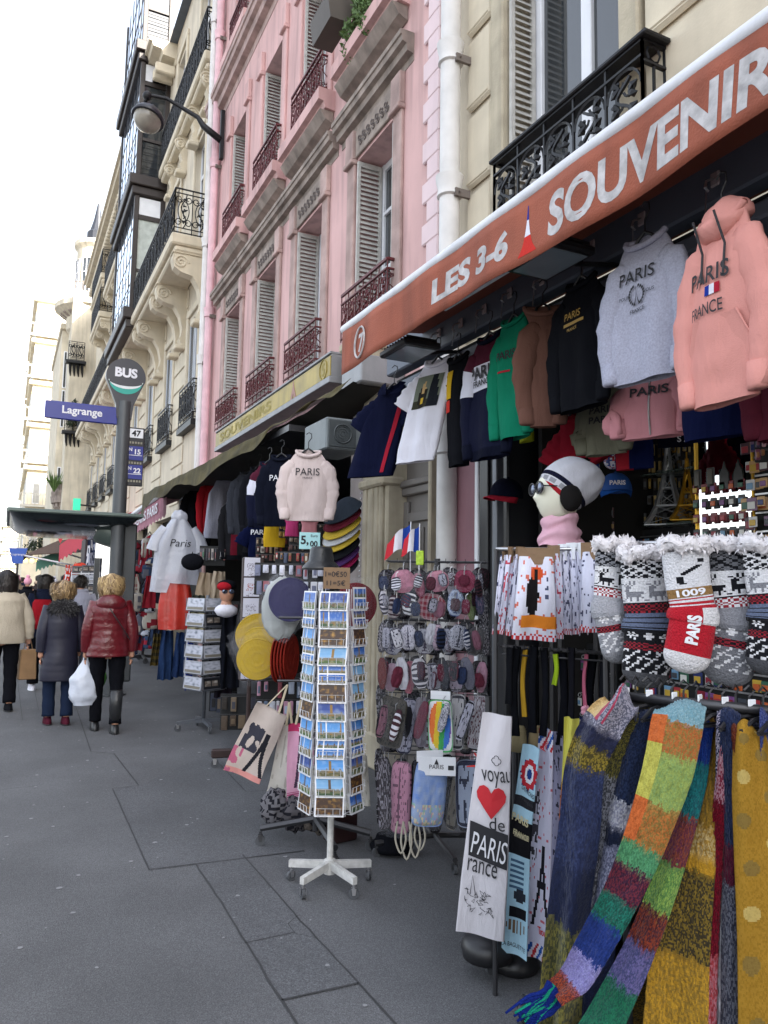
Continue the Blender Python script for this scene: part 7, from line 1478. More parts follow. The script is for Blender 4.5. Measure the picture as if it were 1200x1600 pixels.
# boards full of small stock in shop 5
def stock_board(lab, x0, x1, y0, y1, D, rows, cols, grp, pal, name, size):
    a = at((x0+x1)/2, (y0+y1)/2, D=D); m = D/1200; W_, H_ = (x1-x0)*m, (y1-y0)*m; rz = face(a); t = thing('pegboard', lab, 'display board', a, rz); g = MB(); g.bbox(-W_/2, W_/2, .02, .05, -H_/2, H_/2, .004); g.build('backing_board', M('peg_dark'), t)
    g = MB(); [g.bar((-W_/2, 0.0, H_/2-(r+.12)*H_/rows), (W_/2, 0.0, H_/2-(r+.12)*H_/rows), .005, 4) for r in range(rows)]; g.build('hanging_rail', STEELD, t)
    for r in range(rows):
        for c in range(cols):
            if random.random() < .06: continue
            hx = h(random.choice(pal)); hx2 = h(random.choice(pal)); w_ = W_/cols*.8*random.uniform(.6,1.15); hh = H_/rows*.8*random.uniform(.6,1.1); u = -W_/2+(c+.5+random.uniform(-.18,.18))*W_/cols; z = H_/2-(r+.15)*H_/rows
            g = MB(); g.bbox(-w_/2, w_/2, -.012, -.0, -hh, 0, .004, col=hx); g.bbox(-w_*.3, w_*.3, -.018, -.0125, -hh*.8, -hh*.3, .003, col=hx2); Mx = Matrix.Translation(a) @ Matrix.Rotation(rz, 4, 'Z'); o = g.build(name, VP, None, loc=Mx @ Vector((u, -.01-random.random()*.03, z))); o.rotation_euler = (0, 0, rz+random.uniform(-.15,.15))
            tag(o, f'{name.replace("_", " ")}, {ORD[c+1]} from the left in {ORD[r+1]} row, {grp}', name.replace('_', ' '), f'stock on the {grp}')
random.seed(77)
stock_board('board of reddish magnets beyond the turquoise price sign', 400, 470, 840, 878, 7.2, 3, 10, 'board behind the price sign', ['#7a3a34','#a08a70','#4a3a3c','#b0a9a0','#5a2a2c'], 'magnet', 1)
stock_board('board of gold keyrings right of the lettered navy tee', 436, 452, 808, 840, 6.9, 3, 3, 'gold keyring board', ['#a8832c','#7a5a24','#c9a85a'], 'keyring', 1)
stock_board('board of bottles and figures under the price sign', 430, 522, 862, 900, 5.9, 2, 14, 'low board under the price sign', ['#8a6a4c','#c9c9d0','#3a4660','#a04040','#d0ccc0'], 'bottle_opener', 1)
stock_board('board of dark trinkets under the beige sweatshirt', 452, 528, 818, 862, 6.5, 4, 12, 'trinket board under the sweatshirt', ['#3a332c','#5a4a3a','#2c2c30','#7a6a5a','#4a2c2c'], 'trinket', 1)
stock_board('board of packaged ties and socks beside the poncho', 312, 352, 853, 884, 9.2, 1, 9, 'tie board beside the poncho', ['#2f6a4a','#6a6c70','#8a5a5a','#a09a94','#3c3e48','#54505a'], 'packaged_tie', 1)
stock_board('board of goods low behind the sketch column', 398, 440, 900, 970, 7.3, 3, 5, 'board behind the yellow hats', ['#4a4c58','#8c8e9c','#6a3c44','#b0b2bc','#2c3040'], 'packet', 1)
stock_board('board of bagged towels between the tote bags and the yellow hats', 400, 472, 1060, 1120, 5.6, 2, 7, 'board of bagged towels', ['#a9b4c8','#c9ccd6','#8a3a4a','#b98aa0','#5a6a80','#d0d0d8'], 'bagged_towel', 1)
stock_board('board of printed mugs and cloths above the folding hats', 398, 520, 880, 930, 5.5, 2, 10, 'board above the purple hat', ['#c9cad8','#b9bccc','#6a6f88','#d4d4dc','#8a4a54'], 'printed_cloth', 1)
stock_board('tall dark board of mixed goods left of the sketch column', 330, 372, 940, 1110, 8.8, 5, 4, 'board behind the card spinner', ['#2c2c34','#5a3a3c','#3c4458','#7a6a5c','#1f2028'], 'packet', 1)
stock_board('lowest shelf front of brown goods by the column foot', 345, 470, 1085, 1140, 7.4, 2, 9, 'lowest shelf by the column', ['#4a3c30','#2c2622','#6a5a48','#3a3a44'], 'packet', 1)
stock_board('shelf of gold and brown boxes in the middle of the second shop', 374, 396, 820, 850, 9.0, 2, 3, 'gold box shelf', ['#b08a4a','#c9a55c','#7a5a34'], 'gift_box', 1)  # gift boxes in gold, tan and brown
q = at(300, 878, D=9); t = thing('beret', 'large black beret between the poncho and the tan scarves', 'hat', q, face(q)); g = MB(); g.sphere((0,0,0), (.13,.08,.1), 20, 12, fn=lambda d: 1+.04*d[0]); g.build('crown', BLACKF, t, smooth=True); g = MB(); g.bar((0,0,.1), (0,0,.12), .006, 5); g.build('stalk', BLACKF, t)
q = at(354, 930, D=8.0); t = thing('mannequin_bust', 'small tanned display head in sunglasses and red black beret', 'mannequin head', q, face(q)+.2); g = MB(); g.sphere((0,0,.02), (.075,.08,.1), 24, 18, fn=headf); g.loft([((0,0,-.16),.12,.07), ((0,0,-.1),.06,.05), ((0,0,-.04),.045,.045)], 14); g.build('head', M('tan_plastic', h('#b4836a'), rough=.4, bump=0), t, smooth=True)
g = MB(); [g.sphere((s_*.035,-.085,.04), (.03,.008,.024), 12, 8) for s_ in (-1,1)]; g.build('sunglasses', M('mirror_lens'), t, smooth=True); g = MB(); g.sphere((0,.01,.1), (.1,.1,.06), 20, 12); g.build('beret', BLACKF, t, smooth=True); g = MB(); g.sphere((-.03,-.03,.09), (.08,.08,.05), 16, 10); g.build('beret_panel', fab('bright_red'), t, smooth=True); g = MB(); g.sphere((0,-.01,-.16), (.12,.09,.07), 20, 12, fn=lambda d: 1+.1*noise.noise(Vector(d)*5)); g.build('scarf', WHITEF, t, smooth=True)
stock_board('dark back shelf of small metal souvenirs behind the tower figurines', 962, 1092, 690, 852, 5.3, 6, 18, 'back shelf behind the towers', ['#6a5a3a','#8a8d90','#3a3026','#a8842f','#2c2a28','#5a5d60','#c9b070'], 'trinket', 1)
stock_board('dark board of small goods between the cap and the mannequin hat', 795, 862, 690, 800, 5.3, 5, 9, 'board above the mannequin', ['#2a2c38','#7a2a34','#8a7040','#3c4a6a','#1c1c20','#9a9aa0'], 'badge', 1)
stock_board('board of small red and purple goods beside the mirror', 1180, 1215, 660, 720, 3.2, 3, 4, 'small board beside the mirror', ['#6a3448','#8a5a3a','#3a2c44','#b08a90'], 'trinket', 1)
stock_board('tall dark board of goods behind the mannequin neck', 900, 960, 790, 856, 5.2, 3, 8, 'board behind the mannequin neck', ['#54503c','#8a6a2c','#2c2c34','#6a6c72','#3c1f24'], 'trinket', 1)
# ------------------------------------------------------------------ small shop beyond, under the cream house
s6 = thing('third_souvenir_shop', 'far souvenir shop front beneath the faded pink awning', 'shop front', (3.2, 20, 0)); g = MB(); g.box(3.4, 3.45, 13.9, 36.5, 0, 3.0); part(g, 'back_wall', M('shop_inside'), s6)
for k in range(7): g = MB(); g.bbox(3.1, 3.4, 16.2+k*3, 16.6+k*3, 0, 3.0, .02); part(g, 'pier', CREAML, s6)
PK = M('pink_canvas', h('#a8707e'), rough=.9, var=.2, vs=6, streak=.25); A0, A1 = at(262, 768, X=2.15), at(196, 815, X=2.15)
pa = thing('pink_awning', 'faded pink awning with scalloped edge and white lettering', 'awning', (2.2, 15, 2.7)); A_ = A0; B_ = A1
g = MB(); g.grid(lambda u, v: (A_.x+(3.2-A_.x)*v, A_.y+(B_.y-A_.y)*u, A_.z+(B_.z-A_.z)*u+.5*v), 20, 4); part(g, 'canopy_cloth', PK, pa)
g = MB(); g.grid(lambda u, v: (A_.x-.01, A_.y+(B_.y-A_.y)*u, A_.z+(B_.z-A_.z)*u-(.34+.05*abs(sin(u*50)))*v), 100, 3); part(g, 'valance', PK, pa); g = MB(); g.tube([(A_.x-.01,A_.y,A_.z+.02), (A_.x-.01,B_.y,B_.z+.02)], .05, 8); part(g, 'front_roll', M('roller_white'), pa)
g = MB(); add_text(g, 'SOUVENIRS PARIS', lambda a, b: (A_.x-.03, (A_.y+B_.y)/2-a, (A_.z+B_.z)/2-.17+b+(-a)/(B_.y-A_.y)*(B_.z-A_.z)), .17, 0, 0, .02, width=3.2); part(g, 'lettering', WINK, pa)
random.seed(13)
def clutter(grp, lab0, x0, x1, y0, y1, D, n, pal, sz=(.12,.25), names=('cap', 'bag', 'scarf')):
    for i in range(n):
        x, y = random.uniform(x0, x1), y0+(y1-y0)*(i+.5)/n; q = at(x, y, D=D+random.uniform(-.5,.5)); c = h(random.choice(pal)); c2 = h(random.choice(pal)); s_ = random.uniform(*sz); nm = names[i % len(names)]; g = MB(); sd_ = random.random()*9
        cf = lambda u, v: c if noise.noise(Vector((u*5, v*5, sd_))) < .15 else c2
        if nm == 'cap': g.sphere((0,0,0), (s_*.6,s_*.55,s_*.45), 14, 10, fn=lambda d: (1 if d[2] > -.15 else .35)+(.5 if (d[1] < -.5 and -.35 < d[2] < -.0) else 0), col=cf)
        elif nm == 'bag': g.sphere((0,0,0), (s_*.55,s_*.2,s_*.7), 14, 12, fn=lambda d: 1/max(abs(d[0]), abs(d[2]), .75)*.85+.1*noise.noise(Vector(d)*4), col=cf); g.tube([(-s_*.3,0,s_*.5), (0,0,s_*1.0), (s_*.3,0,s_*.5)], s_*.05, 5, col=c)
        else: cloth(g, [(0,0,s_), (.02,0,0), (-.02,0,-s_*1.2)], [s_*.5,s_*.7,s_*.8], (cos(face(q)), sin(face(q)), 0), s_*.1, 2, .02, cf, 10, 10, sd_)
        o = g.build(nm, VC, None, smooth=True, loc=q); 
        if nm != 'scarf': o.rotation_euler = (0, 0, face(q)+random.uniform(-.6,.6))
        tag(o, f'{lab0} {nm}, {ORD[i+1]} counted from the top', nm, grp)
pal6 = ['#2a2c38','#c4c6d2','#8a2a36','#3c4c6a','#b9b2a8','#1a1b22','#6a6c78','#a03040']
clutter('goods under the faded pink awning', 'dark or white souvenir', 205, 222, 850, 1020, 14.5, 14, pal6, (.16,.3)); clutter('goods in the second column under the pink awning', 'right column souvenir', 228, 244, 838, 1010, 13.8, 14, pal6, (.16,.3))
q = at(222, 1034, Z=0); t = thing('goods_stand', 'low black wheeled stand below the bags under the pink awning', 'display stand', (q.x, q.y, 0)); g = MB(); g.bar((0,0,.05), (0,0,1.9), .03, 6); g.build('pole', STEELD, t); g = MB(); [g.bar((0,0,.12), (.4*cos(a), .4*sin(a), .08), .03, 5) for a in (0, 1.57, 3.14, 4.71)]; g.build('base_arm', STEELD, t); [caster(t, .4*cos(a), .4*sin(a), .05, 0, STEELD) for a in (0, 1.57, 3.14, 4.71)]
# ------------------------------------------------------------------ distant stalls
def awning_far(name, lab, pts_front, back_x, dz, mat, val=.25, text=None):
    a, b = pts_front; t = thing(name, lab, 'awning', a); g = MB(); g.add([tuple(p) for p in (a, b, Vector((back_x, b.y, b.z+dz)), Vector((back_x, a.y, a.z+dz)))], [(0,1,2,3)]); o = part(g, 'canopy_cloth', mat, t); md = o.modifiers.new('t', 'SOLIDIFY'); md.thickness = .02
    g = MB(); g.grid(lambda u, v: (a.x+(b.x-a.x)*u-.02, a.y+(b.y-a.y)*u, a.z+(b.z-a.z)*u-(val+.04*sin(u*40))*v), 40, 2); part(g, 'valance', mat, t)
    g = MB()
    for p in (a, b): g.bar(p, (back_x, p.y, p.z-.5), .03, 5)
    part(g, 'arm', WHITE, t)
awning_far('red_awning', 'bright red awning with white front bar beyond the bus shelter', (at(138, 822, X=1.9), at(94, 852, X=1.5)), 3.2, .5, M('red_canvas', h('#b82a3e'), rough=.8, var=.1), .5)
awning_far('green_awning', 'pale green cafe awning beyond the red awning', (at(96, 862, X=1.6), at(58, 875, X=.9)), 3.2, 1.1, M('green_canvas', h('#5a8a78'), rough=.8, var=.1), .35); awning_far('brown_awning', 'brown flat awning above the green one', (at(92, 845, X=1.6), at(38, 868, X=.5)), 3.2, .25, M('brown_canvas', h('#4a3426'), rough=.8), .12)
q = at(152, 915, D=19); t = thing('stall_cabinet', 'dark stall cabinet under the red awning', 'cabinet', (q.x, q.y, 0)); g = MB(); g.bbox(-.35,1.0,-.3,.8,0,2.6,.03); g.build('cabinet_body', M('maroon_board', h('#231014'), rough=.7), t); g = MB(); g.bbox(-.32,-.1,-.32,-.305,1.6,2.1,.005); g.build('notice', WHITE, t)
q = at(95, 832, D=24); t = thing('red_triangle_sign', 'red triangular sign hanging above the red awning', 'sign', q, face(q)); g = MB(); g.prism([(-.28,.3), (.28,.3), (0,-.35)], lambda a, b, c: (a, c, b), -.03, .03); g.build('sign_plate', M('sign_red', h('#c02030'), rough=.4, bump=0), t); g = MB(); add_text(g, 'P', lambda a, b: (a, -.035, b), .25, 0, .08, .03); g.build('lettering', WINK, t)
q = at(120, 788, D=26); t = thing('green_cross_sign', 'small bright green shop sign above the bus shelter roof', 'sign', q, face(q)); g = MB(); g.bbox(-.12,.12,-.04,.04,-.2,.2,.01); g.build('sign_box', M('emerald', h('#1fae84'), rough=.4, bump=0, emit=.3), t); g = MB(); g.bar((0,.0,0), (.6,.5,0), .03, 5); g.build('bracket', STEELD, t)
q = at(28, 868, D=27); t = thing('far_bus_flag', 'small blue bus stop flag lettered Lagrange beyond the crowd', 'bus stop sign', q, face(q)); g = MB(); g.prism([(-.3,.26), (.3,.26), (.16,-.28), (-.16,-.28)], lambda a, b, c: (a, c, b), -.04, .04); g.build('sign_plate', M('sign_blue', h('#2a55b0'), rough=.4, bump=0), t); g = MB(); g.bar((0,.0,-.28), (0,.0,-1.9), .04, 6); g.build('post', STEELD, t); g = MB(); add_text(g, 'Lagrange', lambda a, b: (a, -.05, b), .1, 0, .03, .0, width=.4); g.build('lettering', WINK, t)
for k, x in enumerate((40, 50, 60, 70)):
    q = at(x, 876, D=30); t = thing('cafe_lamp', f'warm cafe lamp glowing under the green awning, {ORD[k+1]} from the left', 'lamp', q, 0, 'cafe lamps under the green awning'); g = MB(); g.sphere((0,0,0), .09, 10, 8); g.build('bulb', M('warm_bulb', h('#ffc060'), emit=1.5), t); g = MB(); g.bar((0,0,.08), (0,0,.5), .015, 4); g.build('cord', STEELD, t)
for k, (x, y, D) in enumerate(((122,1000,17), (138,995,16))):
    q = at(x, 960, D=D); t = thing('card_rack', f'white wire rack of cards beyond the women, {["left","right"][k]} one of two', 'postcard stand', (q.x, q.y, 0), face(q), 'white card racks beyond the women'); g = MB(); [g.bar((sx*.18,sy*.15,.1), (sx*.18,sy*.15,1.75), .012, 4) for sx in (-1,1) for sy in (-1,1)]; [g.box(-.19,.19,-.17,-.16,.3+j*.2,.32+j*.2) for j in range(8)]; g.build('wire_frame', WIREW, t)
    for j in range(8):
        g = MB(); g.grid(lambda u, v: (-.17+.34*u, -.18, .33+j*.2+.15*v), 12, 8, fcard(j+k*9, j % 2)); o = g.build('card', VP, None, loc=t.location); o.rotation_euler = t.rotation_euler; tag(o, f'card in the {["left","right"][k]} white rack beyond the women, {ORD[8-j]} tier from the top', 'card', 'cards in the far white racks')
clutter('goods of the far stalls beyond the women', 'far stall', 96, 150, 885, 940, 18.5, 14, ['#b9aaa4','#1c1c22','#c99aa0','#b08a3a','#c04434','#d0d0d6'], (.15,.28))
clutter('clothes hanging at the dark stall cabinet', 'far hanging', 140, 160, 850, 930, 18, 8, ['#3a3c48','#8a8c9a','#c9c9d0','#2a3046'], (.2,.35), ('scarf',))
far_tr = thing('street_tree', 'small green street tree beyond the cafe awnings', 'tree', (2.0, 48, 0)); g = MB(); c_ = at(68, 838, D=46)
for k in range(9): leaves(g, (c_.x+random.uniform(-.7,.7), c_.y+random.uniform(-.7,.7), c_.z+random.uniform(-.7,.6)), (.5,.5,.4), 130, .2)
part(g, 'crown', M('dark_leaf'), far_tr); g = MB(); g.tube([(c_.x,c_.y,0), (c_.x+.05,c_.y,1.8), (c_.x,c_.y,c_.z)], [.12,.09,.04], 8); g.tube([(c_.x,c_.y,2.2), (c_.x+.5,c_.y,c_.z)], [.05,.02], 6); part(g, 'trunk', M('bark', h('#4a4038'), rough=.9, bump=.5, bs=20), far_tr)
# ================================================================== PEOPLE
SKIN = M('skin', h('#b98a72'), rough=.55, var=.08, vs=10, bump=.05, bs=60)
def skin_mesh(name, J, E_, par, mat):
    me = bpy.data.meshes.new('tmp'); ks = list(J); me.from_pydata([J[k][0] for k in ks], [(ks.index(a), ks.index(b)) for a, b in E_], []); o = bpy.data.objects.new('tmp', me); COL.objects.link(o)
    md = o.modifiers.new('skin', 'SKIN'); md.use_smooth_shade = True
    if not me.skin_vertices: me.attributes.new if False else None
    sv = me.skin_vertices[0].data if len(me.skin_vertices) else None
    if sv is None:
        bm = bmesh.new(); bm.from_mesh(me); bm.verts.layers.skin.verify(); bm.to_mesh(me); bm.free(); sv = me.skin_vertices[0].data
    for i, k in enumerate(ks): r = J[k][1]; sv[i].radius = (r, r) if not isinstance(r, tuple) else r; sv[i].use_root = (i == 0)
    m2 = o.modifiers.new('sub', 'SUBSURF'); m2.levels = 2; m2.render_levels = 2
    bpy.context.view_layer.update(); dg = bpy.context.evaluated_depsgraph_get(); m3 = bpy.data.meshes.new_from_object(o.evaluated_get(dg)); m3.name = name; bpy.data.objects.remove(o)
    m3.materials.clear(); m3.materials.append(mat); m3.polygons.foreach_set('use_smooth', [True]*len(m3.polygons)); ob = bpy.data.objects.new(name, m3); COL.objects.link(ob); ob.parent = par; return ob
def hair_mesh(par, hc, r, length, c1, c2, n=420, seed=0, flare=.02, name='hair', front=False):
    R_ = random.Random(seed); a1, a2 = h(c1), h(c2); g = MB()
    cap = lambda d: (hc[0]+r*1.06*d[0], hc[1]+r*1.12*d[1], hc[2]+r*1.2*d[2])
    g.sphere(hc, (r*1.05, r*1.12, r*1.2), 24, 16, fn=lambda d: 1.0 if d[2] > -.2 or d[1] < .3 else .96, col=lambda u, v: mixc(a1, a2, .5+.5*noise.noise(Vector((u*30, v*3, seed)))))
    for i in range(n):
        az = R_.uniform(0, 2*pi)
        if not front and sin(az) > .55: continue            # leave the face clear (face looks along +y)
        el = R_.uniform(-.1, 1.35); d = Vector((cos(az)*cos(el), sin(az)*cos(el), sin(el))); p = Vector(cap(d)); out = Vector((d.x, d.y, 0)); out = out.normalized() if out.length > .01 else Vector((0,-1,0))
        top = hc[2]+r*1.0; bottom = hc[2]-length*R_.uniform(.62,1.15); pts = [p]; q = p.copy()
        for k in range(6):
            t = (k+1)/6; zz = p.z+(bottom-p.z)*t; rr = r*(1.1+flare*10*sin(min(1,t*1.3)*pi)*.4)+.006*R_.uniform(-1,1); e = out*rr*(1 if zz > hc[2]-r*.8 else 1.0-.25*(hc[2]-r*.8-zz)/max(.01, length)); xy = Vector((hc[0]+e.x+.012*sin(k+i), hc[1]+e.y*1.05, zz)); pts.append(xy)
        S = Vector((-out.y, out.x, 0)); w_ = R_.uniform(.004,.009); c = mixc(a1, a2, R_.random()); o = len(g.v)
        for k, pp in enumerate(pts): ww = w_*(1-.6*k/6); g.v += [tuple(pp-S*ww), tuple(pp+S*ww)]
        for k in range(6): g.c[len(g.f)] = c; g.f.append([o+2*k, o+2*k+1, o+2*k+3, o+2*k+2])
    return g.build(name, VC if False else M('hair_strands', vcol=True, rough=.5, bump=0, var=.1, vs=40), par)
def person(name, lab, x, y, H=1.65, rz=0, coat=None, hem=.5, wide=.2, puff=0, pants=None, hair=None, arms=((.05,0),(.05,0)), stride=.12, shoes=None, grp=None, trw=.075, boots=False, hood=None, belt=None, detail=True, seed=0, facing_cam=False, scarf_=None, lean=0):
    t = thing('person', lab, 'person', (x, y, 0), rz, grp); s = H/1.65
    V = lambda a, b, c: (a*s, b*s, c*s)
    hy, ky = stride, stride*.4
    J = {'pelvis': (V(0,0,.88), .105*s), 'waist': (V(0,.0,1.03), .095*s), 'chest': (V(0,.01,1.22), .115*s), 'neck0': (V(0,0,1.37), .05*s), 'neck': (V(0,.01,1.43), .045*s), 'head': (V(0,.02,1.50), .075*s), 'crown': (V(0,.02,1.585), .06*s)}
    E_ = [('pelvis','waist'), ('waist','chest'), ('chest','neck0'), ('neck0','neck'), ('neck','head'), ('head','crown')]
    feet = []
    for sg, nm, sw in ((-1,'l',1), (1,'r',-1)):
        J['hip'+nm] = (V(sg*.09,0,.82), .085*s); J['knee'+nm] = (V(sg*.095, sw*ky+.02, .46), .055*s); J['ank'+nm] = (V(sg*.09, sw*hy-.02, .1), .038*s); J['toe'+nm] = (V(sg*.1, sw*hy+.1, .035), .03*s)
        E_ += [('pelvis','hip'+nm), ('hip'+nm,'knee'+nm), ('knee'+nm,'ank'+nm), ('ank'+nm,'toe'+nm)]; feet.append((sg, sw*hy))
        a = arms[0 if sg < 0 else 1]; ex, ey = a[0], a[1]; J['sh'+nm] = (V(sg*.15,0,1.33), .055*s); J['el'+nm] = (V(sg*(.185+ex*.7), -.03+ey*.3, 1.07), .042*s)
        wz = .83 if abs(ey) < .2 else .83+abs(ey)*.9; J['wr'+nm] = (V(sg*(.19+ex*.9), ey, wz), .03*s); J['hand'+nm] = (V(sg*(.19+ex*.9), ey*1.1+.01, wz-.075), .032*s)
        E_ += [('chest','sh'+nm), ('sh'+nm,'el'+nm), ('el'+nm,'wr'+nm), ('wr'+nm,'hand'+nm)]
    skin_mesh('body', J, E_, t, SKIN)
    if detail:
        for nm, sg in (('l',-1), ('r',1)):
            hd = Vector(J['hand'+nm][0]); g = MB()
            for k in range(4): bx_ = hd+Vector(((k-1.5)*.004, (k-1.5)*.017, -.02))*s; g.tube([bx_, bx_+Vector((-sg*.003,.0,-.03))*s, bx_+Vector((-sg*.012,.0,-.055+.006*abs(k-1.5)))*s], [.0095*s,.009*s,.007*s], 6)
            g.tube([hd+Vector((0,.03,.015))*s, hd+Vector((-sg*.01,.05,-.01))*s, hd+Vector((-sg*.014,.052,-.035))*s], [.011*s,.01*s,.008*s], 6); g.build('fingers', SKIN, t, smooth=True)
    g = MB(); sec = []; N_ = 46; ph = random.random()
    for k in range(N_+1):
        v = k/N_; z = hem+(1.40-hem)*v; w_ = wide*(1.0-.10*sstep(.0,.5,v)+.06*sstep(.5,.8,v)); d_ = wide*.72
        if z > 1.27: q = (z-1.27)/.13; w_ = wide*(.97)*(1-.62*q**1.6); d_ = wide*.72*(1-.45*q**1.5)
        pf = (1+puff*abs(sin(z*pi/.075))) if puff else 1; sec.append((V(0,-.005,z), w_*pf*s, d_*pf*s))
    g.loft(sec, 40); cmat = coat
    for i, v in enumerate(g.v): n_ = noise.noise(Vector((v[0]*5, v[1]*5, v[2]*6+seed)))*.018; g.v[i] = (v[0]*(1+n_*4), v[1]*(1+n_*5), v[2])
    g.build('coat', cmat, t, smooth=True)
    for nm, sg in (('l',-1), ('r',1)):
        P = smooth([Vector(J['sh'+nm][0])+Vector((-sg*.02,0,.01))*s, J['el'+nm][0], J['wr'+nm][0]], 36); g = MB(); g.tube(P, lambda i: s*(.082-.028*i/36)*(1+(puff*1.3*abs(sin(i*.9)) if puff else .04*sin(i*.8+seed))), 16); g.build('sleeve', cmat, t, smooth=True)
        P = [Vector(J['hip'+nm][0])+Vector((0,0,.02)), J['knee'+nm][0], J['ank'+nm][0]]; g = MB(); Q = smooth(P, 24); g.tube(Q, lambda i: s*(.098-(.098-trw)*min(1, i/15))*(1+.04*sin(i*1.3+seed+sg)), 14); g.build('trouser_leg', pants, t, smooth=True)
        an = Vector(J['ank'+nm][0]); g = MB(); sh_ = shoes or BLACKF
        if boots: g.tube([an+Vector((0,0,.34))*s, an+Vector((0,0,.2))*s, an+Vector((0,0,.02))*s], [.066*s,.062*s,.05*s], 14); g.bbox(an.x-.025*s, an.x+.025*s, an.y-.05*s, an.y-.005*s, 0.003, .06*s, .005)
        g.loft([((an.x, an.y+.05*s, z*s), rx*s, ry*s) for z, rx, ry in ((.004,.045,.125), (.02,.048,.13), (.05,.045,.115), (.08,.04,.08), (.12,.04,.05))], 18); g.build('shoe', sh_, t, smooth=True)
        g = MB(); g.loft([((an.x, an.y+.05*s, z), .05*s, .135*s) for z in (.001, .016*s)], 18); g.build('sole', WHITE if (not boots and shoes is WHITEF) else BPL, t)
    g = MB(); g.tube([(cos(a)*.085*s, .01*s+sin(a)*.08*s, 1.40*s+.01*sin(a)) for a in [6.2832*k/24 for k in range(25)]], .032*s, 8, cap=False); g.build('coat_collar', cmat, t, smooth=True)
    if hood:
        g = MB(); g.sphere(V(0,-.095,1.33), (.15*s,.085*s,.095*s), 26, 16, fn=lambda d: 1+(.10 if hood[1] == 'fur' else .04)*noise.noise(Vector(d)*(7 if hood[1] == 'fur' else 3))+(puff*.8*abs(sin(d[2]*9)) if hood[1] != 'fur' else 0)); g.build('hood', hood[0], t, smooth=True)
        if hood[1] == 'fur':
            g = MB(); R_ = random.Random(5)
            for i in range(900):
                a = R_.uniform(0, 6.28); e = R_.uniform(-1.4, 1.4); d = Vector((cos(a)*cos(e), sin(a)*cos(e), sin(e))); p = Vector(V(0,-.095,1.33))+Vector((d.x*.15*s, d.y*.085*s, d.z*.095*s)); sd_ = Vector((R_.uniform(-1,1), R_.uniform(-1,1), R_.uniform(-1,1)))*.008; g.add([p-sd_, p+sd_, p+(d+Vector((0,0,-.5)))*R_.uniform(.02,.05)], [(0,1,2)])
            g.build('fur_trim', hood[0], t)
    hc = V(0,.01,1.53)
    if hair: hair_mesh(t, hc, .082*s*hair[4], hair[2]*s, hair[0], hair[1], 520 if detail else 160, seed, hair[3])
    if facing_cam or detail:
        g = MB(); [g.sphere((sx*.032*s, .09*s, 1.515*s), .011*s, 8, 6) for sx in (-1,1)]; g.build('eyes', M('eye_dark', (.03,.025,.02), rough=.2, bump=0), t); g = MB(); g.sphere((0,.105*s,1.495*s), (.012*s,.018*s,.024*s), 8, 8); [g.sphere((sx*.08*s,.015*s,1.505*s), (.01*s,.018*s,.028*s), 8, 6) for sx in (-1,1)]; g.build('nose_and_ears', SKIN, t, smooth=True); g = MB(); g.sphere((0,.095*s,1.46*s), (.024*s,.01*s,.007*s), 8, 6); g.build('mouth', M('lips', h('#8a4a44'), rough=.5, bump=0), t, smooth=True)
    if scarf_: g = MB(); g.tube([(cos(a)*.1*s, .01+sin(a)*.09*s, (1.42+.015*sin(3*a))*s) for a in [6.2832*k/24 for k in range(25)]], .04*s, 8, cap=False); g.build('scarf', scarf_, t, smooth=True)
    return t, J, s
REDP = M('glossy_red_puffer', h('#5c101a'), rough=.3, var=.2, vs=9, bump=.9, bs=22, spec=.6); NAVP = M('navy_puffer', h('#1a1a2c'), rough=.55, var=.12, vs=6, bump=.35, bs=16); DJ = fab('dark_denim', h('#1b2438'), bump=.2); BLK = fab('black_trousers', h('#0f1015'))
CREAMW = fab('cream_wool', h('#b3a998'), bump=.6, bs=80); 
def gp(x, y): return at(x, y, Z=0)
q = gp(163, 1143); PR, JR, sR = person('p', 'woman in a glossy red quilted coat and black boots, walking away', q.x, q.y, 1.64, -.05, REDP, .78, .215, .022, BLK, ('#c4a878','#6a5238', .17, .06, 1.2), ((.03,.05), (.05,-.02)), .13, LEA, trw=.06, boots=True, hood=(REDP,'puff'), seed=1)
g = MB(); g.tube(smooth([(-.09,-.02,1.38), (-.02,-.16,1.28), (.1,-.175,1.1), (.2,-.12,.95)][::1], 16), .008, 6, flat=.4); o = g.build('bag_strap', LEA, PR)
q = gp(88, 1132); PN, JN, sN = person('p', 'woman in a long navy quilted coat with a black fur hood, walking away', q.x, q.y, 1.56, .08, NAVP, .50, .205, .014, DJ, ('#b0946a','#54402e', .12, .07, 1.25), ((.02,.0), (.02,.06)), .05, fab('burgundy_shoe', h('#4a1c2a')), trw=.068, hood=(fab('black_fur', (.014,.013,.016), bump=.8, sheen=.3),'fur'), seed=2)
q = gp(-2, 1110); PC, JC, sC = person('p', 'woman in a short cream coat with long dark hair at the left edge', q.x, q.y, 1.68, .1, CREAMW, .78, .24, 0, BLK, ('#1f1715','#120d0c', .36, .05, 1.2), ((.03,.03), (.1,.02)), .1, BLACKF, seed=3, trw=.07)
q = gp(62, 1079); PB, JB, sB = person('p', 'person in dark coat and white trainers with a red backpack, behind the navy coat', q.x, q.y, 1.66, .1, fab('dark_blue_coat', h('#171c2c')), .75, .21, 0, BLK, ('#15110f','#241c18', .12, .02, 1.08), ((.03,0), (.03,0)), .1, WHITEF, seed=4)
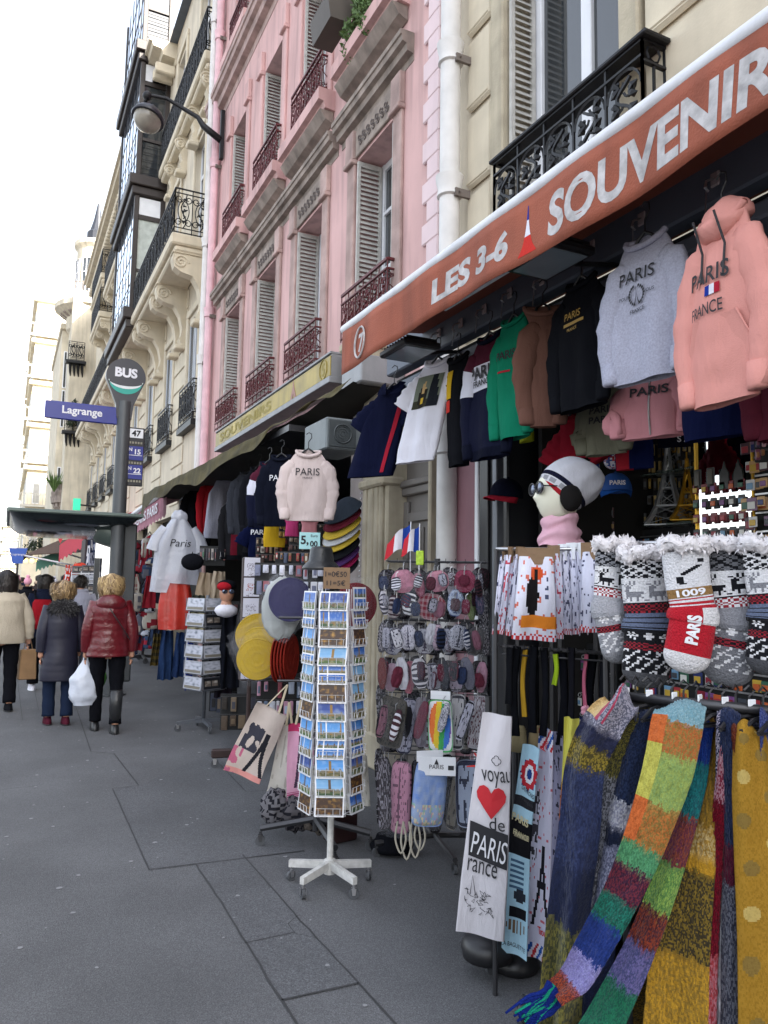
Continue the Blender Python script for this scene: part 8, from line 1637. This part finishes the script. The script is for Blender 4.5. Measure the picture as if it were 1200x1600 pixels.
t = thing('backpack', 'red backpack worn by the person behind the navy coat', 'backpack', PB.location, PB.rotation_euler[2]); g = MB(); g.sphere((-.06,-.22,1.08), (.15,.1,.24), 20, 14, fn=lambda d: .9/max(abs(d[0]), abs(d[2]), .78)*.95); g.build('bag_body', fab('backpack_red', h('#8a1822')), t, smooth=True); g = MB(); [g.tube([(sx,-.17,1.28), (sx,-.02,1.39), (sx,.06,1.3)], .014, 6) for sx in (-.14,.06)]; g.build('strap', BLACKF, t); g = MB(); g.bbox(-.15,.03,-.325,-.3,.93,1.08,.01); g.build('front_pocket', fab('backpack_red'), t)
q = gp(118, 1073); PW, JW, sW = person('p', 'person in a pale top and white trainers hidden between the two women', q.x, q.y, 1.66, .2, GREYF, .8, .2, 0, CHARC, ('#16110f','#2a211c', .06, .02, 1.08), ((.02,0), (.02,0)), .1, WHITEF, seed=5, detail=False)
FG = 'people in the distant crowd'
random.seed(31)
for (x, yf, H, rz, lab, coat, hair, kw) in (
    (38,1003,1.6,2.9,'person in long black quilted coat and jeans wearing a pink pompom hat','#14151a',None,dict(hem=.55,puff=.04,pants=DENIM,shoes=WHITEF)),
    (57,1000,1.72,pi,'man with dark hair and sunglasses facing the camera in the crowd','#3a3434',('#2c211c','#1a1412',.06,.02,1.08),dict(facing_cam=True,scarf_=TANF)),
    (70,996,1.66,2.6,'person in a black jacket with dark hair, right of the sunglasses man','#101116',('#1c1614','#2a201b',.1,.02,1.05),dict(facing_cam=True)),
    (80,990,1.6,.2,'person in a white knitted hat beyond the navy coat','#2a3040',None,dict()),
    (97,1010,1.72,.3,'person with short black hair just left of the red coat','#8f93a2',('#121013','#1c181b',.05,.02,1.1),dict()),
    (10,985,1.7,.1,'distant walker in grey at the far left of the crowd','#4a4c55',('#3a2c24','#1c1512',.08,.02,1.0),dict()),
    (24,975,1.65,-.1,'distant walker in beige left of the pink pompom hat','#8a7a66',('#6a5440','#3c2e24',.1,.02,1.0),dict()),
    (31,968,1.7,.1,'distant walker in dark blue, smallest figure of the crowd','#1f2636',('#241c18','#3a2c24',.06,.02,1.0),dict())):
    q = gp(x, yf); P_, J_, s_ = person('p', lab, q.x, q.y, H, rz, fab('coat'+coat[1:], h(coat)), kw.get('hem',.72), .21, kw.get('puff',0), kw.get('pants', BLK), hair, ((.02,0), (.02,.05)), .08, kw.get('shoes', BLACKF), FG, seed=x, detail=False, facing_cam=kw.get('facing_cam', False), scarf_=kw.get('scarf_'))
    if 'sunglasses' in lab: g = MB(); [g.sphere((sx*.034*s_, .1*s_, 1.52*s_), (.026*s_,.008,.02*s_), 10, 8) for sx in (-1,1)]; g.bar((-.07*s_,.09*s_,1.525*s_), (.07*s_,.09*s_,1.525*s_), .004, 4); g.build('sunglasses', BPL, P_)
    if 'pompom' in lab or 'white knitted' in lab:
        m_ = PINKF if 'pompom' in lab else WHITEF; g = MB(); g.sphere((0,.01*s_,1.57*s_), (.1*s_,.11*s_,.105*s_), 18, 12, fn=lambda d: 1+.03*sin(atan2(d[1], d[0])*12)); g.sphere((0,0,1.69*s_), .05*s_, 10, 8, fn=lambda d: 1+.3*noise.noise(Vector(d)*9)); g.build('knitted_hat', m_, P_, smooth=True)
# bags in their hands
def wpt(P_, J_, k): return Matrix.Translation(P_.location) @ Matrix.Rotation(P_.rotation_euler[2], 4, 'Z') @ Vector(J_[k][0])
wp = wpt(PR, JR, 'handl'); t = thing('plastic_bag', 'white plastic carrier bag held between the navy and red coats', 'carrier bag', wp, 0); g = MB(); PB_ = M('white_carrier', h('#c3c9d6'), rough=.3, bump=.8, bs=18, var=.08, alpha=.93)
def bagf(u, v): a = u*6.2832; w_ = .03+.115*sstep(0,.45,v)*(1-.45*sstep(.8,1,v)); n_ = .015*noise.noise(Vector((cos(a)*3, sin(a)*3, v*6))); return ((w_+n_)*cos(a)*1.0, (w_*.6+n_)*sin(a), -.02-.46*v)
g.grid(bagf, 32, 22, closeu=True); g.add([bagf(k/32, 1) for k in range(32)], [list(range(32))]); g.build('bag_body', PB_, t, smooth=True); g = MB(); g.tube([(-.02,0,-.02), (-.012,0,.05), (.012,0,.05), (.02,0,-.02)], .008, 5); g.build('handle', PB_, t)
q = at(143, 1060, D=8.2); t = thing('shopping_bag', 'bright green and blue shopping bag beside the red coat', 'shopping bag', q, .3); g = MB(); g.sphere((0,0,0), (.16,.09,.13), 26, 18, fn=lambda d: 1+.12*noise.noise(Vector(d)*3), col=lambda u, v: h('#4f9a30') if v < .62 or noise.noise(Vector((u*6, v*9, 1))) > .3 else h('#2f3f5c')); g.build('bag_body', M('glossy_print', vcol=True, rough=.3, bump=.4, bs=20), t, smooth=True); g = MB(); g.tube([(-.06,0,.1), (-.02,0,.3), (.02,0,.3), (.06,0,.1)], .008, 5); g.build('handle', BLACKF, t)
wp = wpt(PC, JC, 'handr'); t = thing('paper_bag', 'brown paper carrier bag held by the woman in the cream coat', 'carrier bag', wp, .2); g = MB(); g.bbox(-.1,.1,-.06,.06,-.42,-.06,.008); g.v = [(x*(1+.3*(z+.42)) if False else x*(1-.35*(z+.42)), y, z) for x, y, z in g.v]; g.build('bag_body', M('kraft', h('#8a6c4c'), rough=.85, bump=.2, var=.15, vs=8), t); g = MB(); g.tube([(-.05,0,-.06), (-.03,0,.04), (.03,0,.04), (.05,0,-.06)], .005, 5); g.build('handle', M('kraft'), t)
g = MB(); g.bbox(.02,.22,-.14,-.05,.66,.84,.02)
q = Vector(PC.location)
# ================================================================== BUS STOP
bp = at(172, 1086, Z=0); bs = thing('bus_stop_post', 'grey bus stop post with round BUS head, blue Lagrange plate and route panel', 'bus stop', (bp.x, bp.y, 0), 0)
PG = M('post_grey', h('#4d5053'), rough=.45, metal=.3, var=.08); O = Vector((bp.x, bp.y, 0)); fb = face(bp)+.12; Rb = Matrix.Rotation(fb, 4, 'Z')
L2 = lambda x, y, off=0: tuple((at(x, y, D=bpD-off)-O))
bpD = (Vector(bp)-_C).dot(_F)
headc = at(194, 590, Y=bp.y)-O; px1 = mpp(headc+O)
g = MB(); g.tube([(0,0,0), (0,0,.02)], .2, 18); g.tube([(0,0,0), (0,0,headc.z-.35)], .095, 18); g.build('post', PG, bs, smooth=True, ang=40)
g = MB(); pr_ = []
for k in range(25): a = pi*1.12*k/24-.19; pr_.append((.27*cos(a), .27*sin(a)))
pr_ += [(-.2,-.2), (-.12,-.4), (-.1,-.6), (.1,-.6), (.12,-.4), (.2,-.2)]
HM = Matrix.Translation((0, 0, headc.z)) @ Rb
g.prism(pr_, lambda a, b, t: tuple(HM @ Vector((a, t, b))), -.05, .05); g.build('round_head', M('sign_charcoal', h('#2d2f38'), rough=.35, bump=0, var=.03), bs)
g = MB(); add_text(g, 'BUS', lambda a, b: tuple(HM @ Vector((a, -.056, b))), .14, 0, .06, .045); g.build('lettering', WINK, bs)
def cres(k0, dz0, dz1): return [(.235*cos(t), -.06+dz0*sin(t)) for t in [pi+pi*k/16 for k in range(17)]]+[(.235*cos(t), -.06+dz1*sin(t)) for t in [2*pi-pi*k/16 for k in range(17)]]
for nm, c, z0, z1, o_ in (('swoosh', h('#1f9c8e'), .19, .1, -.055), ('swoosh', h('#d5dadc'), .115, .075, -.058)):
    g = MB(); ts = [pi+pi*k/16 for k in range(17)]; V = [tuple(HM @ Vector((.225*cos(t), o_, -.06+z0*sin(t)))) for t in ts]+[tuple(HM @ Vector((.235*cos(t), o_, -.06+z1*sin(t)))) for t in ts]
    g.add(V, [(k, k+1, 17+k+1, 17+k) for k in range(16)]); g.build(nm, M('swoosh'+str(z0), c, rough=.4, bump=0), bs)
pc = at(131, 645, Y=bp.y)-O; PM = Matrix.Translation(pc) @ Rb; g = MB(); g.bbox(-.5,.45,-.02,.02,-.125,.125,.012); tf(g, PM); g.build('name_plate', M('plate_blue', h('#222c80'), rough=.35, bump=0, var=.05), bs)
g = MB(); add_text(g, 'Lagrange', lambda a, b: tuple(PM @ Vector((a, -.026, b))), .14, -.02, -.0, .025, width=.52); g.build('lettering', WINK, bs); g = MB(); g.bar(tuple(PM @ Vector((.45,0,0))), (0,0,pc.z), .03, 6); g.build('bracket', PG, bs)
pc = at(211, 714, Y=bp.y)-O; PM = Matrix.Translation(pc) @ Rb; g = MB(); g.bbox(-.125,.115,-.02,.02,-.42,.42,.01); tf(g, PM); g.build('route_panel', M('panel_navy', h('#16171f'), rough=.35, bump=0), bs)
g = MB(); g.bbox(-.105,.095,-.026,-.021,.27,.4,.003); tf(g, PM); g.build('route_plate', WHITE, bs); g = MB(); add_text(g, '47', lambda a, b: tuple(PM @ Vector((a, -.03, b))), .09, 0, .335, .03); g.build('lettering', INK, bs)
for z, s_ in ((.07,'15'), (-.2,'22')):
    g = MB(); g.bbox(-.115,.105,-.026,-.021,z-.12,z+.08,.003); tf(g, PM); g.build('route_plate', M('plate_blue'), bs); g = MB(); f = lambda a, b: tuple(PM @ Vector((a, -.03, b))); add_text(g, 'N', f, .05, -.07, z+.03, .03); add_text(g, s_, f, .075, .03, z, .03); g.add([f(-.1,z-.055), f(.09,z-.055), f(.09,z-.047), f(-.1,z-.047)], [(0,1,2,3)]); g.build('lettering', WINK, bs)
for z in (.2, -.09, -.35):
    g = MB(); f = lambda a, b: tuple(PM @ Vector((a, -.024, b)))
    for k in range(5): g.add([f(-.09+k*.038,z-.015), f(-.065+k*.038,z-.015), f(-.065+k*.038,z+.015), f(-.09+k*.038,z+.015)], [(0,1,2,3)])
    g.build('small_print', M('dull_print', h('#8a8678'), bump=0), bs)
g = MB(); [g.bar(tuple(PM @ Vector((-.1,0,z))), (0,0,pc.z+z), .02, 5) for z in (.3,-.3)]; g.build('bracket', PG, bs)
# shelter
bz = at(120, 800, Y=11.0).z; SH = thing('bus_shelter', 'grey green bus shelter with curved canopy roof and dark panels', 'bus shelter', (.9, 12, 0))
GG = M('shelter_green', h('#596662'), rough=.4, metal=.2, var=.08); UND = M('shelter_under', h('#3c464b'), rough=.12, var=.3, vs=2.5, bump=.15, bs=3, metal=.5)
xa, xb = at(14, 800, Y=11.0).x, at(222, 800, Y=11.0).x
def sh(u, v, top): x = xa+(xb-xa)*u; e = 1-(2*abs(v-.5))**4; ee = 1-(2*abs(u-.5))**5; return (x, 11.0+3.2*v, bz+(.0 if top else -.24*max(0, e*ee)**.6-.012))
g = MB(); g.grid(lambda u, v: sh(u, v, True), 24, 16); g.grid(lambda u, v: (lambda p: (p[0], p[1], bz-.0))(sh(u, v, True)), 1, 1); part(g, 'roof_top', GG, SH)
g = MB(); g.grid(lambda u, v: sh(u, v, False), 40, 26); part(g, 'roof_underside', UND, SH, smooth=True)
g = MB()
for (p, q_) in (((xa,11.0), (xb,11.0)), ((xa,14.2), (xb,14.2)), ((xa,11.0), (xa,14.2)), ((xb,11.0), (xb,14.2))): g.bar((p[0],p[1],bz-.01), (q_[0],q_[1],bz-.01), .03, 8)
part(g, 'roof_edge', GG, SH)
qx = at(196, 950, Y=11.45).x; g = MB(); g.bbox(qx-.1, qx+.1, 11.35, 11.55, .16, bz-.1, .02); part(g, 'support_post', PG, SH)
g = MB(); g.tube(smooth([(qx,11.45,bz-.65), (qx-.08,11.5,bz-.35), (qx-.35,11.6,bz-.17)], 10), [.1+.012*i for i in range(11)], 8); part(g, 'bracket', GG, SH, smooth=True)
x1, x2 = at(150, 900, Y=12.4).x, at(190, 900, Y=12.4).x; g = MB(); g.bbox(x1-.03, x1+.05, 12.4, 12.46, .2, bz-.15, .01); g.bbox(x1, x2, 12.41, 12.45, 1.98, 2.25, .01); part(g, 'panel_frame', PG, SH)
POS = M('backlit_poster', h('#e6e4e0'), rough=.3, emit=.55, var=.05, bump=0); g = MB(); g.box(x1+.08, x2-.04, 12.38, 12.42, 1.0, 1.95); part(g, 'lit_panel', POS, SH)
xc, xd = at(158, 850, Y=12.3).x, at(173, 850, Y=12.3).x; g = MB(); g.box(xc-.08, xd+.0, 12.2, 12.24, at(160, 872, Y=12.2).z, at(160, 833, Y=12.2).z); part(g, 'lit_panel', POS, SH)
g = MB(); g.bbox(xd, xd+.3, 12.5, 12.7, 1.9, bz-.2, .05); part(g, 'equipment_box', BPL, SH)
